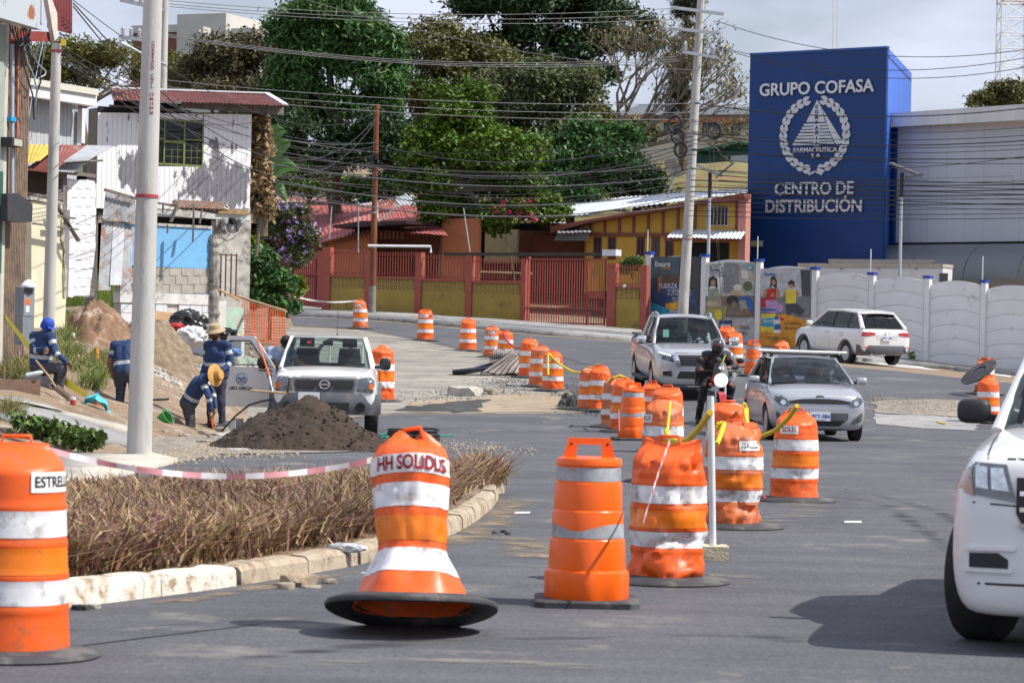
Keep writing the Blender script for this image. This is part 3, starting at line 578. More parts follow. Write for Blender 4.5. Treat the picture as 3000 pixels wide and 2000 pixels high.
# ---------------------------------------------------------------- people: one continuous skin grown over a posed skeleton
SKIN = mat('skin',(.34,.19,.12),.5,var=.08,scale=20);SKIN_D = mat('tanned_skin',(.22,.115,.07),.5,var=.08,scale=20)
NAVY = mat('navy_cloth',(.018,.042,.125),.8,var=.22,scale=14,bump=.3,bscale=30);JEAN = mat('dark_jeans',(.035,.042,.075),.85,var=.3,scale=10,bump=.3,bscale=40)
GREYT = mat('charcoal_trousers',(.065,.062,.075),.85,var=.25,scale=10,bump=.3);REFL = mat('grey_reflective_tape',(.46,.48,.50),.4,var=.12)
LBLUE = mat('pale_blue_shirt',(.36,.43,.58),.8,var=.15,scale=14,bump=.3);WSHIRT = mat('white_shirt',(.62,.65,.70),.8,var=.1);BJACK = mat('black_jacket',(.016,.016,.02),.55,var=.3,scale=9,bump=.3)
BOOT = mat('boot',(.03,.028,.026),.7,var=.2);HAIR = mat('dark_hair',(.012,.010,.009),.6,var=.2);EYEM = mat('eye_dark',(.01,.01,.012),.2,var=0);REDM = mat('red_trim',(.45,.02,.03),.5,var=0)
def capsule(mb,a,b,ra,rb,n=14):
 a,b = Vector(a),Vector(b);d = b-a;L = d.length
 if L < 1e-4:mb.ball(a,ra,n,8);return
 d /= L;ref = Vector((0,0,1)) if abs(d.z) < .9 else Vector((1,0,0));u = d.cross(ref).normalized();w = u.cross(d);vs = [];k = 5;rings = []
 for i in range(k+1):th = math.pi/2*(1-i/k);rings.append((a-d*ra*math.sin(th),max(ra*math.cos(th),.0008)))
 for i in range(k+1):th = math.pi/2*i/k;rings.append((b+d*rb*math.sin(th),max(rb*math.cos(th),.0008)))
 for c,r in rings:
  for j in range(n):an = 2*math.pi*j/n;vs.append(c+(u*math.cos(an)+w*math.sin(an))*r)
 m = len(rings);mb.add(vs,[(i*n+j,i*n+(j+1) % n,(i+1)*n+(j+1) % n,(i+1)*n+j) for i in range(m-1) for j in range(n)]+[tuple(range(n))[::-1],tuple(range((m-1)*n,m*n))])
def person(label,loc,rz,J,wear,group=None,voxel=.011,hair=True,bands=True,fingers=True,bulk=1.1,name='person',parent=None,beard=False):
 """J: joints in metres in a local frame (x = the person's left when facing -Y is +x); wear: region -> material"""
 t = thing(name,label,'person',loc,rz,group) if parent is None else parent
 J = {k:Vector(v) for k,v in J.items()};mb = MB();segs = []
 def seg(a,b,ra,rb,reg):
  if reg in ('torso','uarm','farm','legs'):ra,rb = ra*bulk,rb*bulk
  capsule(mb,a,b,ra,rb);segs.append((Vector(a),Vector(b),ra,rb,reg))
 pel,chest,neck,head = J['pelvis'],J['chest'],J['neck'],J['head']
 side = (J['sl']-J['sr']).normalized();up = (head-neck).normalized();fwd = J.get('face',None)
 spine = (chest-pel).normalized();hipside = (J['hl']-J['hr']).normalized()
 for s in (-.55,.55):seg(pel+hipside*.15*s,chest+side*.18*s-spine*.05,.125,.118,'torso')
 seg(pel,chest,.135,.13,'torso');seg(J['sr'],J['sl'],.075,.075,'torso');seg(chest+side*.09,neck+side*.02-up*.03,.10,.06,'torso');seg(chest-side*.09,neck-side*.02-up*.03,.10,.06,'torso')
 seg(J['hr'],J['hl'],.115,.115,'legs')
 seg(neck-up*.03,head-up*.06,.055,.052,'skin')
 # head: skull, jaw, nose, brow, ears
 if fwd is None:fwd = side.cross(up);fwd = fwd if fwd.y < 0 else -fwd
 fwd = (Vector(fwd)-up*Vector(fwd).dot(up)).normalized();hs = fwd.cross(up).normalized()
 seg(head+up*.035-fwd*.018,head+up*.03+fwd*.02,.088,.083,'head');seg(head-up*.02+fwd*.012,head-up*.065+fwd*.045,.072,.045,'face');seg(head+up*.012+fwd*.088,head-up*.028+fwd*.108,.010,.016,'face')
 seg(head-up*.062+fwd*.088,head-up*.062+fwd*.092,.018,.018,'face')
 for s in (-1,1):seg(head+hs*s*.085-up*.022-fwd*.005,head+hs*s*.09+up*.02-fwd*.01,.013,.016,'face');seg(head+hs*s*.012+up*.028+fwd*.086,head+hs*s*.05+up*.03+fwd*.078,.012,.012,'face')
 for sfx in ('l','r'):
  sh,el,wr = J['s'+sfx],J['e'+sfx],J['w'+sfx];seg(sh,el,.064,.048,'uarm');seg(el,wr,.047,.034,'farm')
  d = (wr-el).normalized();hd = J.get('hand'+sfx,d);hd = Vector(hd).normalized();
  pal = hd.cross(side);pal = pal.normalized() if pal.length > .1 else Vector((0,0,1));ac = hd.cross(pal).normalized()
  palm = wr+hd*.055;seg(wr,palm+ac*.014,.030,.026,'skin');seg(wr,palm-ac*.014,.030,.026,'skin')
  if fingers:
   for q,(o_,L_) in enumerate(((-.033,.07),(-.011,.082),(.011,.076),(.031,.06))):
    k0 = palm+ac*o_+hd*.02;k1 = k0+hd*L_*.5+pal*.012;k2 = k1+hd*L_*.38+pal*.030;seg(k0,k1,.0105,.0095,'skin');seg(k1,k2,.0095,.008,'skin')
   th0 = wr+hd*.03-ac*.026;th1 = th0+hd*.034-ac*.026+pal*.012;seg(th0,th1,.013,.011,'skin');seg(th1,th1+hd*.03+pal*.014,.011,.009,'skin')
  if 'k'+sfx in J:
   h,k,a = J['h'+sfx],J['k'+sfx],J['a'+sfx];seg(h,k,.098,.062,'legs');seg(k,a,.064,.046,'legs')
   if 't'+sfx in J:tt = J['t'+sfx];seg(a+Vector((0,0,-.03)),tt,.046,.042,'boot');seg(a+(a-tt).normalized()*.05+Vector((0,0,-.045)),tt,.040,.038,'boot')
 bo = mb.obj('body',[SKIN],t,True,False);md = bo.modifiers.new('r','REMESH');md.mode = 'VOXEL';md.voxel_size = voxel;sm = bo.modifiers.new('s','SMOOTH');sm.iterations = 2;sm.factor = .5;bake(bo)
 me = bo.data;nvt = len(me.vertices);VC = np.zeros(nvt*3);VN = np.zeros(nvt*3);me.vertices.foreach_get('co',VC);me.vertices.foreach_get('normal',VN);VC = VC.reshape(-1,3);VN = VN.reshape(-1,3)      # cloth does not lie smooth
 dsp = np.array([0 if (Vector(q)-head).length < .17 else .012*mnoise.noise(Vector(q)*9)+.010*(.5-abs(mnoise.noise(Vector((q[0]*16,q[1]*16,q[2]*9))))) for q in VC]);me.vertices.foreach_set('co',(VC+VN*dsp[:,None]).ravel());me.update()
 me = bo.data;n = len(me.polygons);C = np.zeros(n*3);me.polygons.foreach_get('center',C);C = C.reshape(-1,3)
 best = np.full(n,1e9);reg = np.zeros(n,int);T = np.zeros(n)
 for i,(a,b,ra,rb,rg) in enumerate(segs):
  a_,d_ = np.array(a),np.array(b-a);tt = np.clip(((C-a_)@d_)/max(d_@d_,1e-9),0,1);dist = np.linalg.norm(C-(a_+tt[:,None]*d_),axis=1)-(ra+(rb-ra)*tt)
  q = dist < best;best[q] = dist[q];reg[q] = i;T[q] = tt[q]
 mats = [];idx = np.zeros(n,int)
 def mi(m):
  if m not in mats:mats.append(m)
  return mats.index(m)
 names = np.array([s[4] for s in segs])[reg];sk = wear.get('skin',SKIN)
 for rg in set(names):idx[names == rg] = mi(wear.get(rg,sk))
 hv = (C-np.array(head))
 if hair:
  q = (np.isin(names,['head'])) & ((hv@np.array(up) > .055) | ((hv@np.array(fwd) < .0) & (hv@np.array(up) > -.04)));idx[q] = mi(HAIR)
 if beard:q = np.isin(names,['face','head']) & (hv@np.array(up) < -.035) & (hv@np.array(fwd) > .0);idx[q] = mi(HAIR)
 q = (hv@np.array(up) > .0) & (hv@np.array(up) < .018) & (hv@np.array(fwd) > .055) & (abs(abs(hv@np.array(hs))-.033) < .014) & np.isin(names,['face','head']);idx[q] = mi(EYEM)
 q = (abs(hv@np.array(up)+.062) < .006) & (hv@np.array(fwd) > .07) & (abs(hv@np.array(hs)) < .026) & (names == 'face');idx[q] = mi(mat('lips',(.25,.09,.08),.5,var=0))
 if wear.get('short'):q = (names == 'uarm') & (T > .75) | (names == 'farm');idx[q] = mi(sk)
 if bands:
  rf = mi(REFL);q = (names == 'uarm') & (abs(T-.42) < .11);idx[q] = rf
  if not wear.get('short'):q = (names == 'farm') & (abs(T-.22) < .11);idx[q] = rf
  sp = (C-np.array(pel))@np.array(spine)/max((chest-pel).length,.01);q = (names == 'torso') & (abs(sp-.42) < .085);idx[q] = rf
 sp = (C-np.array(pel))@np.array(spine);q = (names == 'torso') & (sp < .02);idx[q] = mi(wear.get('legs',sk))
 me.materials.clear()
 for m in mats:me.materials.append(m)
 me.polygons.foreach_set('material_index',idx.astype(np.int32));me.polygons.foreach_set('use_smooth',np.ones(n,bool));me.update()
 t['_f'] = 1;del t['_f']
 return t,dict(head=head,up=up,fwd=fwd,side=hs)
def hat_frame(H,lift=.05,tilt=0):
 """matrix that seats a hat on the head"""
 up,fwd = H['up'],H['fwd'];up = (up+fwd*tilt).normalized();f2 = (fwd-up*fwd.dot(up)).normalized();s = up.cross(f2);m = Matrix((s,-f2,up)).transposed().to_4x4();m.translation = H['head']+up*lift;return m   # local -Y = forward
def hat(name,t,H,prof,m,lift=.05,tilt=0,wob=None,n=28,visor=None):
 mb = MB();mb.lathe(prof,n=n,wob=wob)
 if visor:mb.slab(lambda u,v:(math.sin((u-.5)*2.2)*.085,-.075-v*visor*math.cos((u-.5)*2.4),.03-.02*v),8,3,(0,0,-.006))
 o = mb.obj(name,m,t,R(50),False);o.matrix_local = hat_frame(H,lift,tilt);return o
STAND = dict(pelvis=(0,0,.95),chest=(0,.0,1.30),neck=(0,-.01,1.50),head=(0,-.02,1.62),sl=(.19,0,1.43),sr=(-.19,0,1.43),el=(.25,.03,1.13),er=(-.25,.03,1.13),wl=(.26,-.05,.88),wr=(-.26,-.05,.88),
             hl=(.09,0,.92),hr=(-.09,0,.92),kl=(.11,-.02,.50),kr=(-.11,-.02,.50),al=(.12,.02,.09),ar=(-.12,.02,.09),tl=(.14,-.13,.045),tr=(-.14,-.13,.045))
def scaleJ(J,k):return {a:Vector(b)*k if a not in ('face','handl','handr') else Vector(b) for a,b in J.items()}
# standing man with sun hat and torch, looking down
p = W(632,1256,48.3);p.z = gz(p.x,p.y)
J = dict(STAND);J.update(head=(.0,-.055,1.625),neck=(0,-.015,1.50),er=(-.26,.05,1.14),wr=(-.22,-.12,.94),handr=(.3,-.6,-.5),el=(.27,.02,1.14),wl=(.21,-.20,.98),handl=(-.3,-.8,-.35),face=(-.45,-.85,-.1))
t,H = person('standing worker in navy reflective shirt and khaki bucket hat holding a torch',p,R(-28),J,dict(torso=NAVY,uarm=NAVY,farm=NAVY,legs=JEAN,boot=BOOT,skin=SKIN_D),beard=True)
KHAKI = mat('khaki_hat',(.42,.33,.20),.9,var=.15);hat('bucket_hat',t,H,[(.17,-.015),(.172,-.005),(.13,.03),(.103,.04),(.098,.10),(.085,.118),(0,.122)],KHAKI,.055,.02,lambda a,z:1+.05*math.sin(2*a+.6) if z < .035 else 1)
mb = MB();mb.box((-.075,-.012,-.02),(-.008,.006,.018));mb.box((.008,-.012,-.02),(.075,.006,.018));mb.box((-.02,-.01,.004),(.02,.002,.012));o = mb.obj('sunglasses',EYEM,t,False,False);m = hat_frame(H,.008);m.translation += H['fwd']*.098;o.matrix_local = m
wp = Vector(J['wl']);M3 = Matrix.Rotation(R(-28),4,'Z');q = p+M3@(wp+Vector((-.04,-.08,-.03)))
mb = MB();mb.tube([q+Vector((-.12,-.02,-.055)),q+Vector((-.09,-.02,-.045)),q+Vector((-.06,-.01,-.03)),q+Vector((.12,.02,.04))],[.045,.045,.028,.026],12);o = mb.obj('torch',mat('black_torch',(.012,.012,.014),.35,var=.05),None,R(40));tag(o,'black torch held by the standing worker in bucket hat','torch')
# worker bending in the trench, straw hat
p = G(560,1262);p = W(553,1275,47.5);p.z = gz(p.x,p.y)-.40
J = dict(pelvis=(-.02,.05,.78),chest=(.16,-.06,1.10),neck=(.31,-.11,1.22),head=(.41,-.16,1.25),sl=(.24,-.26,1.16),sr=(.20,.12,1.19),el=(.35,-.34,.90),er=(.38,.10,.95),wl=(.40,-.30,.66),wr=(.44,-.02,.72),handl=(.1,0,-1),handr=(0,-.1,-1),
         hl=(-.02,-.06,.76),hr=(-.03,.13,.76),kl=(.03,-.08,.42),kr=(.02,.14,.42),al=(-.02,-.07,.07),ar=(-.02,.13,.07),tl=(.12,-.1,.04),tr=(.12,.14,.04),face=(.55,-.35,-.75))
t,H = person('worker bent over in the trench wearing straw hat and navy reflective shirt',p,0,J,dict(torso=NAVY,uarm=NAVY,farm=NAVY,legs=GREYT,boot=BOOT,skin=SKIN_D))
STRAW = mat('straw',(.50,.27,.07),.75,var=.35,scale=30,bump=.6,bscale=60);hat('straw_hat',t,H,[(.205,-.02),(.207,-.012),(.15,.018),(.105,.02),(.10,.07),(.085,.108),(0,.115)],STRAW,.045,.10,lambda a,z:1+.08*math.sin(2*a+1) if z < .015 else 1)
q = p+Vector((.40,-.30,.56));mb = MB();mb.tube([q+Vector((-.02,0,.1)),q+Vector((.02,0,-.12)),q+Vector((.06,.0,-.30))],[.03,.012,.012],10);o = mb.obj('trowel_handle',ORAH,None,True);tag(o,'orange handled tool gripped by the straw hatted worker','tool')
# worker bending beside the pole, seen from behind
p = W(362,1250,47);p.z = gz(p.x,p.y)-.38
J = dict(pelvis=(.05,.02,.88),chest=(.02,-.10,1.24),neck=(.06,-.25,1.40),head=(.13,-.33,1.43),sl=(.24,-.14,1.36),sr=(-.20,-.14,1.34),el=(.33,-.16,1.06),er=(-.27,-.12,1.05),wl=(.34,-.30,.85),wr=(-.19,-.18,.78),handr=(.3,-.1,-1),handl=(0,-.2,-1),
         hl=(.15,.02,.86),hr=(-.06,.02,.86),kl=(.17,-.03,.47),kr=(-.07,-.03,.47),al=(.17,.02,.08),ar=(-.08,.02,.08),tl=(.18,-.13,.04),tr=(-.10,-.13,.04),face=(.1,-.75,-.6))
t,H = person('worker with back turned leaning beside the thick concrete pole in navy short sleeves',p,R(178),{k:(Vector((-v[0],v[1],v[2])) if k not in () else v) for k,v in J.items()},dict(torso=NAVY,uarm=NAVY,farm=NAVY,legs=JEAN,boot=BOOT,skin=SKIN_D,short=True))
BLUEC = mat('royal_blue_cloth',(.012,.06,.42),.75,var=.15);hat('cap',t,H,[(.105,-.05),(.108,0),(.10,.06),(.07,.105),(0,.12)],BLUEC,.01,.0,visor=.07)
# seated worker
p = W(140,1162,46)
J = dict(pelvis=(-.15,.10,.48),chest=(-.12,.10,.86),neck=(-.09,.06,1.04),head=(-.045,.03,1.14),sl=(.04,-.05,.98),sr=(-.27,.16,.97),el=(.13,-.16,.72),er=(-.22,-.06,.73),wl=(.33,-.24,.56),wr=(.00,-.28,.78),handl=(.8,-.3,-.4),handr=(.2,-.6,-.7),
         hl=(-.08,0,.46),hr=(-.2,.17,.46),kl=(.27,-.22,.47),kr=(.19,.02,.50),al=(.22,-.22,.09),ar=(.10,.02,.09),tl=(.34,-.30,.045),tr=(.22,-.06,.045),face=(.85,-.5,-.25))
t,H = person('seated worker in royal blue cap and navy reflective shirt pointing at the ground',p,0,J,dict(torso=NAVY,uarm=NAVY,farm=NAVY,legs=GREYT,boot=BOOT,skin=SKIN_D))
hat('cap',t,H,[(.104,-.06),(.108,0),(.102,.06),(.075,.105),(0,.118)],BLUEC,.02,.05,visor=.075)
mb = MB();c = p+Vector((-.17,.12,.0));mb.box(c+Vector((-.22,-.2,-.1)),c+Vector((.2,.2,.34)));o = mb.obj('concrete_block',mat('block_grey',(.28,.27,.26),.9,var=.2,bump=.5),None);tag(o,'grey concrete block under the seated worker','block')
# man reaching into the open truck cab
p = W(812,1225,50.6);p.z = gz(p.x,p.y)
J = dict(STAND);J.update(chest=(.03,-.1,1.28),neck=(.08,-.14,1.46),head=(.11,-.19,1.55),sl=(.22,-.1,1.40),sr=(-.15,-.08,1.40),el=(.32,-.30,1.22),wl=(.5,-.42,1.14),er=(-.15,-.28,1.18),wr=(.08,-.42,1.1),handl=(1,-.3,-.2),handr=(.8,-.5,-.2),face=(.75,-.65,-.15))
t,H = person('man in pale blue shirt and black cap reaching into the white pickup',p,R(8),J,dict(torso=LBLUE,uarm=LBLUE,farm=LBLUE,legs=JEAN,boot=BOOT,short=True,skin=SKIN_D),bands=False,beard=True)
hat('cap',t,H,[(.104,-.03),(.108,.0),(.10,.06),(.075,.10),(0,.112)],mat('black_cap',(.012,.012,.014),.7,var=.1),.025,.0,visor=.085)
mb = MB();mb.lathe([(.10,-.06),(.105,-.03),(.095,.0),(.085,.03),(.075,.035)],n=20,wob=lambda a,z:1+.06*math.sin(5*a+z*40));o = mb.obj('scarf',WSHIRT,t,R(60),False);m = hat_frame(H,-.10);o.matrix_local = m
# ---------------------------------------------------------------- vehicles
from mathutils.bvhtree import BVHTree
def paint(name,col,metal=0,rough=.35):return mat(name,col,rough,metal,.03,2,coat=.8,spec=.5)
P_WHITE = paint('white_paint',(.74,.74,.74));P_SILV = paint('silver_paint',(.46,.47,.50),.55,.34);P_SILV2 = paint('bright_silver_paint',(.52,.53,.56),.5,.32)
BLACKP = mat('black_plastic',(.02,.02,.022),.55,var=.1);GREYP = mat('grey_plastic',(.085,.09,.105),.6,var=.12);DARKI = mat('dark_interior',(.03,.03,.033),.8,var=.2);TYRE = mat('tyre',(.022,.022,.023),.85,var=.2,scale=20,bump=.3)
RIMS = mat('alloy',(.45,.46,.48),.35,.8,.08);RIMW = mat('steel_rim',(.5,.5,.5),.5,.3,.15);CHROME = mat('chrome',(.75,.76,.78),.12,1,0);LENS = mat('lamp_glass',(.13,.14,.155),.10,.5,.25,12,coat=1);LAMPD = mat('lamp_dark',(.05,.055,.06),.15,.2,.3,30,coat=1)
AMBER = mat('amber_lens',(.65,.14,.02),.25,var=.1);REDL = mat('red_lens',(.45,.012,.016),.2,var=.1,coat=1);GLS = glass('car_glass',(.55,.62,.60),.80);GLD = glass('tinted_glass',(.4,.45,.48),.16);PLATE = mat('number_plate',(.72,.74,.78),.5,var=.05);SEAT = mat('seat_cloth',(.035,.037,.042),.9,var=.2)
def loft_body(t,stations,m,name='body',level=2,wheels=(),wr=.36,wclear=.05,width=.9):
 """stations: (y, [(half width, z) ...]) bottom centre to top centre; wheel openings are cut through"""
 k = len(stations[0][1]);vs = [];fs = []
 for y,pr in stations:vs += [(w,y,z) for w,z in pr]+[(-w,y,z) for w,z in pr[::-1]]
 kk = 2*k
 for i in range(len(stations)-1):fs += [(i*kk+j,i*kk+(j+1) % kk,(i+1)*kk+(j+1) % kk,(i+1)*kk+j) for j in range(kk)]
 fs += [tuple(range(kk))[::-1],tuple(range((len(stations)-1)*kk,len(stations)*kk))]
 mb = MB();mb.add(vs,fs);o = mb.obj(name,m,t,True,False)
 bm = bmesh.new();bm.from_mesh(o.data);bmesh.ops.remove_doubles(bm,verts=bm.verts,dist=1e-4);bmesh.ops.recalc_face_normals(bm,faces=bm.faces);bm.to_mesh(o.data);bm.free()
 s = o.modifiers.new('s','SUBSURF');s.levels = s.render_levels = level;bake(o)
 if wheels:
  cut = MB()
  for (x,y) in wheels:
   sx = 1 if x > 0 else -1;cut.tube([(sx*(width-.34),y,wr*1.0),(sx*(width+.25),y,wr*1.0)],wr+wclear,32)
  c = cut.obj('cutter',BLACKP,t,False,False);b = o.modifiers.new('b','BOOLEAN');b.operation = 'DIFFERENCE';b.object = c;b.solver = 'EXACT';bake(o);bpy.data.objects.remove(c)
 for p in o.data.polygons:p.use_smooth = True
 o.data.set_sharp_from_angle(angle=R(38));return o
def body_bvh(o):
 dg = bpy.context.evaluated_depsgraph_get();bm = bmesh.new();bm.from_mesh(o.data);b = BVHTree.FromBMesh(bm);bm.free();return b
def decal(t,bvh,name,poly,face,m,off=.006,cell=.05,thick=.012,smooth=True):
 """a fitted panel (lamp, grille, seam) whose outline is drawn in front, rear, side or top view and laid on the body"""
 D = {'front':(Vector((0,1,0)),lambda a,b:Vector((a,-4,b))),'rear':(Vector((0,-1,0)),lambda a,b:Vector((a,4,b))),'left':(Vector((-1,0,0)),lambda a,b:Vector((3,a,b))),'right':(Vector((1,0,0)),lambda a,b:Vector((-3,a,b))),'top':(Vector((0,0,-1)),lambda a,b:Vector((a,b,4)))}
 d,org = D[face];dense = []
 for i,a in enumerate(poly):
  b = poly[(i+1) % len(poly)];n = max(1,int(math.hypot(a[0]-b[0],a[1]-b[1])/cell));dense += [(a[0]+(b[0]-a[0])*k/n,a[1]+(b[1]-a[1])*k/n) for k in range(n)]
 bm = bmesh.new();f = bm.faces.new([bm.verts.new((x,y,0)) for x,y in dense]);bmesh.ops.triangulate(bm,faces=[f])
 for _ in range(4):
  es = [e for e in bm.edges if e.calc_length() > cell*1.7]
  if not es:break
  bmesh.ops.subdivide_edges(bm,edges=es,cuts=1);bmesh.ops.triangulate(bm,faces=[f for f in bm.faces if len(f.verts) > 3])
 bad = []
 for v in bm.verts:
  o = org(v.co.x,v.co.y);h,nr,_,_ = bvh.ray_cast(o,d)
  if h is None:bad.append(v);continue
  v.co = h-d*off
 if bad:bmesh.ops.delete(bm,geom=bad,context='VERTS')
 if thick:
  r = bmesh.ops.extrude_face_region(bm,geom=bm.faces[:]);bmesh.ops.translate(bm,verts=[g for g in r['geom'] if isinstance(g,bmesh.types.BMVert)],vec=d*(thick+off))
 bmesh.ops.recalc_face_normals(bm,faces=bm.faces);me = bpy.data.meshes.new(name);bm.to_mesh(me);bm.free();me.materials.append(m)
 if smooth:
  for p in me.polygons:p.use_smooth = True
  me.set_sharp_from_angle(angle=R(40))
 return share(name,me,t,(0,0,0))
def mirx(poly):return [(-a,b) for a,b in poly][::-1]
def wheel(t,x,y,r,w,rim,spokes=7,steer=0):
 e = bpy.data.objects.new('wheel',None);COL.objects.link(e);e.parent = t;e.location = (x,y,r);e.rotation_euler = (0,0,steer);s = 1 if x > 0 else -1
 mb = MB();mb.lathe([(r*.62,-w/2+.01),(r*.80,-w/2),(r*.95,-w/2+.012),(r,-w/2+.04),(r,w/2-.04),(r*.95,w/2-.012),(r*.80,w/2),(r*.62,w/2-.01)],n=36,axis=(1,0,0));mb.obj('tyre',TYRE,e,R(40),False)
 mb = MB();mb.lathe([(r*.66,w/2-.006),(r*.62,w/2-.002),(r*.57,w/2-.04),(r*.2,w/2-.035),(0,w/2-.03)],n=28,axis=(s,0,0))
 for k in range(spokes):
  a = 2*math.pi*k/spokes;p0 = Vector((s*(w/2-.028),math.cos(a)*r*.12,math.sin(a)*r*.12));p1 = Vector((s*(w/2-.014),math.cos(a)*r*.60,math.sin(a)*r*.60));mb.bar(p0,p1,r*.15,.02,(1,0,0))
 mb.obj('rim',rim,e,R(40),False)
 mb = MB();mb.lathe([(r*.58,w/2-.043),(0,w/2-.042)],n=20,axis=(s,0,0));mb.obj('brake_disc',BLACKP,e,False,False);return e
def cabin(t,m,gm,A0,A1,B1,B0,mid=(),pil=.06,rearglass=None,crown=.05,side_lo=None,pm=None,rm=None):
 """greenhouse: A0/A1 windscreen foot/head (y, halfwidth, z); B1/B0 rear glass head/foot; mid: y of the door pillars at belt"""
 pm = pm or m
 def L(p,q,u):return tuple(p[i]+(q[i]-p[i])*u for i in range(3))
 def P(p,s):return Vector((s*p[1],p[0],p[2]))
 mb = MB();mb.slab(lambda u,v:((u*2-1)*(A1[1]+(B1[1]-A1[1])*v),A1[0]+(B1[0]-A1[0])*v-.05*(1-(u*2-1)**2)*(1-v)*1.0,A1[2]+(B1[2]-A1[2])*v+crown*(1-(u*2-1)**2)*1.0+crown*.7*math.sin(math.pi*v)),10,8,(0,0,-.03));mb.obj('roof',rm or m,t,R(50),False)
 def pane(a,b,c,d_,name,mt,bulge):
  mb = MB();nrm = (b-a).cross(d_-a).normalized()
  mb.grid(lambda u,v:(a*(1-u)+b*u)*(1-v)+(d_*(1-u)+c*u)*v+nrm*bulge*4*u*(1-u)*.5+nrm*bulge*.5*4*v*(1-v),8,6);return mb.obj(name,mt,t,True,False)
 pane(P(A0,-1),P(A0,1),P(A1,1),P(A1,-1),'windscreen',gm,.05);pane(P(B0,1),P(B0,-1),P(B1,-1),P(B1,1),'rear_window',rearglass or gm,.04)
 ys = [A0[0]]+list(mid)+[B0[0]]
 for s in (-1,1):
  tot = B0[0]-A0[0]
  def lo(y):u = (y-A0[0])/tot;return Vector((s*(A0[1]+(B0[1]-A0[1])*u),y,A0[2]+(B0[2]-A0[2])*u))
  def hi(y):
   yt = A1[0]+(B1[0]-A1[0])*max(0,min(1,(y-A1[0])/(B1[0]-A1[0])));u = (yt-A1[0])/(B1[0]-A1[0]);return Vector((s*(A1[1]+(B1[1]-A1[1])*u),yt,A1[2]+(B1[2]-A1[2])*u))
  for i in range(len(ys)-1):
   a,b = lo(ys[i]),lo(ys[i+1]);c,d_ = hi(ys[i+1]),hi(ys[i])
   if i == 0:d_ = hi(A1[0])
   if i == len(ys)-2:c = hi(B1[0])
   pane(*( (a,b,c,d_) if s > 0 else (b,a,d_,c)),'side_window',rearglass if (rearglass and i > 0) else gm,.012)
  mb = MB();mb.tube([P(A0,s)*1.0+Vector((0,0,-.02)),P(A1,s)+Vector((0,0,-.005))],[pil*.62,pil*.5],8);mb.obj('front_pillar',m,t,True,False)
  mb = MB();mb.tube([P(B0,s)+Vector((0,0,-.02)),P(B1,s)+Vector((0,0,-.005))],[pil*1.0,pil*.75],8);mb.obj('rear_pillar',m,t,True,False)
  for y in mid:mb = MB();mb.bar(lo(y),hi(y),.07,.03,(s,0,0));mb.obj('door_pillar',BLACKP,t,False,False)
  mb = MB();mb.tube([P(A1,s),(P(A1,s)+P(B1,s))/2+Vector((s*.01,0,crown*.6)),P(B1,s)],pil*.5,8);mb.obj('roof_rail',m,t,True,False)
def seats_and_crew(t,y,z,w=.38,crew=(),group=None,rear=True):
 mb = MB()
 for s in (-1,1):
  mb = MB();mb.slab(lambda u,v:(s*w+(u-.5)*.48*(1-.25*v),y+.10*v,z+v*.52),6,6,(0,.14,0));mb.slab(lambda u,v:(s*w+(u-.5)*.26,y+.13+.02*v,z+.54+v*.2),4,3,(0,.09,0));mb.obj('seat',SEAT,t,R(50),False)
 mb = MB();mb.box((-.70,y-.75,z-.12),(.70,y-.45,z+.06));mb.obj('dashboard',DARKI,t,False,False)
 mb = MB();c = Vector((w,y-.42,z+.12));mb.tube([c+Vector((math.cos(a)*.18,-math.sin(a)*.07,math.sin(a)*.17)) for a in np.linspace(0,2*math.pi,20,endpoint=False)],.014,6,close=True);mb.obj('steering_wheel',BLACKP,t,True,False)
 mb = MB();mb.box((-.65,y+1.0,z-.25),(.65,y+1.12,z+.25));mb.obj('rear_seat',SEAT,t,False,False)
def crewman(t,label,x,y,z,shirt,skin=SKIN,driver=False):
 J = dict(pelvis=(0,.02,0),chest=(0,.08,.34),neck=(0,.06,.53),head=(0,.03,.64),sl=(.19,.06,.46),sr=(-.19,.06,.46),el=(.24,-.12,.22),er=(-.24,-.12,.22),wl=(.14,-.34,.28),wr=(-.14,-.34,.28),hl=(.1,0,0),hr=(-.1,0,0),kl=(.12,-.4,.05),kr=(-.12,-.4,.05),al=(.12,-.5,-.3),ar=(-.12,-.5,-.3))
 if not driver:J.update(wl=(.1,-.25,.08),wr=(-.1,-.25,.08))
 M = t.matrix_basis;w = M@Vector((x,y,z));return person(label,w,t.rotation_euler.z,J,dict(torso=shirt,uarm=shirt,farm=skin,legs=JEAN,skin=skin),bands=False,fingers=driver,voxel=.016)
def mirror(t,x,y,z,m,size=(.24,.12,.17),arm=.10):
 s = 1 if x > 0 else -1;mb = MB();a,b,c = size
 mb.add([],[]);mb.ball((x+s*(arm+a/2),y,z),(a/2,b/2,c/2),14,10)
 o = mb.obj('wing_mirror',m,t,True,False)
 for v in o.data.vertices:
  d = (v.co-Vector((x+s*(arm+a/2),y,z)));
  for i,h in enumerate((a/2,b/2,c/2)):q = d[i]/h;d[i] = h*math.copysign(abs(q)**.6,q)
  v.co = Vector((x+s*(arm+a/2),y,z))+d
 mb = MB();mb.bar((x-s*.02,y+.02,z-c*.28),(x+s*(arm+.03),y,z-c*.25),.06,.05);mb.obj('mirror_arm',BLACKP,t,False,False);return o
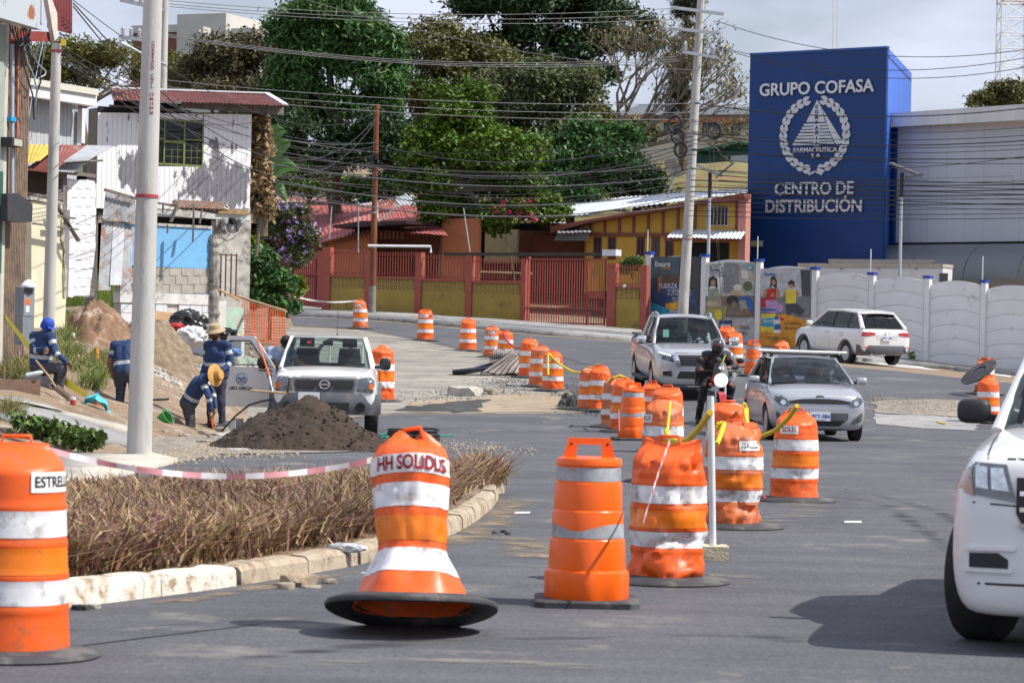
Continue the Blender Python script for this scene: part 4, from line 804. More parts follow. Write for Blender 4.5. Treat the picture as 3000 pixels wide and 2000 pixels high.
def plate(t,y,z,txt,tm,w=.34,h=.17,rear=False,small=None,x=0):
 s = 1 if rear else -1;mb = MB();mb.box((x-w/2,y,z-h/2),(x+w/2,y+s*.008,z+h/2));o = mb.obj('number_plate',PLATE,t,False,False)
 share('lettering',text_mesh('lettering',txt,h*.62,tm,.0008,.0015,xs=.92),o,(x,y+s*.0105,z-h*.03),(0,0,math.pi if rear else 0))
 if small:share('lettering',text_mesh('lettering',small,h*.15,tm,.0005,0),o,(x,y+s*.0105,z-h*.40),(0,0,math.pi if rear else 0))
 return o
def seam(t,bvh,face,a,b,w=.012,m=BLACKP):
 a,b = Vector((a[0],a[1])),Vector((b[0],b[1]));n = (b-a).normalized();n = Vector((-n.y,n.x))*w/2;decal(t,bvh,'panel_gap',[tuple(a-n),tuple(b-n),tuple(b+n),tuple(a+n)],face,m,.002,.12,0)
def heading(front_px,rz,half):
 """ground point under the middle of the vehicle from the ground pixel under its nose"""
 g = G(*front_px);c = Vector((g.x,g.y,0))-Vector((math.sin(rz),-math.cos(rz),0))*half;
 f = Vector((g.x,g.y,0));b = c*2-f;zf,zb = gz(f.x,f.y),gz(b.x,b.y);return Vector((c.x,c.y,(zf+zb)/2)),math.atan2(zb-zf,2*half)
def vehicle(name,label,cat,front_px,rz,half,pitch=True):
 c,pt = heading(front_px,rz,half);t = thing(name,label,cat,c,rz)
 if pitch:t.rotation_euler = (pt,0,rz)     # nose lower on the slope
 return t
# ---- white utility pickup with open door
RZ = R(2.5);t = vehicle('pickup_truck','white utility pickup with open passenger door and grey bumper behind the soil mound','pickup truck',(948,1276),RZ,2.45);TRK = t
ST = [(-2.44,[(0,.42),(.60,.42),(.74,.44),(.80,.58),(.80,.80),(.76,.90),(.60,.93),(0,.95)]),(-2.38,[(0,.36),(.66,.36),(.82,.38),(.88,.58),(.87,.84),(.83,.99),(.66,1.03),(0,1.05)]),(-2.05,[(0,.34),(.7,.34),(.86,.38),(.91,.6),(.90,.88),(.86,1.04),(.70,1.10),(0,1.13)]),
      (-1.2,[(0,.34),(.7,.34),(.86,.36),(.91,.6),(.90,.92),(.85,1.10),(.70,1.16),(0,1.19)]),(-1.0,[(0,.34),(.7,.34),(.86,.36),(.91,.6),(.90,.94),(.85,1.12),(.72,1.15),(0,1.15)]),(.9,[(0,.34),(.7,.34),(.86,.36),(.91,.6),(.90,.94),(.86,1.12),(.72,1.14),(0,1.14)]),
      (1.0,[(0,.4),(.7,.4),(.86,.42),(.91,.6),(.90,.94),(.87,1.14),(.72,1.16),(0,1.16)]),(2.40,[(0,.5),(.7,.5),(.86,.52),(.90,.64),(.89,.94),(.87,1.14),(.72,1.16),(0,1.16)]),(2.45,[(0,.5),(.66,.5),(.82,.55),(.86,.66),(.85,.94),(.82,1.10),(.68,1.12),(0,1.12)])]
WH = [(.80,-1.55),(-.80,-1.55),(.80,1.40),(-.80,1.40)]
bo = loft_body(t,ST,P_WHITE,wheels=WH,wr=.365,wclear=.07,width=.92);bv = body_bvh(bo)
for x,y in WH:wheel(t,x,y,.365,.235,RIMW,6)
cabin(t,P_WHITE,GLS,(-1.12,.80,1.13),(-.52,.64,1.66),(.78,.64,1.66),(.98,.78,1.15),mid=(.0,),pil=.07,crown=.03)
seats_and_crew(t,-.15,.95)
mb = MB();mb.box((-.09,-.62,1.52),(.09,-.58,1.60));mb.obj('rear_view_mirror',BLACKP,t,False,False)
GRB = mat('grey_bumper',(.10,.105,.125),.55,var=.15,scale=5,dirt=(.2,.18,.15),dirt_amt=.2)
mb = MB();mb.slab(lambda u,v:((u*2-1)*.90,-2.52+.16*abs(u*2-1)**2.5+.03*abs(v*2-1)**2,.36+v*.36),18,6,(0,.16,0));mb.obj('bumper',GRB,t,R(40),False)
mb = MB();mb.slab(lambda u,v:((u*2-1)*.42,-2.535,.40+v*.17),4,2,(0,.02,0));mb.obj('lower_intake',BLACKP,t,False,False)
for s in (-1,1):mb = MB();mb.lathe([(.085,0),(.085,.02),(.06,.025),(.055,.005),(0,.005)],(s*.62,-2.47,.50),18,axis=(0,-1,0));mb.obj('fog_lamp',BLACKP,t,R(40),False)
decal(t,bv,'grille_surround',[(-.50,.74),(.50,.74),(.56,.99),(-.56,.99)],'front',GRB,.02)
for s in (-1,1):decal(t,bv,'grille',[(s*.17,.80),(s*.47,.80),(s*.50,.95),(s*.13,.95)][::s],'front',BLACKP,.030)
decal(t,bv,'grille',[(-.10,.80),(.10,.80),(.16,.95),(-.16,.95)],'front',BLACKP,.030)
mb = MB()
for s in (-1,1):mb.bar((s*.20,-2.485,.78),(s*.09,-2.48,.97),.05,.03,(0,1,0))
mb = MB();mb.tube([Vector((math.cos(a)*.085,-2.50,.87+math.sin(a)*.07)) for a in np.linspace(0,6.283,20,endpoint=False)],.010,6,close=True);mb.box((-.10,-2.51,.855),(.10,-2.49,.89));mb.obj('badge',CHROME,t,R(40),False)
hl = [(.54,.76),(.86,.74),(.89,.84),(.86,.99),(.74,1.01),(.57,.98)]
for s in (1,-1):
 decal(t,bv,'headlight',hl if s > 0 else mirx(hl),'front',LENS,.018);c = [(.79+.045*math.cos(a),.845+.055*math.sin(a)) for a in np.linspace(0,6.283,14,endpoint=False)];decal(t,bv,'indicator',c if s > 0 else mirx(c),'front',AMBER,.026,.03)
plate(t,-2.545,.655,'1373',mat('green_print',(.05,.22,.12),.5,var=0),.36,.17,x=-.26)
for s in (1,-1):
 for (x,y) in ((.80,-1.55),(.80,1.40)):    # grey wheel flares
  mb = MB();mb.slab(lambda u,v:(s*(.885+.075*v),y-math.cos(u*math.pi)*(.445+.035*v),.365+math.sin(u*math.pi)*(.445+.035*v)),18,2,(-s*.05,0,0));mb.obj('wheel_flare',GRB,t,R(50),False)
mirror(t,.86,-.92,1.22,BLACKP,(.20,.13,.22),.06)
mb = MB();mb.tube([(.15,.2,1.70),(.15,.2,2.45)],.004,5);mb.tube([(.15,.2,1.69),(.15,.2,1.73)],.02,8);mb.obj('aerial',BLACKP,t,False,False)
mb = MB();mb.tube([(-.45,-1.17,1.16),(.05,-1.10,1.175)],.012,6);mb.obj('wiper',BLACKP,t,False,False);mb = MB();mb.tube([(.1,-1.17,1.165),(.62,-1.10,1.17)],.012,6);mb.obj('wiper',BLACKP,t,False,False)
mb = MB();mb.box((-.36,-.70,1.53),(-.29,-.695,1.60));mb.obj('windscreen_sticker',mat('sticker_red',(.5,.05,.08),.5,var=0),t,False,False)
for y in (-.45,.45):mb = MB();mb.box((.912,y,.93),(.93,y+.14,.97));mb.obj('door_handle',BLACKP,t,False,False)
for y in (-1.02,.02,.96):seam(t,bv,'left',(y,.45),(y,1.10))
seam(t,bv,'front',(-.78,1.005),(.78,1.005),.012)
mb = MB()
for s in (-1,1):
 mb.tube([(s*.60,1.15,1.16),(s*.60,1.2,1.55)],.02,8)
mb.tube([(-.60,1.2,1.55),(.60,1.2,1.55)],.02,8);mb.tube([(0,1.2,1.16),(0,1.2,1.55)],.018,8);mb.obj('bed_rack',P_WHITE,t,True,False)
mb = MB();c0 = Vector((.1,1.5,1.30));mb.tube([c0+Vector((math.cos(a)*.33,.05,math.sin(a)*.33)) for a in np.linspace(0,6.283,28,endpoint=False)],.035,8,close=True);mb.obj('spare_tyre',TYRE,t,True,False)
# open door, swung towards the houses
e = bpy.data.objects.new('door',None);COL.objects.link(e);e.parent = t;e.location = (-.90,-.98,0);e.rotation_euler = (0,0,R(76))
def door_pt(u,z):return Vector((0,u,z))
out = [(0,.42),(1.0,.42),(1.02,.90),(1.02,1.12),(.90,1.60),(.84,1.66),(.42,1.66),(.36,1.62),(0,1.14)];win = [(.16,1.16),(.95,1.15),(.84,1.57),(.46,1.58)]
mb = MB();lo = [(0,.42),(1.0,.42),(1.02,.90),(1.02,1.12),(0,1.12)];mb.prism([(-.03,u,z) for u,z in lo],(.06,0,0))
def strip(a,b,c,d_):mb.prism([(-.022,*a),(-.022,*b),(-.022,*c),(-.022,*d_)],(.044,0,0))
strip((0,1.12),(.16,1.16),(.46,1.58),(.38,1.66));strip((.38,1.66),(.46,1.58),(.84,1.57),(.87,1.66));strip((.87,1.66),(.84,1.57),(.95,1.15),(1.03,1.12));mb.obj('door_shell',P_WHITE,e,False,False)
mb = MB();mb.add([(0,*p_) for p_ in win],[(0,1,2,3)]);mb.obj('door_window',GLS,e,False,False)
mb = MB();
for a,b in zip(win,win[1:]+win[:1]):mb.bar((-.024,*a),(-.024,*b),.02,.012,(1,0,0))
mb.obj('window_seal',BLACKP,e,False,False)
LOGO = mat('logo_blue',(.02,.10,.36),.5,var=0)
mb = MB();mb.box((-.046,.86,.965),(-.03,1.0,.995));mb.obj('door_handle',BLACKP,e,False,False)
def door_text(body,size,m,u,z,b=.001):me = text_mesh('lettering',body,size,m,.0008,b);share('lettering',me,e,(-.034,u,z),(0,0,R(-90)))
door_text('USO OFICIAL',.075,TXK,.60,.74,.0025);door_text('AyA',.085,LOGO,.60,.915,.003);door_text('FRONTIER',.055,TXK,.16,1.06);door_text('13',.11,LOGO,.10,.97,.003)
mb = MB();mb.tube([Vector((-.034,.60+math.cos(a)*.10,.91+math.sin(a)*.095)) for a in np.linspace(0,6.283,24,endpoint=False)],.006,5,close=True);mb.obj('emblem_ring',LOGO,e,True,False)
mb = MB();mb.slab(lambda u,v:(-.034,.53+u*.14,.855+.012*math.sin(u*12)+v*.016),12,1,(-.003,0,0));mb.obj('emblem_wave',LOGO,e,False,False)
mb = MB();mb.ball((-.12,.20,1.20),(.06,.10,.11),12,8);mb.obj('wing_mirror',BLACKP,e,True,False)
# ---- silver pickup coming down the lane
RZ = R(4.5);t = vehicle('pickup_truck','silver double cab pickup with roof rails beside the motorcycle','pickup truck',(2042,1176),RZ,2.62)
ST = [(-2.62,[(0,.40),(.55,.40),(.70,.43),(.76,.56),(.74,.82),(.68,.98),(.5,1.03),(0,1.04)]),(-2.52,[(0,.33),(.66,.33),(.85,.36),(.90,.56),(.88,.86),(.82,1.04),(.62,1.09),(0,1.11)]),(-2.1,[(0,.32),(.7,.32),(.90,.36),(.94,.6),(.92,.92),(.86,1.10),(.66,1.15),(0,1.17)]),
      (-1.25,[(0,.32),(.7,.32),(.88,.36),(.925,.6),(.92,.96),(.86,1.17),(.68,1.22),(0,1.24)]),(-1.0,[(0,.32),(.7,.32),(.88,.36),(.925,.6),(.92,.98),(.87,1.19),(.7,1.20),(0,1.20)]),(.85,[(0,.34),(.7,.34),(.88,.38),(.925,.6),(.92,.98),(.88,1.20),(.72,1.20),(0,1.20)]),
      (1.0,[(0,.40),(.7,.40),(.88,.44),(.925,.62),(.92,.98),(.89,1.22),(.74,1.23),(0,1.23)]),(2.55,[(0,.48),(.7,.48),(.88,.50),(.92,.64),(.915,.98),(.89,1.22),(.74,1.23),(0,1.23)]),(2.62,[(0,.5),(.66,.5),(.84,.55),(.88,.66),(.87,.98),(.84,1.18),(.70,1.19),(0,1.19)])]
WH = [(.80,-1.62),(-.80,-1.62),(.80,1.53),(-.80,1.53)]
bo = loft_body(t,ST,P_SILV2,wheels=WH,wr=.39,wclear=.06,width=.93);bv = body_bvh(bo)
for x,y in WH:wheel(t,x,y,.39,.25,RIMS,6)
cabin(t,P_SILV2,glass('pickup_glass',(.5,.57,.58),.72),(-1.15,.80,1.19),(-.42,.62,1.74),(.72,.63,1.74),(.93,.80,1.21),mid=(.05,),pil=.065,crown=.05,rearglass=GLD)
seats_and_crew(t,-.1,.98)
crewman(t,'driver in white shirt inside the silver pickup',.38,-.02,.88,WSHIRT,SKIN,True);crewman(t,'bearded passenger in grey shirt inside the silver pickup',-.38,-.02,.86,GREYT,SKIN_D)
for s in (-1,1):
 mb = MB();mb.tube([(s*.60,-.34,1.75),(s*.615,-.22,1.835),(s*.62,.1,1.85),(s*.62,.62,1.83),(s*.61,.76,1.75)],[.03,.028,.024,.024,.03],8);mb.obj('roof_rail',CHROME,t,True,False)
decal(t,bv,'grille',[(-.36,.78),(.36,.78),(.44,1.02),(-.44,1.02)],'front',BLACKP,.012)
for k in range(4):z = .81+.055*k;decal(t,bv,'grille_bar',[(-.34-.02*k,z),(.34+.02*k,z),(.34+.02*k,z+.018),(-.34-.02*k,z+.018)],'front',GREYP,.022,.1)
for s in (1,-1):
 q = [(.36,.76),(.46,.76),(.56,1.04),(.46,1.04)];decal(t,bv,'grille_chrome',q if s > 0 else mirx(q),'front',CHROME,.028)
 q = [(.54,.86),(.80,.92),(.92,1.02),(.90,1.08),(.78,1.08),(.58,1.02)];decal(t,bv,'headlight',q if s > 0 else mirx(q),'front',LAMPD,.012)
 q = [(.60,.99),(.86,1.055),(.88,1.075),(.60,1.02)];decal(t,bv,'daytime_light',q if s > 0 else mirx(q),'front',mat('led_strip',(.8,.82,.85),.3,var=0,emit=1.2),.018)
 c = [(.67+.05*math.cos(a),.945+.05*math.sin(a)) for a in np.linspace(0,6.283,12,endpoint=False)];decal(t,bv,'lamp_reflector',c if s > 0 else mirx(c),'front',LENS,.018,.03)
 q = [(.52,.52),(.80,.54),(.82,.68),(.58,.68)];decal(t,bv,'fog_lamp_surround',q if s > 0 else mirx(q),'front',CHROME,.010);q = [(.56,.54),(.77,.56),(.78,.66),(.60,.66)];decal(t,bv,'fog_lamp',q if s > 0 else mirx(q),'front',BLACKP,.018)
 mirror(t,s*.86,-.90,1.26,CHROME,(.24,.13,.19),.07)
decal(t,bv,'lower_intake',[(-.46,.50),(.46,.50),(.40,.66),(-.40,.66)],'front',BLACKP,.012)
mb = MB();mb.box((-.86,1.02,1.235),(.86,2.56,1.275));mb.obj('bed_cover',BLACKP,t,False,False)
for s in (-1,1):mb = MB();mb.box((s*.86,-.95,.34),(s*1.02,1.0,.40));mb.obj('side_step',BLACKP,t,False,False)
for y in (-1.05,.0,.96):seam(t,bv,'right',(y,.45),(y,1.16));
for y in (-.15,.82):mb = MB();mb.box((-.945,y-.16,.99),(-.925,y,1.03));mb.obj('door_handle',CHROME,t,False,False)
mb = MB();mb.box((-.58,-1.02,1.33),(-.45,-.98,1.50));mb.obj('windscreen_sticker',mat('sticker_green',(.2,.5,.4),.5,var=0),t,False,False).rotation_euler = (0,0,0)
seam(t,bv,'front',(-.74,1.06),(.74,1.06),.012)
# ---- silver hatchback
RZ = R(3.0);t = vehicle('hatchback_car','silver hatchback with white ladder bar on its roof rack','car',(2400,1294),RZ,2.02)
ST = [(-2.02,[(0,.26),(.5,.26),(.64,.28),(.70,.42),(.69,.58),(.63,.71),(.48,.76),(0,.775)]),(-1.92,[(0,.19),(.60,.19),(.76,.22),(.82,.42),(.81,.64),(.76,.80),(.58,.85),(0,.865)]),(-1.55,[(0,.18),(.62,.18),(.80,.21),(.855,.44),(.85,.68),(.81,.86),(.62,.91),(0,.94)]),
      (-.95,[(0,.18),(.64,.18),(.82,.20),(.86,.45),(.86,.72),(.82,.93),(.62,.99),(0,1.02)]),(-.70,[(0,.18),(.64,.18),(.82,.20),(.86,.45),(.86,.74),(.82,.95),(.66,.98),(0,.98)]),(1.2,[(0,.2),(.64,.2),(.82,.22),(.86,.45),(.86,.78),(.82,1.0),(.66,1.02),(0,1.02)]),
      (1.85,[(0,.26),(.6,.26),(.78,.28),(.83,.46),(.83,.80),(.78,1.02),(.6,1.04),(0,1.04)]),(2.02,[(0,.32),(.5,.32),(.68,.34),(.73,.5),(.72,.8),(.66,.98),(.5,1.0),(0,1.0)])]
WH = [(.74,-1.27),(-.74,-1.27),(.74,1.30),(-.74,1.30)]
bo = loft_body(t,ST,P_SILV,wheels=WH,wr=.31,wclear=.045,width=.86);bv = body_bvh(bo)
for x,y in WH:wheel(t,x,y,.31,.20,RIMS,8)
cabin(t,P_SILV,glass('hatch_glass',(.5,.57,.58),.76),(-1.02,.74,.99),(-.12,.56,1.42),(1.35,.55,1.42),(1.85,.70,1.04),mid=(.32,),pil=.055,crown=.045,rearglass=GLD)
seats_and_crew(t,.12,.72,.34)
crewman(t,'driver with glasses behind the wheel of the silver hatchback',.34,.20,.58,BJACK,SKIN,True);crewman(t,'passenger in dark top inside the silver hatchback',-.34,.20,.56,JEAN,SKIN_D)
mb = MB();mb.box((-.10,.02,1.30),(.10,.06,1.37));mb.obj('rear_view_mirror',BLACKP,t,False,False)
decal(t,bv,'grille',[(-.52,.655),(.52,.655),(.55,.70),(.30,.735),(0,.745),(-.30,.735),(-.55,.70)],'front',BLACKP,.010)
decal(t,bv,'grille_chrome',[(-.56,.70),(-.30,.738),(0,.748),(.30,.738),(.56,.70),(.56,.715),(.30,.755),(0,.765),(-.30,.755),(-.56,.715)],'front',CHROME,.012)
decal(t,bv,'lower_intake',[(-.36,.27),(.36,.27),(.50,.40),(.50,.50),(-.50,.50),(-.50,.40)],'front',GREYP,.008)
decal(t,bv,'intake_mesh',[(-.34,.28),(.34,.28),(.42,.37),(-.42,.37)],'front',BLACKP,.014)
for s in (1,-1):
 q = [(.48,.66),(.56,.60),(.70,.62),(.82,.76),(.84,.88),(.80,.90),(.70,.82)];decal(t,bv,'headlight',q if s > 0 else mirx(q),'front',LENS,.010)
 c = [(.635+.045*math.cos(a),.675+.045*math.sin(a)) for a in np.linspace(0,6.283,12,endpoint=False)];decal(t,bv,'lamp_reflector',c if s > 0 else mirx(c),'front',CHROME,.015,.03);c = [(.74+.045*math.cos(a),.73+.05*math.sin(a)) for a in np.linspace(0,6.283,12,endpoint=False)];decal(t,bv,'lamp_reflector',c if s > 0 else mirx(c),'front',LAMPD,.015,.03)
 q = [(.53,.33),(.60,.30),(.73,.36),(.76,.48),(.74,.52)];decal(t,bv,'fog_lamp_surround',q if s > 0 else mirx(q),'front',GREYP,.008)
 c = [(.69+.03*math.cos(a),.40+.03*math.sin(a)) for a in np.linspace(0,6.283,10,endpoint=False)];decal(t,bv,'fog_lamp',c if s > 0 else mirx(c),'front',LENS,.014,.03)
 mirror(t,s*.80,-.62,1.04,P_SILV,(.20,.13,.13),.06)
c = [(.075*math.cos(a),.775+.03*math.sin(a)) for a in np.linspace(0,6.283,16,endpoint=False)];decal(t,bv,'badge',c,'front',BLACKP,.012,.03)
mb = MB();share('lettering',text_mesh('lettering','KIA',.042,CHROME,.002,.001),t,(0,-1.985,.775))
plate(t,-2.06,.445,'MYY-984',TXB,.36,.16,small='CENTROAMERICA')
for y in (-.62,.34,1.22):seam(t,bv,'right',(y,.30),(y,.96),.010)
for y in (.12,1.0):mb = MB();mb.box((-.885,y-.08,.80),(-.862,y+.08,.83));mb.obj('door_handle',P_SILV,t,False,False)
for (a,b) in (((-.55,-.98,.985),(.02,-.86,1.03)),((0,-.98,1.0),(.60,-.86,1.01))):mb = MB();mb.tube([a,b],.010,6);mb.obj('wiper',BLACKP,t,False,False)
mb = MB();mb.box((-.46,-.78,1.10),(-.36,-.77,1.14));mb.obj('windscreen_sticker',PLATE,t,False,False)
for y in (.18,1.0):
 mb = MB();mb.bar((-.60,y,1.50),(.60,y,1.50),.05,.03);
 for s in (-1,1):mb.bar((s*.55,y,1.43),(s*.55,y,1.50),.06,.06)
 mb.obj('rack_bar',BLACKP,t,False,False)
mb = MB();w0 = t.matrix_basis@Vector((-.80,.05,1.545));w1 = t.matrix_basis@Vector((.80,.05,1.53));mb.tube([w0,w1],.028,10);o = mb.obj('white_bar',mat('white_bar',(.78,.78,.76),.5,var=.05),None,False);tag(o,'long white bar strapped across the silver hatchback roof rack','bar')
# ---- white crossover driving away
RZ = R(203);g = G(2545,1068);c = Vector((g.x,g.y,0))+Vector((math.sin(RZ),-math.cos(RZ),0))*1.35
t = thing('suv','white suv with red tail lights seen from behind along the white wall','suv',(c.x,c.y,0),RZ);t.scale = (1.07,1.07,1.07);zf = gz(c.x+math.sin(RZ)*1.3,c.y-math.cos(RZ)*1.3);zb = gz(c.x-math.sin(RZ)*1.3,c.y+math.cos(RZ)*1.3);t.location.z = (zf+zb)/2;t.rotation_euler = (math.atan2(zb-zf,2.6),0,RZ)
ST = [(-2.28,[(0,.34),(.5,.34),(.66,.38),(.72,.55),(.70,.74),(.62,.86),(.45,.90),(0,.92)]),(-2.1,[(0,.26),(.62,.26),(.82,.3),(.88,.55),(.86,.80),(.80,.96),(.6,1.0),(0,1.02)]),(-1.2,[(0,.24),(.66,.24),(.88,.28),(.93,.55),(.92,.85),(.86,1.05),(.66,1.10),(0,1.12)]),(-.95,[(0,.24),(.66,.24),(.88,.28),(.925,.55),(.92,.88),(.86,1.08),(.7,1.10),(0,1.10)]),
      (1.3,[(0,.26),(.66,.26),(.88,.3),(.93,.55),(.925,.90),(.87,1.13),(.72,1.15),(0,1.15)]),(2.0,[(0,.34),(.66,.34),(.86,.38),(.91,.6),(.905,.92),(.86,1.16),(.7,1.18),(0,1.18)]),(2.24,[(0,.42),(.62,.42),(.80,.44),(.87,.6),(.86,.92),(.80,1.13),(.64,1.15),(0,1.15)]),(2.30,[(0,.45),(.55,.45),(.74,.47),(.80,.6),(.79,.9),(.73,1.08),(.58,1.10),(0,1.10)])]
WH = [(.79,-1.36),(-.79,-1.36),(.79,1.33),(-.79,1.33)]
bo = loft_body(t,ST,P_WHITE,wheels=WH,wr=.355,wclear=.06,width=.92);bv = body_bvh(bo)
for x,y in WH:wheel(t,x,y,.355,.225,RIMS,5)
cabin(t,P_WHITE,GLD,(-1.15,.80,1.10),(-.35,.62,1.62),(1.55,.60,1.63),(2.10,.76,1.17),mid=(.25,1.18),pil=.08,crown=.055,rearglass=GLD)
for s in (1,-1):
 q = [(.42,.99),(.86,.93),(.93,1.02),(.90,1.06),(.60,1.075),(.42,1.05)];decal(t,bv,'tail_light',q if s > 0 else mirx(q),'rear',REDL,.018)
 for (x,y) in ((.79,-1.36),(.79,1.33)):mb = MB();mb.slab(lambda u,v:(s*(.90+.045*v),y-math.cos(u*math.pi)*(.42+.04*(1-v)),.355+math.sin(u*math.pi)*(.42+.04*(1-v))),18,2,(-s*.05,0,0));mb.obj('wheel_flare',GREYP,t,R(50),False)
 mirror(t,s*.86,-.80,1.18,BLACKP if s < 0 else P_WHITE,(.22,.13,.16),.07)
 mb = MB();mb.box((s*.88,-.95,.26),(s*.95,.9,.36));mb.obj('sill',GREYP,t,False,False)
 mb = MB();mb.tube([(s*.55,2.25,.37),(s*.55,2.36,.36)],.045,12);mb.obj('exhaust',CHROME,t,R(40),False)
mb = MB();mb.slab(lambda u,v:((u*2-1)*.92,2.38-.22*abs(u*2-1)**3-.02*(v*2-1)**2,.40+v*.26),16,5,(0,-.14,0));mb.obj('bumper',GREYP,t,R(40),False)
for s in (-1,1):mb = MB();mb.box((s*.62,2.33,.585),(s*.80,2.345,.615));mb.obj('reflector',REDL,t,False,False)
mb = MB();mb.slab(lambda u,v:((u*2-1)*.62,1.56+.16*v,1.685-.03*v-.03*(u*2-1)**2),8,3,(0,0,-.03));mb.obj('spoiler',P_WHITE,t,R(40),False)
decal(t,bv,'tailgate_trim',[(-.36,.85),(.36,.85),(.42,.99),(-.42,.99)],'rear',mat('white_recess',(.6,.6,.62),.4,var=0),.004);plate(t,2.335,.895,'PPC-385',TXB,.32,.16,rear=True)
mb = MB();mb.tube([Vector((math.cos(a)*.07,2.325,1.04+math.sin(a)*.045)) for a in np.linspace(0,6.283,18,endpoint=False)],.008,5,close=True);mb.tube([Vector((math.cos(a)*.028,2.325,1.045+math.sin(a)*.04)) for a in np.linspace(0,6.283,12,endpoint=False)],.006,5,close=True);mb.obj('badge',CHROME,t,True,False)
mb = MB();mb.tube([(-.05,2.02,1.22),(-.32,1.98,1.26)],.014,6);mb.obj('wiper',BLACKP,t,False,False)
for y in (-.6,.3,1.1):seam(t,bv,'left',(y,.4),(y,1.08),.010)
for y in (.12,.98):
 for s in (1,):mb = MB();mb.box((s*.925,y-.1,.95),(s*.95,y+.1,.99));mb.obj('door_handle',P_WHITE,t,False,False)
# ---- white pickup close by, mostly beyond the frame
RZ = R(-16);t = vehicle('pickup_truck','large white pickup cut off by the picture edge with black wing mirror','pickup truck',(3268,1938),RZ,2.6,False);t.location.z = 0
ST = [(-2.62,[(0,.24),(.62,.24),(.78,.26),(.84,.50),(.82,.84),(.76,1.02),(.6,1.07),(0,1.09)]),(-2.5,[(0,.20),(.74,.20),(.90,.22),(.945,.55),(.915,.9),(.87,1.08),(.7,1.14),(0,1.16)]),(-2.2,[(0,.22),(.74,.22),(.92,.25),(.96,.55),(.94,.93),(.88,1.12),(.7,1.18),(0,1.20)]),(-2.0,[(0,.30),(.72,.30),(.90,.34),(.96,.6),(.95,.95),(.89,1.15),(.7,1.21),(0,1.23)]),
      (-1.25,[(0,.32),(.72,.32),(.90,.36),(.95,.6),(.945,1.0),(.89,1.21),(.7,1.27),(0,1.29)]),(-1.0,[(0,.32),(.72,.32),(.90,.36),(.95,.6),(.945,1.0),(.89,1.22),(.7,1.24),(0,1.24)]),(.95,[(0,.34),(.72,.34),(.90,.38),(.95,.6),(.945,1.0),(.89,1.22),(.7,1.24),(0,1.24)]),(2.5,[(0,.48),(.72,.48),(.90,.5),(.94,.66),(.93,1.0),(.89,1.22),(.7,1.24),(0,1.24)]),(2.62,[(0,.5),(.66,.5),(.84,.55),(.88,.66),(.87,1.0),(.84,1.18),(.68,1.2),(0,1.2)])]
WH = [(.82,-1.72),(-.82,-1.72),(.82,1.5),(-.82,1.5)]
bo = loft_body(t,ST,P_WHITE,wheels=WH,wr=.39,wclear=.055,width=.95);bv = body_bvh(bo)
for x,y in WH:wheel(t,x,y,.39,.26,RIMS,6,R(-14) if y < 0 else 0)
cabin(t,P_WHITE,GLS,(-1.18,.83,1.23),(-.45,.66,1.80),(.75,.66,1.80),(.95,.82,1.24),mid=(.05,),pil=.07,crown=.05,rearglass=GLD);seats_and_crew(t,-.1,1.0)
for s in (1,-1):
 q = [(.56,.86),(.80,.90),(.90,.93),(.92,1.06),(.86,1.08),(.62,1.07)];decal(t,bv,'headlight',q if s > 0 else mirx(q),'front',LENS,.012)
 for q in ([(.60,.92),(.70,.93),(.71,1.05),(.64,1.05)],[(.72,.93),(.79,.94),(.80,1.06),(.73,1.055)]):decal(t,bv,'lamp_reflector',q if s > 0 else mirx(q),'front',mat('lamp_bright',(.62,.66,.70),.12,.6,.3,25,coat=1),.02,.03)
 q = [(.80,.89),(.905,.92),(.915,1.07),(.83,1.075)];decal(t,bv,'indicator',q if s > 0 else mirx(q),'front',mat('headlight_amber',(.42,.25,.18),.25,var=.2,coat=1),.016,.04)
 q = [(.60,.49),(.82,.49),(.82,.57),(.66,.575),(.60,.54)];decal(t,bv,'fog_recess',q if s > 0 else mirx(q),'front',BLACKP,.006)
 q = [(.575,.465),(.845,.465),(.845,.485),(.575,.485)];decal(t,bv,'fog_trim',q if s > 0 else mirx(q),'front',P_WHITE,.02);q = [(.56,.59),(.84,.585),(.84,.605),(.56,.61)];decal(t,bv,'fog_trim',q if s > 0 else mirx(q),'front',P_WHITE,.02)
 mirror(t,s*.88,-.92,1.33,BLACKP,(.21,.12,.155),.02)
decal(t,bv,'grille',[(-.46,.62),(.46,.62),(.56,.80),(.56,1.0),(-.56,1.0),(-.56,.80)],'front',BLACKP,.012)
for k in range(3):decal(t,bv,'grille_bar',[(-.54,.72+.09*k),(.54,.72+.09*k),(.54,.745+.09*k),(-.54,.745+.09*k)],'front',CHROME,.022,.12)
seam(t,bv,'front',(-.86,1.10),(.86,1.10),.012);
for y in (-1.05,.0):seam(t,bv,'right',(y,.45),(y,1.18),.010)
for s in (1,-1):seam(t,bv,'top',(s*.74,-2.45),(s*.80,-1.2),.010);seam(t,bv,'front',(s*.56,.84),(s*.93,.86),.010);seam(t,bv,'front',(s*.50,.40),(s*.90,.40),.014)
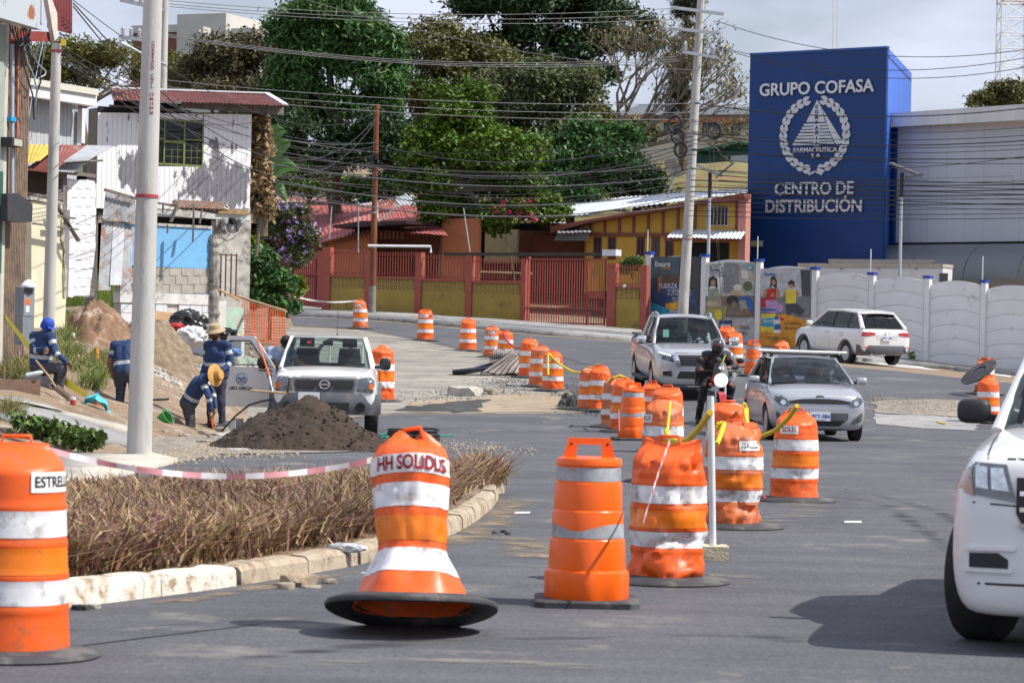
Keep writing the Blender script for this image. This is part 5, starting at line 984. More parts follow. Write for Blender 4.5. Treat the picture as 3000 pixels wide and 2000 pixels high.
# ---------------------------------------------------------------- buildings: each facade is a real plane; outlines are read off the photograph
class Face:
 def __init__(s,pxL,dL,pxR,dR):
  a,b = W(pxL,1000,dL),W(pxR,1000,dR);s.o = Vector((a.x,a.y,0));s.u = Vector((b.x-a.x,b.y-a.y,0)).normalized();s.n = Vector((s.u.y,-s.u.x,0));s.len = (Vector((b.x,b.y,0))-s.o).length
 def ab(s,px,py,out=0):
  """pixel -> (along, height) on the plane pushed out by 'out'"""
  e = Vector((0,0,EYE));d = W(px,py,1.0)-e;o = s.o+s.n*out;k = (o-e).dot(s.n)/d.dot(s.n);p = e+d*k;return (p-o).dot(s.u),p.z
 def P(s,a,z,out=0):return s.o+s.u*a+s.n*out+Vector((0,0,z))
 def pix(s,px,py,out=0):return s.P(*s.ab(px,py,out),out)
 def box(s,mb,a0,a1,z0,z1,o0,o1):return mb.obox(s.P((a0+a1)/2,(z0+z1)/2,(o0+o1)/2),s.u*(a1-a0)/2,s.n*(o1-o0)/2,Vector((0,0,(z1-z0)/2)))
 def pbox(s,mb,x0,y0,x1,y1,o0,o1):
  a0,_ = s.ab(x0,(y0+y1)/2,o1);a1,_ = s.ab(x1,(y0+y1)/2,o1);_,z1 = s.ab((x0+x1)/2,y0,o1);_,z0 = s.ab((x0+x1)/2,y1,o1);return s.box(mb,a0,a1,z0,z1,o0,o1)
 def part(s,name,m,t,x0,y0,x1,y1,o0,o1):mb = MB();s.pbox(mb,x0,y0,x1,y1,o0,o1);return mb.obj(name,m,t)
 def poly(s,name,m,t,pts,o0,o1):mb = MB();mb.prism([s.pix(*p,o1) for p in pts],s.n*(o0-o1));return mb.obj(name,m,t)
 def rz(s):return math.atan2(s.u.y,s.u.x)
def corr(mb,p00,p10,p01,p11,pitch=.11,amp=.014,nv=3,sag=0,th=.004):
 """corrugated sheet between four corners; ribs run from the first edge to the second"""
 p00,p10,p01,p11 = map(Vector,(p00,p10,p01,p11));L = (p10-p00).length;n = max(4,int(L/pitch)*4);nrm = (p10-p00).cross(p01-p00).normalized();nrm = nrm if nrm.z > 0 else -nrm
 mb.slab(lambda u,v:(p00*(1-u)+p10*u)*(1-v)+(p01*(1-u)+p11*u)*v+nrm*(amp*math.sin(u*n/4*2*math.pi))-Vector((0,0,sag*math.sin(math.pi*u))),n,nv,-nrm*th)
def corr_roof(t,p00,p10,p01,p11,mats,n=6,pitch=.13,amp=.016,lap=.0):
 """a roof laid in separate overlapping sheets"""
 p00,p10,p01,p11 = map(Vector,(p00,p10,p01,p11))
 for i in range(n):
  a,b = i/n,(i+1)/n;off = Vector((0,0,random.uniform(0,.02)+(.012 if i % 2 else 0)));mb = MB();j = random.uniform(-.02,.06)
  e0,e1 = p00.lerp(p10,a),p00.lerp(p10,b+.01);r0,r1 = p01.lerp(p11,a),p01.lerp(p11,b+.01);d = (e0-r0).normalized()*j
  corr(mb,e0+off+d,e1+off+d,r0+off,r1+off,pitch,amp);mb.obj('roof_sheet',mats[i % len(mats)],t,True)
RUST = mat('rusty_red_sheet',(.20,.055,.045),.75,var=.3,scale=3,dirt=(.34,.24,.22),dirt_amt=.2,dscale=2,stretch=(1,1,1));RUST2 = mat('rust_streaked_sheet',(.28,.10,.07),.7,var=.4,scale=1.5,dirt=(.55,.50,.48),dirt_amt=.35,dscale=1.2,stretch=(3,.6,1))
ZINC = mat('zinc_sheet',(.50,.52,.55),.45,.3,.2,3,dirt=(.35,.24,.18),dirt_amt=.12,dscale=3);ZINC_O = mat('old_zinc',(.30,.31,.33),.6,.2,.35,3,dirt=(.26,.13,.08),dirt_amt=.35,dscale=2.5);ZINC_W = mat('white_sheet_roof',(.62,.66,.72),.5,.1,.15,1.5,dirt=(.48,.44,.40),dirt_amt=.2,dscale=1.5)
PINK = mat('pink_roof',(.38,.105,.10),.7,var=.14,scale=.8,dirt=(.50,.20,.19),dirt_amt=.3,dscale=.8);YELS = mat('yellow_sheet',(.55,.38,.06),.6,var=.2,scale=3);REDS = mat('dark_red_metal',(.16,.025,.028),.6,var=.2)
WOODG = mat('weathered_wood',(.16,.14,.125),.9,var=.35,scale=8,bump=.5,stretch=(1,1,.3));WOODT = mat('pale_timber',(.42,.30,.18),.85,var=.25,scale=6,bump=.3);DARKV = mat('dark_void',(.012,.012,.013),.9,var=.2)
def peeling(name,wear_pts,base=(.78,.78,.79),grey=(.17,.17,.19),amt=.5):
 """white boards whose paint has come off in patches of their own shape"""
 m = bpy.data.materials.new(name);m.use_nodes = True;n = m.node_tree.nodes;l = m.node_tree.links;b = n['Principled BSDF'];tc = n.new('ShaderNodeTexCoord');mp = n.new('ShaderNodeMapping');mp.inputs['Scale'].default_value = (1.6,1.6,.7);l.new(tc.outputs['Object'],mp.inputs[0])
 nz = n.new('ShaderNodeTexNoise');nz.inputs['Scale'].default_value = 2.2;nz.inputs['Detail'].default_value = 10;nz.inputs['Roughness'].default_value = .68;l.new(mp.outputs[0],nz.inputs['Vector']);tot = nz.outputs['Fac']
 for (c,r,k) in wear_pts:
  ds = n.new('ShaderNodeVectorMath');ds.operation = 'DISTANCE';ds.inputs[1].default_value = c;l.new(tc.outputs['Object'],ds.inputs[0]);mr = n.new('ShaderNodeMapRange');mr.interpolation_type = 'SMOOTHSTEP';mr.inputs[1].default_value = 0;mr.inputs[2].default_value = r;mr.inputs[3].default_value = k;mr.inputs[4].default_value = 0
  l.new(ds.outputs['Value'],mr.inputs[0]);ad = n.new('ShaderNodeMath');l.new(tot,ad.inputs[0]);l.new(mr.outputs[0],ad.inputs[1]);tot = ad.outputs[0]
 cr = n.new('ShaderNodeValToRGB');cr.color_ramp.elements[0].position = .60;cr.color_ramp.elements[1].position = .635;l.new(tot,cr.inputs[0]);mx = n.new('ShaderNodeMixRGB');l.new(cr.outputs[0],mx.inputs[0])
 n2 = n.new('ShaderNodeTexNoise');n2.inputs['Scale'].default_value = 6;l.new(mp.outputs[0],n2.inputs['Vector']);hs = n.new('ShaderNodeHueSaturation');hs.inputs['Color'].default_value = (*grey,1);ml = n.new('ShaderNodeMapRange');ml.inputs[3].default_value = .6;ml.inputs[4].default_value = 1.5;l.new(n2.outputs['Fac'],ml.inputs[0]);l.new(ml.outputs[0],hs.inputs['Value'])
 mx.inputs[1].default_value = (*base,1);l.new(hs.outputs[0],mx.inputs[2]);l.new(mx.outputs[0],b.inputs['Base Color']);b.inputs['Roughness'].default_value = .8
 bp = n.new('ShaderNodeBump');bp.inputs['Strength'].default_value = .5;bp.inputs['Distance'].default_value = .01;l.new(cr.outputs[0],bp.inputs['Height']);bp.invert = True;l.new(bp.outputs[0],b.inputs['Normal']);return m
# ---- weathered white board house
HF = Face(285,78.5,735,81.1);c = HF.pix(510,900);t = thing('board_house','two storey house of peeling white boards under a rusty red roof','house',(c.x,c.y,gz(c.x,c.y)))
BOARD = peeling('peeling_white_boards',[(HF.pix(640,500),1.3,.22),(HF.pix(690,560),1.0,.2),(HF.pix(560,530),.9,.14),(HF.pix(385,480),.75,.2),(HF.pix(380,520),.6,.18),(HF.pix(640,420),.35,.12),(HF.pix(310,570),.5,.06)])
xb = [285+i*(735-285)/32 for i in range(33)];hz0 = HF.ab(510,335)[1]
for i in range(32):
 for (y0,y1) in ([(330,612)] if not (452 < xb[i]+7 < 597) else [(330,353),(485,612)]):
  HF.part('board',BOARD,t,xb[i]+.35,y0+(xb[i]-285)*.012,xb[i+1]-.35,y1+random.uniform(-2,2),-.02,.018+random.uniform(-.004,.004))
HF.part('wall_core',DARKV,t,287,326,733,640,-.12,-.03)
bx = MB();a0 = HF.ab(287,500)[0];a1 = HF.ab(733,500)[0];zt = HF.ab(510,330)[1];zg = gz(c.x,c.y)-.3
HF.box(bx,a1-.10,a1,zg,zt,-5.5,-.13);bx.obj('side_wall',peeling('peeling_side',[],amt=.3),t);bx = MB();HF.box(bx,a0,a0+.1,zg,zt,-.7,-.13);bx.obj('side_wall',_MC.get('weathered_wood'),t)
# window
GREENF = mat('olive_frame',(.17,.20,.06),.6,var=.15);PANE = glass('dark_pane',(.35,.36,.42),.35)
w = HF.part('window',GREENF,t,452,350,597,356,-.03,.03)
for r in ((452,480,597,486),(452,350,456,486),(593,350,597,486),(480,352,484,484),(538,352,543,484),(456,404,480,409),(484,412,538,420),(543,408,593,412)):HF.part('frame',GREENF,w,*r,-.03,.026)
for r in ((456,356,480,404),(456,409,480,480),(484,356,538,412),(484,420,538,480),(543,356,593,408),(543,412,593,480)):HF.part('pane',PANE,w,*r,-.02,-.012)
for x in (503,520,560,577):HF.part('glazing_bar',GREENF,w,x,420,x+1.2,480,-.01,.0)
for y in (440,460):HF.part('glazing_bar',GREENF,w,484,y,593,y+1.2,-.01,.0)
HF.part('room_back',DARKV,t,450,345,600,490,-.8,-.7);HF.poly('curtain',mat('ochre_curtain',(.42,.26,.10),.9,var=.2),t,[(568,415),(592,412),(592,478),(584,478),(578,440)],-.10,-.07)
# roof in sheets
e0 = HF.pix(330,294,.7);e1 = HF.pix(836,310,.7);q0 = HF.pix(326,262,-2.5);q1 = HF.pix(782,279,-2.5)
corr_roof(t,e0,e1,q0,q1,[RUST],9,.10,.022)
mb = MB();mb.bar(e1+Vector((0,0,.03)),q1+Vector((0,0,.05)),.16,.05);mb.obj('barge_board',mat('pale_flashing',(.62,.64,.66),.5,var=.1),t);mb = MB();mb.bar(q0+Vector((0,0,.05)),q1+Vector((0,0,.06)),.14,.04);mb.obj('ridge_cap',_MC['pale_flashing'],t)
HF.part('fascia',WOODG,t,532,304,832,327,.1,.14);HF.part('eave_beam',WOODG,t,322,315,560,321,.05,.12);HF.part('eave_shade_fill',DARKV,t,335,298,530,316,-.3,-.25)  # last piece: near-black strip that paints the shade under the eave
mb = MB();corr(mb,HF.pix(345,268,.3)+Vector((0,0,.12)),HF.pix(372,250,.3)+Vector((0,0,.15)),HF.pix(350,255,-1.5)+Vector((0,0,.3)),HF.pix(395,262,-1.5)+Vector((0,0,.2)),.1,.015);mb.obj('loose_sheet',ZINC,t,True)
# lower storey
LOWW = mat('dirty_white_plaster',(.58,.58,.57),.9,var=.15,scale=3,bump=.3,dirt=(.24,.22,.20),dirt_amt=.35,dscale=2.5);BLUEW = mat('sky_blue_paint',(.16,.40,.66),.85,var=.10,scale=3,bump=.15,dirt=(.22,.30,.36),dirt_amt=.12,dscale=2);GRUNGE = mat('stained_plaster',(.46,.44,.40),.9,var=.25,scale=2,dirt=(.15,.13,.11),dirt_amt=.45,dscale=2.2);CBLK = mat('bare_block',(.36,.34,.30),.95,var=.22,scale=4,bump=.5)
HF.part('upper_band',LOWW,t,460,600,733,640,-.1,-.005);HF.part('beam',mat('ochre_beam',(.33,.22,.10),.8,var=.3),t,640,614,728,627,0,.06)
HF.part('lower_wall',GRUNGE,t,630,627,733,920,-.3,-.02);HF.part('dark_opening',DARKV,t,460,600,640,662,-1.2,-.9)
LF = Face(355,73.6,640,75.9)
LF.part('blue_wall',BLUEW,t,355,662,621,783,-.25,0);LF.part('wall_cap',GRUNGE,t,355,655,622,663,-.3,.04)
for r in range(3):
 x = 352+(r % 2)*-18
 while x < 618:
  x2 = min(x+36,620);LF.part('block',CBLK,t,x+.7,784+r*25,x2-.7,784+r*25+24,-.25,random.uniform(-.012,.004));x += 36
LF.part('foundation',LOWW,t,352,859,630,890,-.25,.05)
TILE = mat('white_wall_tile',(.62,.63,.65),.35,var=.08)
for r in range(3):
 for k in range(8):
  if random.random() < .9:LF.part('tile',TILE,t,355+k*34,891+r*26,355+k*34+32.5,891+r*26+24.8,-.02,.03)
LF.part('tile_bed',GRUNGE,t,352,890,630,990,-.3,-.02)
mb = MB();pts = [LF.pix(627,y,.06) for y in range(690,1000,12)];mb.tube([p+Vector((random.uniform(-.03,.03),0,0)) for p in pts],[.13+random.uniform(-.025,.025) for _ in pts],8);mb.obj('broken_column',mat('rubble_column',(.30,.28,.25),.95,var=.35,scale=6,bump=1,dirt=(.10,.09,.08),dirt_amt=.3),t)
LF.part('pillar',LOWW,t,636,880,662,990,-.1,.1);LF.part('green_panel',mat('mint_plaster',(.36,.52,.43),.85,var=.15,dirt=(.45,.42,.33),dirt_amt=.35,dscale=2),t,650,900,712,985,-.2,.02)
for x in (648,662,678,693):LF.part('gate_bar',mat('rust_bar',(.10,.06,.045),.8,var=.2),t,x-1.2,742,x+1.2,868,.02,.05)
LF.part('gate_rail',_MC['rust_bar'],t,640,745,697,749,.015,.055);LF.poly('plank',WOODT,t,[(640,848),(645,846),(708,875),(706,882)],.06,.12)
for x,r in ((655,9),(678,9),(703,9)):
 m_ = HF.pix(x,648,.0);mb = MB();mb.lathe([(.10,0),(.10,.08),(.085,.10),(.085,.14),(.06,.17),(0,.175)],m_,16,axis=HF.n);o = mb.obj('electric_meter',mat('meter_grey',(.42,.44,.46),.35,.3,.1) if x != 678 else DARKV,t,R(40));HF.part('meter_box',mat('meter_box',(.30,.30,.31),.6,var=.1),o,x-7,655,x+7,672,0,.05)
mb = MB();mb.tube([HF.pix(660,665,.05),HF.pix(664,680,.08),HF.pix(680,688,.08),HF.pix(700,680,.08),HF.pix(704,668,.05)],.012,6);mb.obj('meter_cable',mat('white_cable',(.6,.6,.6),.5,var=0),t,True)
# clay tiles over the opening, each its own
CLAY = mat('clay_tile',(.22,.13,.10),.9,var=.35,scale=5,dirt=(.14,.13,.12),dirt_amt=.3)
mb = MB();mb.slab(lambda u,v:(math.cos(math.pi*u)*.11,-v*.5,math.sin(math.pi*u)*.075),8,1,(0,0,-.014));CT = mb.mesh('roof_tile',CLAY,R(40))
for k in range(11):
 for r in range(2):
  p = HF.pix(514+k*12.6,592+r*9+k*.5,.25+.32*r);o = share('roof_tile',CT,t,p-Vector(t.location),(R(18),random.uniform(-.08,.08),HF.rz()+random.uniform(-.05,.05)),(.95,.9,1));
HF.poly('lintel_beam',WOODG,t,[(460,596),(464,592),(640,618),(640,627)],.15,.3)
for (a,b) in (((520,600,.5),(500,650,.5)),((568,602,.7),(565,708,.7)),((592,612,.6),(585,655,.6)),((491,658,.5),(491,684,.5)),((478,594,.5),(477,624,.5))):mb = MB();mb.bar(LF.pix(*a),LF.pix(*b),.09,.04);mb.obj('hanging_batten',WOODG,t)
# leaning zinc sheets against the wall
for k,(x0,x1,y0,y1,m_) in enumerate(((288,330,645,850,ZINC_O),(322,362,652,835,ZINC),(352,388,660,850,ZINC_O))):
 mb = MB();corr(mb,LF.pix(x0-12*k*0,y1,.7),LF.pix(x1-6,y1,.7),LF.pix(x0+10,y0,.1),LF.pix(x1+4,y0+4,.1),.09,.012);o = mb.obj('zinc_sheet',m_,None,True);tag(o,['dull zinc sheet leaning at the corner of the white block wall','bright streaked zinc sheet leaning on the blue wall','rust stained zinc sheet nearest the pole leaning on the blue wall'][k].replace('nearest the pole','behind the thick pole'),'metal sheet')
mb = MB();corr(mb,LF.pix(300,640,.25),LF.pix(400,655,.25),LF.pix(310,562,.0),LF.pix(396,585,.0),.12,.02);mb.obj('shutter_sheet',ZINC_O,t,True);mb = MB();mb.bar(LF.pix(308,556,.2),LF.pix(400,582,.2),.10,.06);mb.obj('sheet_rail',WOODG,t)
# ---- low white block wall with shed roof beside it
BF = Face(190,70.5,284,73);c = BF.pix(235,860);t = thing('block_wall','white painted block wall with vertical drain pipe between zinc sheets and pole','wall',(c.x,c.y,gz(c.x,c.y)))
WBLK = mat('white_painted_block',(.70,.71,.73),.8,var=.08,scale=4,bump=.25)
for r in range(13):
 y0 = 528+r*26;x = 197+(r % 2)*-13
 while x < 281:
  x2 = min(281,x+27);xa = max(197,x)
  if x2-xa > 4:BF.part('block',WBLK,t,xa+.4,y0+.5,x2-.4,y0+25.4,-.18,random.uniform(-.003,.003))
  x += 27
BF.part('wall_core',mat('mortar',(.42,.42,.42),.9,var=.1),t,197.5,530,280.5,868,-.17,-.012);BF.part('drain_pipe',WBLK,t,203,615,218,870,.005,.10)
# pale yellow wall
YF = Face(60,63.5,196,66.5);c = YF.pix(130,900);t = thing('yellow_wall','cracked pale yellow plaster wall behind the thin pole','wall',(c.x,c.y,gz(c.x,c.y)))
YF.poly('plaster',mat('pale_yellow_plaster',(.60,.58,.42),.9,var=.10,scale=2,bump=.2,dirt=(.50,.50,.48),dirt_amt=.2,dscale=1.5),t,[(92,590),(182,595),(186,650),(180,700),(192,745),(186,800),(194,860),(190,960),(92,960)],-.15,0)
YF.poly('crumbling_edge',mat('crumbled_edge',(.40,.37,.28),.95,var=.3,bump=1),t,[(182,640),(190,690),(192,720),(187,760),(197,790),(195,870),(188,870),(186,800),(192,745),(180,700)],-.12,.04);YF.part('coping',GRUNGE,t,90,583,186,592,-.2,.06)
for (a,b) in (((100,655,.3),(225,672,.35)),((165,600,.3),(230,705,.4)),((162,630,.35),(218,640,.3)),((188,655,.3),(200,640,.4))):mb = MB();mb.bar(YF.pix(*a),YF.pix(*b),.10,.035);mb.obj('broken_batten',WOODG,t)
# shed with patchwork roof
SF = Face(70,67,330,71);c = SF.pix(160,560);t = thing('shed','dark timber shed under patchwork yellow, red and zinc roof sheets','shed',(c.x,c.y,gz(c.x,c.y)))
e = lambda px,py,o:SF.pix(px,py,o)
for (a,b,c_,d_,m_) in (((72,480),(118,470),(72,423),(176,424),YELS),((72,497),(150,506),(118,466),(180,424),RUST),((150,506),(190,478),(180,424),(256,426),RUST),((185,475),(258,470),(255,426),(330,428),ZINC),((148,500),(215,505),(188,476),(258,474),ZINC)):
 mb = MB();corr(mb,e(*a,.5),e(*b,.5),e(*c_,-1.0),e(*d_,-1.0),.10,.018);mb.obj('roof_sheet',m_,t,True)
SF.part('dark_wall',mat('dark_boards',(.045,.03,.025),.9,var=.4,scale=3),t,74,500,196,600,-.6,-.5);SF.part('eave_timber',WOODG,t,74,498,285,508,.1,.2);SF.part('post',WOODG,t,184,505,194,660,-.1,.0)
for k in range(4):mb = MB();mb.bar(SF.pix(75+k*6,565+k*8,.0),SF.pix(190-k*4,585-k*9,.2),.07,.05);mb.obj('loose_timber',WOODG,t)
mb = MB();mb.tube([SF.pix(196,478,.2),SF.pix(300,470,.2)],.03,6);mb.obj('rail',WOODG,t)
# grey green building behind
QF = Face(70,98,226,101);c = QF.pix(150,700);t = thing('metal_clad_building','pale grey metal clad building with white overhanging fascia','building',(c.x,c.y,gz(c.x,c.y)))
for k in range(14):x = 72+k*11;QF.part('cladding_panel',mat('grey_cladding',(.42,.45,.48),.6,var=.06,scale=2),t,x+.3,292,min(224,x+10.7),760,-.1,.012*(k % 2))
QF.part('wall_core',GREYP,t,72,290,222,760,-4,-.11);QF.part('fascia',mat('white_fascia',(.66,.67,.68),.6,var=.06),t,60,262,284,295,.5,.9);QF.part('gutter',mat('cream_gutter',(.56,.56,.48),.6,var=.06),t,60,243,289,262,.45,1.0);QF.part('roof_deck',GREYP,t,60,250,280,262,-4,.45)
QF.part('downpipe',_MC['white_fascia'],t,240,318,250,420,.1,.3)
# ---- ribbed brown building at the picture edge
RF = Face(-60,47.5,80,49.5);c = RF.pix(20,1060);t = thing('ribbed_building','brown ribbed concrete shop front with conduits and torn awning','building',(c.x,c.y,gz(c.x,c.y)))
RIB = mat('ribbed_brown_concrete',(.20,.14,.10),.95,var=.3,scale=5,bump=.6,dirt=(.10,.08,.07),dirt_amt=.35,dscale=2.0)
for k in range(13):x = 18+k*4.8;RF.part('rib',RIB,t,x,60,x+3.6,1100,-.05,.035)
RF.part('wall',RIB,t,14,60,80,1100,-3,-.05);RF.part('corner_post',mat('green_grey_post',(.30,.34,.30),.8,var=.15),t,-30,66,8,1100,-.1,.10);RF.part('green_door',mat('deep_green',(.02,.09,.06),.6,var=.1),t,-30,500,7,800,.1,.13);RF.part('pale_post',mat('pale_post',(.50,.46,.40),.8,var=.1),t,7,66,17,1100,-.05,.09)
mb = MB();mb.tube([RF.pix(36,y,.12) for y in (130,300,500,600,622)],.035,8);mb.obj('conduit',mat('grey_conduit',(.40,.45,.52),.5,var=.05),t,True);mb = MB();mb.tube([RF.pix(54,110,.08),RF.pix(50,445,.08)],.02,8);mb.obj('red_conduit',mat('salmon_pipe',(.55,.20,.12),.6,var=.1),t,True)
RF.part('blue_clip',mat('cyan_clip',(.0,.30,.60),.5,var=0),t,33,343,48,356,.08,.17)
mb = MB();RF.pbox(mb,34,405,68,430,.1,.3);o = mb.obj('flood_lamp',BLACKP,t);RF.part('lamp_lens',mat('lamp_lens',(.45,.43,.35),.3,var=.1),o,42,408,66,428,.30,.31)
RF.poly('torn_awning',mat('black_vinyl',(.03,.032,.038),.7,var=.2),t,[(22,568),(50,566),(75,582),(96,600),(94,650),(60,652),(22,646)],.3,.42)
RF.part('sign_board',peeling('peeling_sign',[(RF.pix(90,40,.6),.25,.15)],(.42,.46,.50),(.30,.10,.05)),t,-30,-30,126,66,.45,.6);RF.part('sign_frame',mat('sign_frame',(.45,.48,.52),.5,var=.1),t,122,-30,127,70,.44,.62)
for k in range(8):
 x0 = 146+k*8.4;o = RF.poly('awning_slat',REDS,t,[(x0,-40),(x0+7,-40),(x0+7,84+k*2.2),(x0,82+k*2.2)],.35-.05*k,.40-.05*k)
RF.poly('soffit',mat('red_soffit',(.22,.03,.02),.7,var=.1),t,[(85,122),(112,92),(165,96),(165,122)],.0,.4);RF.poly('valance',mat('pale_valance',(.55,.50,.45),.7,var=.2),t,[(140,0),(146,-20),(168,40),(170,110),(160,120)],.42,.5)
for k in range(7):mb = MB();a = RF.pix(28+k*8,72+k*3,.3);b = RF.pix(random.uniform(70,160),random.uniform(80,135),.4);mb.tube(catenary(a,b,random.uniform(.1,.45),10),.012,5);mb.obj('loose_cable',BLACKP,t,True)
for k in range(4):mb = MB();a = RF.pix(60+k*5,110,.3);b = RF.pix(100+k*4,350-40*k,.3);m_ = RF.pix(75+20*k,210,.35);mb.tube([a,a.lerp(m_,.6)-Vector((0,0,.1)),m_,m_.lerp(b,.5)+Vector((.05,0,0)),b],.014,5);mb.obj('loose_cable',[BLACKP,_MC['grey_conduit']][k % 2],t,True)
# low brown planter wall
g = G(60,1180);mb = MB();PW = Face(-60,44.2,128,44.8);o = PW.part('planter_wall',mat('brown_render',(.17,.105,.075),.9,var=.2,bump=.3),None,-40,1112,118,1200,-.15,.1);tag(o,'low brown rendered wall under the ribbed shop front','wall')
# ---- red railing fence on a mustard wall
FF = Face(880,116.5,1895,107.2);c = FF.pix(1400,940);t = thing('railing_fence','red railings above mustard wall with perforated block course and sliding gate','fence',(c.x,c.y,gz(c.x,c.y)))
FRED = mat('brick_red_paint',(.34,.085,.06),.7,var=.12,scale=3);FREDD = mat('deep_red_bars',(.30,.06,.045),.6,var=.12);MUST = mat('mustard_plaster',(.36,.255,.06),.9,var=.12,scale=1.6,bump=.2,dirt=(.22,.16,.06),dirt_amt=.22,dscale=1.4);BREEZ = mat('breeze_block',(.42,.30,.10),.9,var=.15)
def ylin(x,a,b,x0=943,x1=1870):return a+(b-a)*(x-x0)/(x1-x0)
posts = [(943,966),(1068,1084),(1215,1233),(1362,1381),(1524,1536),(1777,1802),(1874,1893)]
mb = MB();s_ = .19;th = .05;cn = [(-s_/2,-s_/2),(s_/2,-s_/2),(s_/2,s_/2),(-s_/2,s_/2)]
for (a,b) in (((-.095,-.095),(.095,-.095)),((.095,-.095),(.095,.095)),((.095,.095),(-.095,.095)),((-.095,.095),(-.095,-.095)),((-.09,-.09),(.09,.09)),((-.09,.09),(.09,-.09))):mb.bar((a[0],0,a[1]),(b[0],0,b[1]),.022,.09,(0,1,0))
mb.lathe([(.03,-.047),(.03,.047)],(0,0,0),8,axis=(0,1,0));BRM = mb.mesh('breeze_block',BREEZ)
mb = MB();mb.box((-.011,-.011,0),(.011,.011,1));BARM = mb.mesh('bar',FREDD)
bays = [(966,1068),(1084,1215),(1233,1362),(1381,1524),(1802,1874)]
for (x0,x1) in posts:FF.part('post',FRED,t,x0,ylin(x0,724,776),x1,ylin(x0,903,974)+3,-.12,.12)
for (x0,x1) in bays:
 xm = (x0+x1)/2;top,led,led2,bb,bot = ylin(xm,727,778),ylin(xm,801,838),ylin(xm,808,846),ylin(xm,842,878),ylin(xm,904,975)
 FF.part('plinth_wall',MUST,t,x0-2,bb,x1+2,bot+4,-.09,.05);FF.part('ledge',FRED,t,x0,led,x1,led2,-.10,.10);FF.part('block_backing',DARKV,t,x0,led2+1,x1,bb-1,-.4,-.35)
 a0,a1 = FF.ab(x0,840)[0],FF.ab(x1,840)[0];z0,z1 = FF.ab(xm,bb)[1],FF.ab(xm,led2)[1];nb = max(2,round((a1-a0)/.20));hb = (z1-z0)/2;wb = (a1-a0)/nb
 for i in range(nb):
  for r in range(2):share('breeze_block',BRM,t,FF.P(a0+(i+.5)*wb,z0+(r+.5)*hb,0)-Vector(t.location),(0,0,FF.rz()),(wb/.215,1,hb/.215))
 zt,zl = FF.ab(xm,top)[1],FF.ab(xm,led)[1];k = max(5,int((x1-x0)/7.6))
 for i in range(k):share('bar',BARM,t,FF.P(a0+(i+.5)*(a1-a0)/k,zl-.01,.0)-Vector(t.location),(0,0,FF.rz()),(1,1,zt-zl+random.uniform(0,.03)))
 for zz in (zt-.12,zl+.08):mb = MB();FF.box(mb,a0,a1,zz-.012,zz+.012,-.02,.02);mb.obj('rail',FREDD,t)
# sliding gate and wicket
a0,a1 = FF.ab(1537,850)[0],FF.ab(1776,850)[0];zt = FF.ab(1650,757)[1];zb = FF.ab(1650,951)[1];aw = FF.ab(1720,850)[0]
g_ = bpy.data.objects.new('gate',None);COL.objects.link(g_);attach(g_,t);
n_ = 33
for i in range(n_):share('bar',BARM,g_,FF.P(a0+(i+.5)*(a1-a0)/n_,zb+.03,.05)-parent_loc(g_),(0,0,FF.rz()),(1.5,1.2,zt-zb-.05))
for zz in (zt-.03,zb+.05,zb+.62):mb = MB();FF.box(mb,a0,a1,zz-.03,zz+.03,.02,.08);mb.obj('rail',FREDD,g_)
for aa in (a0,aw,a1-.06):mb = MB();FF.box(mb,aa,aa+.06,zb,zt,.015,.085);mb.obj('stile',FREDD,g_)
mb = MB();FF.box(mb,aw,a1,zb+1.02,zb+1.28,.03,.07);mb.obj('lock_plate',FREDD,g_)
for r in ((1538,1548),):FF.part('gate_guide',FRED,t,r[0],752,r[1],952,-.3,-.15)
FF.part('overhead_beam',mat('dark_beam',(.05,.045,.035),.8,var=.2),t,1300,740,1805,749,-.02,.10);FF.part('white_box',mat('white_box',(.62,.66,.70),.5,var=.05),t,1764,731,1804,749,-.2,.2)
mb = MB();mb.ball(FF.pix(1829,838,.15),.07,10,8);mb.obj('white_globe',mat('white_globe',(.75,.75,.75),.4,var=0),t,True)
# side gate left of the fence
for i in range(13):FF.part('side_gate_bar',FREDD,t,862+i*6,738+random.uniform(-1,1),864+i*6,892+i*.8,-.02,.02)
for y in (742,800,886):FF.part('rail',FREDD,t,858,y,942,y+5,-.03,.03)
FF.part('side_post',FRED,t,930,735,943,900,-.08,.06)
# ---- houses behind the fence
PF = Face(850,124,1330,119);c = PF.pix(1100,880);t = thing('pink_roof_house','orange walled house under a faded pink sheet roof behind the fence','house',(c.x,c.y,gz(c.x,c.y)))
ORW = mat('orange_render',(.40,.15,.07),.85,var=.1,scale=1.5);BRW = mat('brown_boards',(.16,.055,.035),.8,var=.2)
corr_roof(t,PF.pix(905,720,.8),PF.pix(1085,676,.8),PF.pix(845,603,-6),PF.pix(1090,601,-6),[PINK],4,.2,.02);corr_roof(t,PF.pix(1085,676,.8),PF.pix(1310,690,.8),PF.pix(1085,601,-6),PF.pix(1240,603,-6),[PINK],5,.2,.02)
PF.poly('front_wall',ORW,t,[(962,705),(1082,683),(1082,900),(962,900)],-.2,0);PF.part('porch_wall',BRW,t,1084,680,1300,900,-2.2,-2);PF.part('side_wall',ORW,t,1295,640,1400,900,-1.2,-1.0)
for i in range(9):mb = MB();mb.bar(PF.pix(985+i*11,699-i*2.4,.25),PF.pix(985+i*11,708-i*2.4+6,.25),.06,.05);mb.obj('vent_slat',BRW,t)
PF.poly('porch_roof',mat('dark_porch_roof',(.045,.02,.025),.8,var=.2),t,[(975,660),(1060,647),(1192,647),(1190,655),(1060,662),(975,668)],-.3,1.5)
for i in range(8):PF.part('porch_slat',BRW,t,1090+i*12,655,1096+i*12,700,-.1,0)
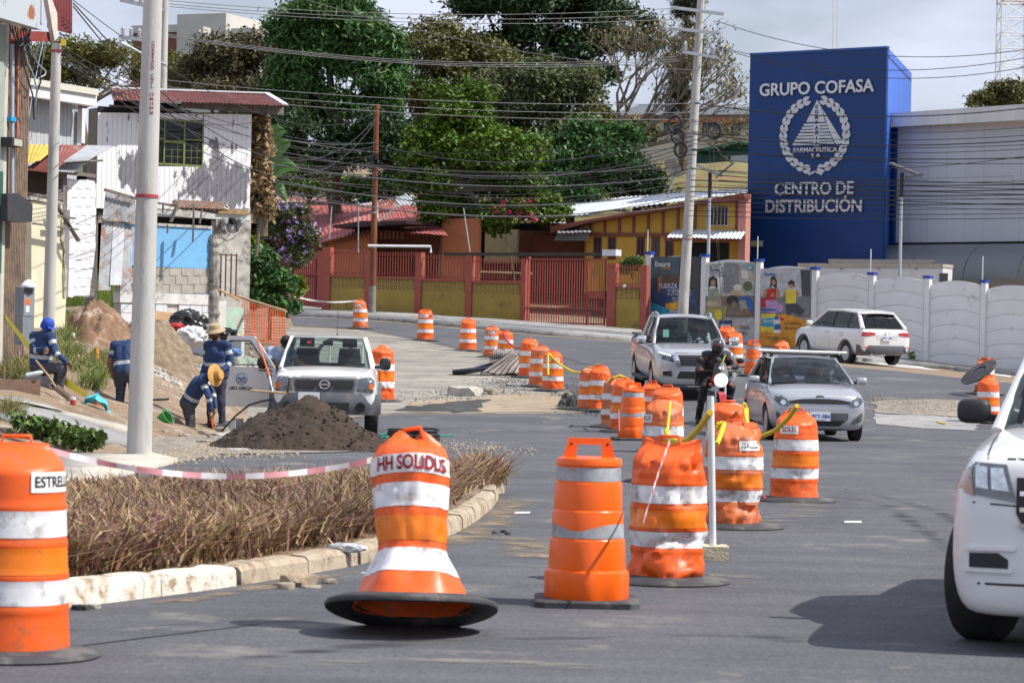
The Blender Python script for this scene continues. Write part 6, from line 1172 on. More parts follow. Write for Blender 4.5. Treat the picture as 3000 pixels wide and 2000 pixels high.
RU = Face(770,132,1200,128);t2 = RU.pix(980,700);t = thing('rusty_roof_house','low house under streaked rusty roof sheets behind the pink roof','house',(t2.x,t2.y,gz(t2.x,t2.y)))
corr_roof(t,RU.pix(765,625,0),RU.pix(985,622,0),RU.pix(775,568,-5),RU.pix(985,590,-5),[RUST2],4,.2,.02);corr_roof(t,RU.pix(985,622,0),RU.pix(1250,612,0),RU.pix(985,590,-5),RU.pix(1185,555,-5),[RUST2,ZINC_W],4,.2,.02);RU.part('wall',BRW,t,770,615,1240,800,-.6,-.4)
# yellow house with brown timbers
YH = Face(1600,121.5,2195,117.5);c = YH.pix(1900,900);t = thing('yellow_house','mustard yellow house with brown timber posts and sloping fascia','house',(c.x,c.y,gz(c.x,c.y)))
YEL = mat('yellow_render',(.50,.31,.055),.85,var=.08,scale=1.2);BRT = mat('brown_timber',(.20,.065,.045),.75,var=.15);PINKC = mat('dusty_pink',(.48,.22,.18),.8,var=.08)
YH.poly('upper_wall',YEL,t,[(1640,668),(1730,648),(2020,590),(2160,574),(2160,690),(1640,690)],-.2,0);YH.part('lower_wall',YEL,t,1718,690,2175,855,-.2,-.02);YH.part('porch_back',BRW,t,1560,690,1718,862,-1.6,-1.5);YH.part('porch_side',YEL,t,1712,690,1718,860,-1.5,-.2)
YH.poly('fascia',BRT,t,[(1612,662),(2180,566),(2180,582),(2030,600),(1730,650),(1612,682)],.0,.7)
for x in (1690,1730,1771,1814,1856,1899,1942,1986,2036):YH.part('timber_post',BRT,t,x-3.5,588+abs(2036-x)*.2,x+3.5,684,.0,.06)
YH.part('band',BRT,t,1700,682,1960,692,0,.07);YH.part('corner_post',PINKC,t,2162,568,2184,780,-.3,.25);YH.part('timber_post',BRT,t,2154,575,2163,680,0,.06)
def win(x0,y0,x1,y1,bars=3,curtain=True,fm=BRT):
 w_ = YH.part('window',fm,t,x0,y0,x1,y1,-.05,.02);YH.part('pane',glass('house_pane',(.5,.52,.55),.5),w_,x0+3,y0+3,x1-3,y1-3,.02,.03)
 YH.part('curtain',mat('pale_curtain',(.34,.34,.36),.9,var=.25,scale=5) if curtain else DARKV,w_,x0+3,y0+3,x1-3,y1-3,.005,.022)
 for i in range(bars):xx = x0+(x1-x0)*(i+1)/(bars+1);YH.part('window_bar',fm,w_,xx-.7,y0,xx+.7,y1,.03,.05)
 return w_
for x in (1738,1780,1864,1908,1948):win(x,694,x+24,760,1,x != 1948)
w_ = win(2068,604,2134,662,5,False,mat('white_frame',(.55,.52,.48),.7,var=0));
for i in range(4):YH.part('window_bar',BRT,w_,2068,614+i*11,2134,615.5+i*11,.03,.05)
YH.part('porch_opening',DARKV,t,2020,710,2135,780,-.01,.01);YH.part('garage',BRW,t,1522,675,1640,760,-2.2,-2.0);YH.part('garden_wall',mat('cream_wall',(.62,.52,.30),.85,var=.1),t,1420,672,1515,770,-4.2,-4)
corr_roof(t,YH.pix(1952,695,1.6),YH.pix(2170,700,1.6),YH.pix(1975,672,0),YH.pix(2186,676,0),[ZINC_W],4,.16,.02);YH.part('awning_beam',BRT,t,1945,697,2160,707,1.2,1.35)
corr_roof(t,YH.pix(1632,682,1.2),YH.pix(1730,681,1.2),YH.pix(1636,670,0),YH.pix(1737,670,0),[ZINC_O],2,.16,.02);YH.poly('awning',mat('grey_awning',(.10,.105,.115),.6,var=.1),t,[(1634,682),(1725,682),(1715,705),(1622,705)],.9,1.0)
corr_roof(t,YH.pix(1520,652,.5),YH.pix(2180,566,.5),YH.pix(1640,592,-6),YH.pix(2190,552,-6),[ZINC_W],9,.22,.02);mb = MB();a,b = YH.pix(1628,600,-7),YH.pix(1760,588,-7);mb.prism([a,b,b+Vector((0,0,.5)),a+Vector((0,0,.3))],(0,.2,0));mb.obj('red_parapet',PINK,t)
# ---- blue tower, warehouse, wall with posters
BT = Face(2182,121.5,2612,117.2);c = BT.pix(2400,900);t = thing('blue_tower','tall royal blue tower with silver lettering and laurel emblem','tower',(c.x,c.y,gz(c.x,c.y)))
BLU = mat('royal_blue_panel',(.003,.037,.165),.45,var=.08,scale=.8,spec=.4);BLU_S = mat('painted_sunlit_side',(.03,.12,.50),.5,var=.10,scale=.8,stretch=(1,1,.1));SILT = mat('silver_letter',(.62,.63,.65),.4,.3,.05)  # side tint brighter than the front: sunlight painted into the blue
ztop = BT.ab(2400,152)[1];zbot = gz(c.x,c.y)-.3;aL = BT.ab(2192,450)[0];aR = BT.ab(2592,450)[0]
mb = MB();BT.box(mb,aL,aR,zbot,ztop,-.15,0);mb.obj('front_wall',BLU,t)
sd = BT.P(aR,0,-.15);far = W(2667,400,128);mb = MB();v = Vector((far.x-sd.x,far.y-sd.y,0));nn = Vector((v.y,-v.x,0)).normalized()
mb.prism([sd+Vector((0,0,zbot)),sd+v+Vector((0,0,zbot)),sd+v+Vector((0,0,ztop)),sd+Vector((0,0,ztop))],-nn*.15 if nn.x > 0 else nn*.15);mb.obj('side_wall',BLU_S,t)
fl = BT.P(aL,0,-.15);mb = MB();mb.prism([q_+Vector((0,0,ztop-.3)) for q_ in (fl,sd,sd+v,fl+v)],(0,0,-.1));mb.obj('roof',GREYP,t);mb = MB();mb.prism([fl+Vector((0,0,zbot)),fl+v+Vector((0,0,zbot)),fl+v+Vector((0,0,ztop)),fl+Vector((0,0,ztop))],(.12,0,0));mb.obj('back_wall',BLU,t)
mb = MB();BT.box(mb,aL-.02,aR+.03,ztop,ztop+.09,-.18,.03);mb.obj('coping',mat('blue_coping',(.03,.09,.32),.5,var=.1),t)
CEDGE = mat('letter_edge',(.30,.31,.33),.5,.3,.05)
def tower_text(body,px0,px1,py0,py1,bold=.02,xs=None):
 a0,a1 = BT.ab(px0,(py0+py1)/2,.1)[0],BT.ab(px1,(py0+py1)/2,.1)[0];z1,z0 = BT.ab((px0+px1)/2,py0,.1)[1],BT.ab((px0+px1)/2,py1,.1)[1]
 me = text_mesh('lettering',body,1,SILT,.03,bold);co = np.zeros(len(me.vertices)*3);me.vertices.foreach_get('co',co);co = co.reshape(-1,3);
 lo,hi = co.min(0),co.max(0);sx = (a1-a0)/(hi[0]-lo[0]);sz = (z1-z0)/(hi[2]-lo[2])
 me.transform(Matrix.Diagonal((sx,1,sz,1))@Matrix.Translation((-(lo[0]+hi[0])/2,0,-(lo[2]+hi[2])/2)));return share('lettering',me,t,BT.P((a0+a1)/2,(z0+z1)/2,.07)-Vector(t.location),(0,0,BT.rz()))
tower_text('GRUPO COFASA',2225,2560,238,276);tower_text('CENTRO DE',2269,2500,533,571);tower_text('DISTRIBUCIÓN',2242,2524,574,622);tower_text('FARMACEUTICA',2324,2452,432,446,.015);tower_text('S.A.',2376,2407,450,462,.015)
EMB = mat('emblem_silver',(.55,.57,.60),.45,.2,.06)
for (pts) in ([(2394,293),(2362,360),(2374,360),(2374,352),(2416,352)],):BT.poly('emblem_pyramid',EMB,t,[(2394,293),(2362,358),(2418,358),(2406,316)],0,.06)
for i in range(7):
 y = 362+i*9.3;f = (y-293)/(426-293);xl = 2394-76*f;xr = 2394+48*f+6
 BT.part('emblem_step',EMB,t,xl,y,xr-2,y+6.5,0,.06);BT.part('emblem_spine',EMB,t,2384,y+6.5,2400,y+9.3,0,.055)
BT.poly('emblem_flank',EMB,t,[(2408,318),(2468,416),(2452,427),(2444,414),(2426,372)],0,.055)
for i,ch in enumerate('COMPAÑIA'):
 me = text_mesh('lettering',ch,.20,BLU,.006,.008);share('lettering',me,t,BT.pix(2392,314+i*15.2,.075)-Vector(t.location),(0,0,BT.rz()))
# laurel leaves
mb = MB();k = 8;outl = [(0,0),(.05,.08),(.13,.12),(.22,.10),(.32,.0),(.22,-.035),(.1,-.03)];mb.prism([(x,0,z) for x,z in outl],(0,.04,0));LEAF1 = mb.mesh('laurel_leaf',EMB);mb = MB();mb.prism([(x,0,-z) for x,z in outl],(0,.04,0));LEAF2 = mb.mesh('laurel_leaf',EMB)
cx,cz = BT.ab(2388,395)[0],BT.ab(2388,395)[1];rx = BT.ab(2487,395)[0]-cx;rz_ = BT.ab(2388,285)[1]-cz
for s in (-1,1):
 for i in range(13):
  an = R(-84+i*12.6);px_,pz_ = s*math.cos(an)*rx*.93,math.sin(an)*rz_*.93;tang = math.atan2(math.cos(an)*rz_,-s*math.sin(an)*rx)
  for q,L_ in ((.55,LEAF1),(-.55,LEAF2)):share('laurel_leaf',L_,t,BT.P(cx+px_,cz+pz_,.06)-Vector(t.location),Euler((0,-(tang+q*.45),0)).to_matrix().to_4x4() and (0,-(tang+q*.5),BT.rz()),(1.25,1,1.25))
 BT.poly('laurel_ribbon',EMB,t,[(2388,500),(2388-s*22,508),(2388-s*18,514),(2388-s*2,506)],0,.05)
mb = MB();BT.pbox(mb,2200,705,2226,722,0,.25);mb.obj('flood_lamp',mat('lamp_beige',(.40,.36,.28),.6,var=.1),t)
for x in (2440,2452):mb = MB();mb.tube([BT.pix(x,152,-1),BT.pix(x,-60,-1)],.012,5);mb.obj('aerial_mast',mat('thin_mast',(.55,.50,.50),.6,var=0),t)
# warehouse
WF = Face(2605,119.5,3150,113);c = WF.pix(2800,900);t = thing('warehouse','pale grey warehouse with deep roof parapet and curved grey canopy','warehouse',(c.x,c.y,gz(c.x,c.y)))
WGR = mat('pale_grey_panel',(.46,.48,.53),.65,var=.05,scale=.6,stretch=(2,2,.15));WPA = mat('parapet_white',(.62,.62,.62),.8,var=.10,scale=1,stretch=(2,2,.2),dirt=(.48,.48,.42),dirt_amt=.2,dscale=.8)
for k in range(16):x = 2612+k*54;WF.part('wall_panel',WGR,t,x,372,x+53.4,712,-.2,0)
WF.poly('parapet',WPA,t,[(2605,332),(3000,305),(3480,276),(3480,325),(3000,352),(2605,372)],-6,.5);WF.part('pilaster',BLU,t,2606,374,2621,715,0,.15);WF.part('pilaster_slot',DARKV,t,2604,570,2609,700,.15,.17)
for (x0,y0,x1,y1) in ((2625,520,2968,522),(2625,560,2968,562),(2966,520,2968,562)):WF.part('panel_groove',mat('groove_grey',(.30,.31,.35),.7,var=0),t,x0,y0,x1,y1,0,.008)
WF.part('canopy_gap',DARKV,t,2590,706,3480,722,0,.05)
cp = [(0,1),(.35,.97),(.65,.82),(.88,.55),(1,.0)]
for k in range(6):
 xa,xb_ = 2585+k*160,2585+(k+1)*160-3;A,B = WF.ab(xa,760)[0],WF.ab(xb_,760)[0];z0,z1 = WF.ab(2800,800)[1]-.3,WF.ab(2800,716)[1];mb = MB()
 mb.slab(lambda u,v:WF.P(A+(B-A)*u,z0+(z1-z0)*math.cos(v*math.pi/2),.1+1.8*math.sin(v*math.pi/2)),2,10,(0,0,-.05));mb.obj('canopy_panel',mat('canopy_grey',(.17,.18,.19),.4,.2,.05),t,True)
# trailers parked behind the wall
for (x0,x1,y0,dd,lab) in ((2340,2760,772,113,'white box trailer with grimy roof edge parked behind the precast wall'),(2430,3060,762,116,'longer white box trailer parked behind the other trailer')):
 TF = Face(x0,dd+1.2,x1,dd-1.5);c = TF.pix((x0+x1)/2,950);t = thing('box_trailer',lab,'trailer',(c.x,c.y,gz(c.x,c.y)))
 TF.part('side_panel',mat('trailer_white',(.60,.61,.63),.6,var=.08,scale=1),t,x0,y0+12,x1,1000,-1.2,0);TF.part('roof_edge',mat('trailer_edge',(.42,.38,.32),.8,var=.2),t,x0-3,y0,x1+3,y0+9,-1.25,.03);TF.part('top_rail',mat('rail_grey',(.40,.41,.43),.6,var=.1),t,x0,y0+9,x1,y0+14,-1.2,.015)
 for k in range(3):TF.part('marker_lamp',mat('marker_orange',(.5,.12,.06),.5,var=0),t,x0+120+k*110,y0+13,x0+127+k*110,y0+17,.015,.03)
 if x1 < 2800:TF.part('door_frame',GREYP,t,2752,800,2776,826,.0,.06)
# precast wall
PWF = Face(1885,108.3,2960,97.8);c = PWF.pix(2500,1040);t = thing('precast_wall','white precast concrete wall of arched planks between blue capped posts','wall',(c.x,c.y,gz(c.x,c.y)))
PCW = mat('precast_white',(.70,.70,.71),.8,var=.05,scale=1.2,bump=.1,dirt=(.44,.44,.45),dirt_amt=.12,dscale=1.0);PCAP = mat('post_cap_blue',(.01,.05,.32),.5,var=.05)
pp = [1655+0,1897,2059,2219,2383,2550,2713,2878,3045,3213,3382];pp = pp[1:]
ptop = {1897:745,2059:752,2219:766,2383:790,2550:805,2713:815,2878:828,3045:842,3213:856,3382:870}
for i,x in enumerate(pp):
 PWF.part('post',PCW,t,x-7,ptop[x],x+7,1000+(x-2219)*.125+25,-.08,.10);cpz = PWF.part('post_cap',PCAP,t,x-10,ptop[x]-8,x+10,ptop[x],-.12,.14)
 if i in (0,2,4,6):mb = MB();b_ = PWF.pix(x,ptop[x]-6,0);mb.tube([b_,b_+Vector((0,0,.85))],.022,6);mb.obj('fence_stake',mat('stake_grey',(.62,.63,.66),.5,.2,0),t)
for i in range(len(pp)-1):
 xa,xb_ = pp[i]+7,pp[i+1]-7;A,B = PWF.ab(xa,900)[0],PWF.ab(xb_,900)[0];zb0 = min(gz(*PWF.P(A,0).xy),gz(*PWF.P(B,0).xy))-.1;ztp = PWF.ab((xa+xb_)/2,(ptop[pp[i]]+ptop[pp[i+1]])/2+14)[1];n_ = 6;h_ = (ztp-zb0)/n_
 for r in range(n_):
  mb = MB();gap = .010
  def fn(u,v,r=r):
   bow = lambda rr:(.17*(1-(u*2-1)**2) if rr > 0 else 0);z0_ = zb0+h_*r+bow(r);z1_ = zb0+h_*(r+1)+bow(r+1)-gap;return PWF.P(A+(B-A)*u,z0_+(z1_-z0_)*v,.015*math.sin(math.pi*v))
  mb.slab(fn,14,3,-PWF.n*.06);mb.obj('plank',PCW,t,R(30))
 mb = MB();PWF.box(mb,A,B,zb0,ztp-.02,-.10,-.075);mb.obj('backing',mat('joint_dark',(.26,.26,.28),.9,var=0),t)
# ---- posters hung on the wall
def poster(i,label,yt,yb,bgm):
 xa,xb_ = pp[i]+9,pp[i+1]-9;A,B = PWF.ab(xa,870,.06)[0],PWF.ab(xb_,870,.06)[0];c_ = PWF.pix((xa+xb_)/2,yb,.06);o = thing('poster',label,'poster',c_)
 PWF.part('poster_sheet',bgm,o,xa,yt,xb_,yb,.045,.06);return o
def pshape(o,pts,m,lvl=1,name='printed_shape'):return PWF.poly(name,m,o,pts,.06,.06+.0025*lvl)
def ptext(o,body,x,y,h,m,lvl=6,bold=.0,w=None,align='CENTER'):
 p = PWF.pix(x,y,.06+.0025*lvl);me = text_mesh('lettering',body,h/F*p.y*1.35,m,.0006,bold,align)
 if w:
  co = np.zeros(len(me.vertices)*3);me.vertices.foreach_get('co',co);co = co.reshape(-1,3);me.transform(Matrix.Diagonal((w/F*p.y*1.02/(co[:,0].max()-co[:,0].min()),1,1,1)))
 return share('lettering',me,o,p-Vector(o.location),(0,0,PWF.rz()))
def flat(name,c):return mat('print_'+name,c,.55,var=.28,scale=4)
WHT = flat('white',(.68,.69,.70));NAVYP = flat('navy',(.01,.02,.08));
def ell(cx,cy,rx,ry,n=16,rot=0):return [(cx+math.cos(a)*rx*math.cos(rot)-math.sin(a)*ry*math.sin(rot),cy+math.cos(a)*rx*math.sin(rot)+math.sin(a)*ry*math.cos(rot)) for a in [2*math.pi*k/n for k in range(n)]]
SKP = flat('skin',(.38,.21,.14));SKP2 = flat('skin_dark',(.22,.12,.08));HRP = flat('hair',(.03,.02,.018));BLP = flat('blue',(.02,.10,.38));CYP = flat('cyan',(.03,.30,.48));GOLD = flat('gold',(.65,.35,.03));GRN = flat('sage',(.27,.30,.22));REDP = flat('red',(.42,.02,.02));LIL = flat('lilac',(.42,.25,.50));YLP = flat('yellow',(.65,.55,.05));GRY = flat('grey',(.22,.23,.24));DGY = flat('charcoal',(.05,.055,.065));BEI = flat('beige',(.45,.36,.26));CRM = flat('cream',(.60,.57,.50));ORP = flat('orange',(.62,.27,.02));TEAL = flat('teal',(.06,.10,.12));BRN = flat('brown',(.10,.07,.05));DBL = flat('denim',(.03,.06,.16))
o = poster(0,'dark nutrition drink poster with arms raised behind the leaning concrete pole',752,962,flat('dusk',(.035,.05,.065)))
for pts,m_ in (([(1907,752),(1990,752),(1990,800),(1907,815)],TEAL),([(1935,775),(1985,770),(1990,830),(1930,835)],BRN),([(2000,758),(2048,758),(2048,840),(2010,850)],DGY),([(1925,795),(1938,790),(1942,840),(1928,860)],SKP2),(ell(1972,795,16,20),SKP2),(ell(1974,785,17,14),HRP),([(1912,850),(1990,830),(2010,870),(1990,905),(1912,900)],DBL),([(1990,860),(2040,845),(2040,900),(1990,905)],DBL),([(1907,885),(1960,905),(1975,962),(1907,962)],CYP),([(1950,890),(1990,882),(1990,905),(1950,915)],GOLD),([(1950,905),(1990,900),(1990,940),(1950,945)],BLP),(ell(1945,897,9,9),BLP)):pshape(o,pts,m_,1+random.random()*1.5)
ptext(o,'Ensure',1941,774,16,WHT,7,.004,54);ptext(o,'ADVANCE',1951,786,7,GOLD,7,.001,34);ptext(o,'FUERZA',1957,838,15,WHT,7,.001,66);ptext(o,'Y VITALIDAD',1990,854,13,WHT,7,.001,84);ptext(o,'NECESITAS DE TUS MÚSCULOS',1990,863,5,WHT,7,0,88);ptext(o,'Ensure te ayuda a',1992,873,5,WHT,7,0,56);ptext(o,'fortalecer tus músculos',1995,880,5,WHT,7,0,60);ptext(o,'Ensure',1975,912,10,WHT,8,.002,30)
o = poster(1,'baby formula poster with seated mother in green and crawling child',768,1004,flat('room',(.36,.37,.35)))
for k,(pts,m_) in enumerate((([(2068,768),(2120,768),(2112,860),(2068,870)],WHT),([(2120,772),(2165,770),(2165,860),(2120,860)],GRY),([(2068,868),(2210,865),(2210,930),(2068,930)],flat('floor',(.16,.14,.12))),([(2172,792),(2190,792),(2190,815),(2172,815)],CRM),(ell(2088,824,11,13),SKP),([(2076,815),(2088,809),(2101,816),(2103,850),(2095,838),(2080,838),(2074,855)],HRP),(ell(2089,828,7,9),SKP),([(2075,848),(2102,843),(2112,875),(2108,890),(2072,890)],GRN),([(2070,882),(2115,885),(2110,898),(2068,898)],BEI),([(2098,865),(2116,880),(2114,892),(2104,888)],SKP),([(2166,872),(2195,868),(2208,885),(2205,915),(2180,905),(2160,890)],BLP),(ell(2146,880,18,15),HRP),(ell(2150,892,10,9),SKP2),([(2165,880),(2185,878),(2190,905),(2170,908)],GRN),([(2180,905),(2200,905),(2190,925),(2160,932),(2162,926)],SKP2),([(2140,850),(2180,850),(2180,865),(2140,865)],BEI),(ell(2160,842,12,10),CRM),(ell(2190,838,14,14),flat('leafprint',(.10,.13,.07))),([(2068,900),(2130,895),(2125,935),(2068,935)],flat('olive',(.30,.28,.10))),(ell(2104,922,12,15),YLP),([(2148,935),(2210,935),(2210,1004),(2148,1004)],flat('greyband',(.42,.42,.42))),([(2107,938),(2144,938),(2144,985),(2107,985)],DBL),([(2112,950),(2140,950),(2140,970),(2112,970)],WHT),(ell(2156,958,5,5),GOLD),(ell(2156,975,5,5),GOLD),([(2188,776),(2206,776),(2206,790),(2188,790)],CYP),([(2192,780),(2202,780),(2202,787),(2192,787)],CRM))):pshape(o,pts,m_,1+.22*k)
ptext(o,'TU EVOLUCIONAS',2096,775,5,DGY,8,.001,44,);ptext(o,'COMO MAMÁ.',2090,781,5,DGY,8,.001,34);ptext(o,'Similac 3',2098,790,12,NAVYP,8,.003,46);ptext(o,'EVOLUCIONA',2098,800,6,NAVYP,8,.001,46);ptext(o,'CON LA CIENCIA.',2102,808,6,NAVYP,8,.001,56);ptext(o,'FORTALECER',2180,956,5,DGY,8,.001,34);ptext(o,'SUS DEFENSAS',2182,962,5,DGY,8,.001,38);ptext(o,'FÁCIL',2172,972,5,DGY,8,.001,18);ptext(o,'DIGESTIÓN',2178,978,5,DGY,8,.001,30)
o = poster(2,'yoga poster with two women in red and yellow tops above orange band',786,1015,flat('curtain',(.33,.35,.38)))
for k,(pts,m_) in enumerate((([(2228,786),(2374,788),(2374,868),(2228,868)],flat('curtain_pale',(.43,.45,.48))),([(2345,790),(2374,790),(2374,930),(2352,930)],flat('shade_dark',(.06,.065,.07))),([(2228,868),(2374,868),(2374,930),(2228,930)],flat('floor_grey',(.17,.18,.20))),([(2228,875),(2245,872),(2245,900),(2228,900)],REDP),(ell(2265,825,9,12),SKP),([(2257,815),(2263,808),(2270,810),(2276,822),(2276,846),(2262,835),(2252,848),(2258,826)],HRP),(ell(2266,827,6,8),SKP),([(2240,848),(2258,842),(2280,845),(2288,872),(2262,870),(2232,866)],SKP),([(2247,848),(2274,843),(2272,880),(2243,880)],REDP),([(2242,880),(2272,878),(2296,900),(2290,912),(2262,918),(2246,912)],LIL),([(2258,862),(2266,858),(2268,868),(2260,870)],SKP),(ell(2318,833,8,11),SKP),([(2308,826),(2318,820),(2327,824),(2327,842),(2322,832),(2310,834)],HRP),([(2292,862),(2304,848),(2332,848),(2345,862),(2330,870),(2300,870)],SKP),([(2302,848),(2332,848),(2332,890),(2302,890)],YLP),([(2302,890),(2332,888),(2358,910),(2345,925),(2320,915),(2312,925),(2304,920)],DGY),([(2228,903),(2275,906),(2275,911),(2228,909)],BLP),([(2226,935),(2260,925),(2300,920),(2340,930),(2374,945),(2374,1015),(2226,1015)],ORP),([(2230,920),(2272,918),(2270,975),(2228,970)],YLP),([(2230,932),(2272,930),(2271,958),(2229,956)],CYP),([(2266,935),(2284,932),(2288,975),(2268,975)],WHT),([(2270,926),(2280,926),(2282,936),(2268,936)],BLP),([(2268,950),(2286,948),(2287,965),(2268,966)],BLP),([(2284,930),(2296,930),(2296,938),(2284,938)],REDP))):pshape(o,pts,m_,1+.25*k)
ptext(o,'Glucerna',2254,803,12,BLP,9,.003,40);ptext(o,'Glucerna',2250,940,9,WHT,9,.002,36);ptext(o,'TUS NIVELES',2322,948,9,BRN,9,.002,60);ptext(o,'DE AZÚCAR',2322,962,9,BRN,9,.002,56);ptext(o,'LLÉVATE BIEN CON TU',2278,990,6,BRN,9,.001,80);ptext(o,'FUNCIONAMIENTO',2288,997,5,BRN,9,0,60)
# ---- far things
HB = Face(1780,205,2300,198);c = HB.pix(2000,470);t = thing('cream_apartment','cream apartment block with orange tiled hoods far behind the trees','building',(c.x,c.y,c.z));CRMW = mat('cream_render',(.62,.54,.42),.85,var=.06)
HB.part('wall',CRMW,t,1600,330,2300,500,-4,0);HB.poly('roof',ZINC_W,t,[(1800,330),(1880,305),(2300,318),(2300,335),(1800,338)],-4,.6)
for (x0,y0,x1,y1) in ((1945,360,2010,395),(2058,360,2112,398),(2122,362,2168,398),(1840,350,1900,385),(1700,350,1760,390)):
 w_ = HB.part('window',DARKV,t,x0,y0,x1,y1,0,.06);HB.part('pane',mat('far_pane',(.12,.13,.15),.2,var=.2),w_,x0+3,y0+3,x0+(x1-x0)/2-1,y1-3,.06,.09);HB.part('pane',_MC['far_pane'],w_,x0+(x1-x0)/2+1,y0+3,x1-3,y1-3,.06,.09);HB.part('tiled_hood',mat('orange_hood',(.42,.15,.08),.8,var=.2),t,x0-8,y0-14,x1+8,y0-2,0,.9)
GR = Face(2030,168,2300,163);c = GR.pix(2120,490);t = thing('green_house','small green metal clad house behind the blue tower','house',(c.x,c.y,c.z))
GRM = mat('dark_green_sheet',(.02,.10,.07),.6,var=.1);GR.poly('wall',GRM,t,[(2040,440),(2160,418),(2300,440),(2300,485),(2040,485)],-4,0);GR.poly('roof',mat('green_roof',(.06,.20,.10),.6,var=.1),t,[(2030,440),(2160,412),(2310,440),(2310,446),(2160,420),(2030,448)],-4,.7);GR.part('white_panel',WBLK,t,2140,455,2190,484,0,.05)
# grassy terrace behind the houses
mb = MB();hp = [(1560,650,131),(2260,640,129),(2260,560,150),(1560,520,152)]
mb.grid(lambda u,v:(W(1400,655,132).lerp(W(2260,640,130),u)).lerp(W(1400,470,160).lerp(W(2260,478,158),u),v)+Vector((0,0,.15*math.sin(u*31)*math.sin(v*9))),40,12);o = mb.obj('hillside',pavement('terrace_grass',(.13,.12,.045),(.23,.20,.08),.4,((.24,.13,.07),.3,.5)),None,True);o['kind'] = 'structure'
if o.data.polygons[0].normal.z < 0:o.data.flip_normals()
mb = MB();mb.grid(lambda u,v:W(-900,650,132).lerp(W(1400,655,132),u).lerp(W(-900,560,175).lerp(W(1400,470,162),u),v),30,8);o = mb.obj('hillside',SOIL,None,True);o['kind'] = 'structure'
if o.data.polygons[0].normal.z < 0:o.data.flip_normals()
mb = MB();mb.grid(lambda u,v:W(-900,520,162).lerp(W(3600,478,160),u).lerp(W(-900,450,320).lerp(W(3600,440,320),u),v),30,8);o = mb.obj('hillside',mat('far_scrub',(.06,.08,.03),.9,var=.4,scale=.2),None,True);o['kind'] = 'structure'
if o.data.polygons[0].normal.z < 0:o.data.flip_normals()
CB = Face(380,255,750,250);c = CB.pix(560,300);t = thing('concrete_office','bare concrete block building rising above the trees','building',(c.x,c.y,c.z));FCON = mat('far_concrete',(.50,.48,.45),.85,var=.06,scale=.3)
CB.part('main_block',FCON,t,518,41,661,158,-8,0);CB.part('annex',FCON,t,661,83,742,170,-8,-1);CB.part('brick_wing',mat('brick_wing',(.20,.08,.05),.85,var=.15),t,384,92,520,260,-8,-1.2);CB.part('wing_parapet',FCON,t,384,74,520,96,-8,-1.0);CB.part('window_band',DARKV,t,520,158,661,175,-8,-.4);CB.part('base',FCON,t,384,175,750,330,-8,-1.5)
for x in (578,590):CB.poly('fin',FCON,t,[(x-3,90+(590-x)*.7),(x+6,78+(590-x)*.7),(x+6,118+(590-x)*.3),(x-3,126)],0,1.6)
# lattice mast
p0 = W(2960,420,210);t = thing('lattice_mast','red and white lattice radio mast above the warehouse roof','mast',p0);MWH = mat('mast_white',(.72,.72,.72),.5,var=.05);MOR = mat('mast_orange',(.50,.22,.08),.5,var=.05)
hw = 1.02;zt = W(2960,-90,210).z
cs = [Vector((p0.x+sx*hw,p0.y+sy*hw,0)) for sx,sy in ((-1,-1),(1,-1),(1,1),(-1,1))];z = p0.z;k = 0
while z < zt:
 m_ = MOR if z > W(2960,32,210).z else MWH
 for i in range(4):
  a,b = cs[i],cs[(i+1) % 4];mb = MB();mb.tube([a+Vector((0,0,z)),a+Vector((0,0,z+1.15))],.055,5);mb.obj('leg',m_,t);mb = MB();x1,x2 = (a,b) if (k+i) % 2 else (b,a);mb.tube([x1+Vector((0,0,z)),x2+Vector((0,0,z+1.15))],.03,4);mb.obj('brace',m_,t);mb = MB();mb.tube([a+Vector((0,0,z)),b+Vector((0,0,z))],.03,4);mb.obj('girt',m_,t)
 z += 1.15;k += 1
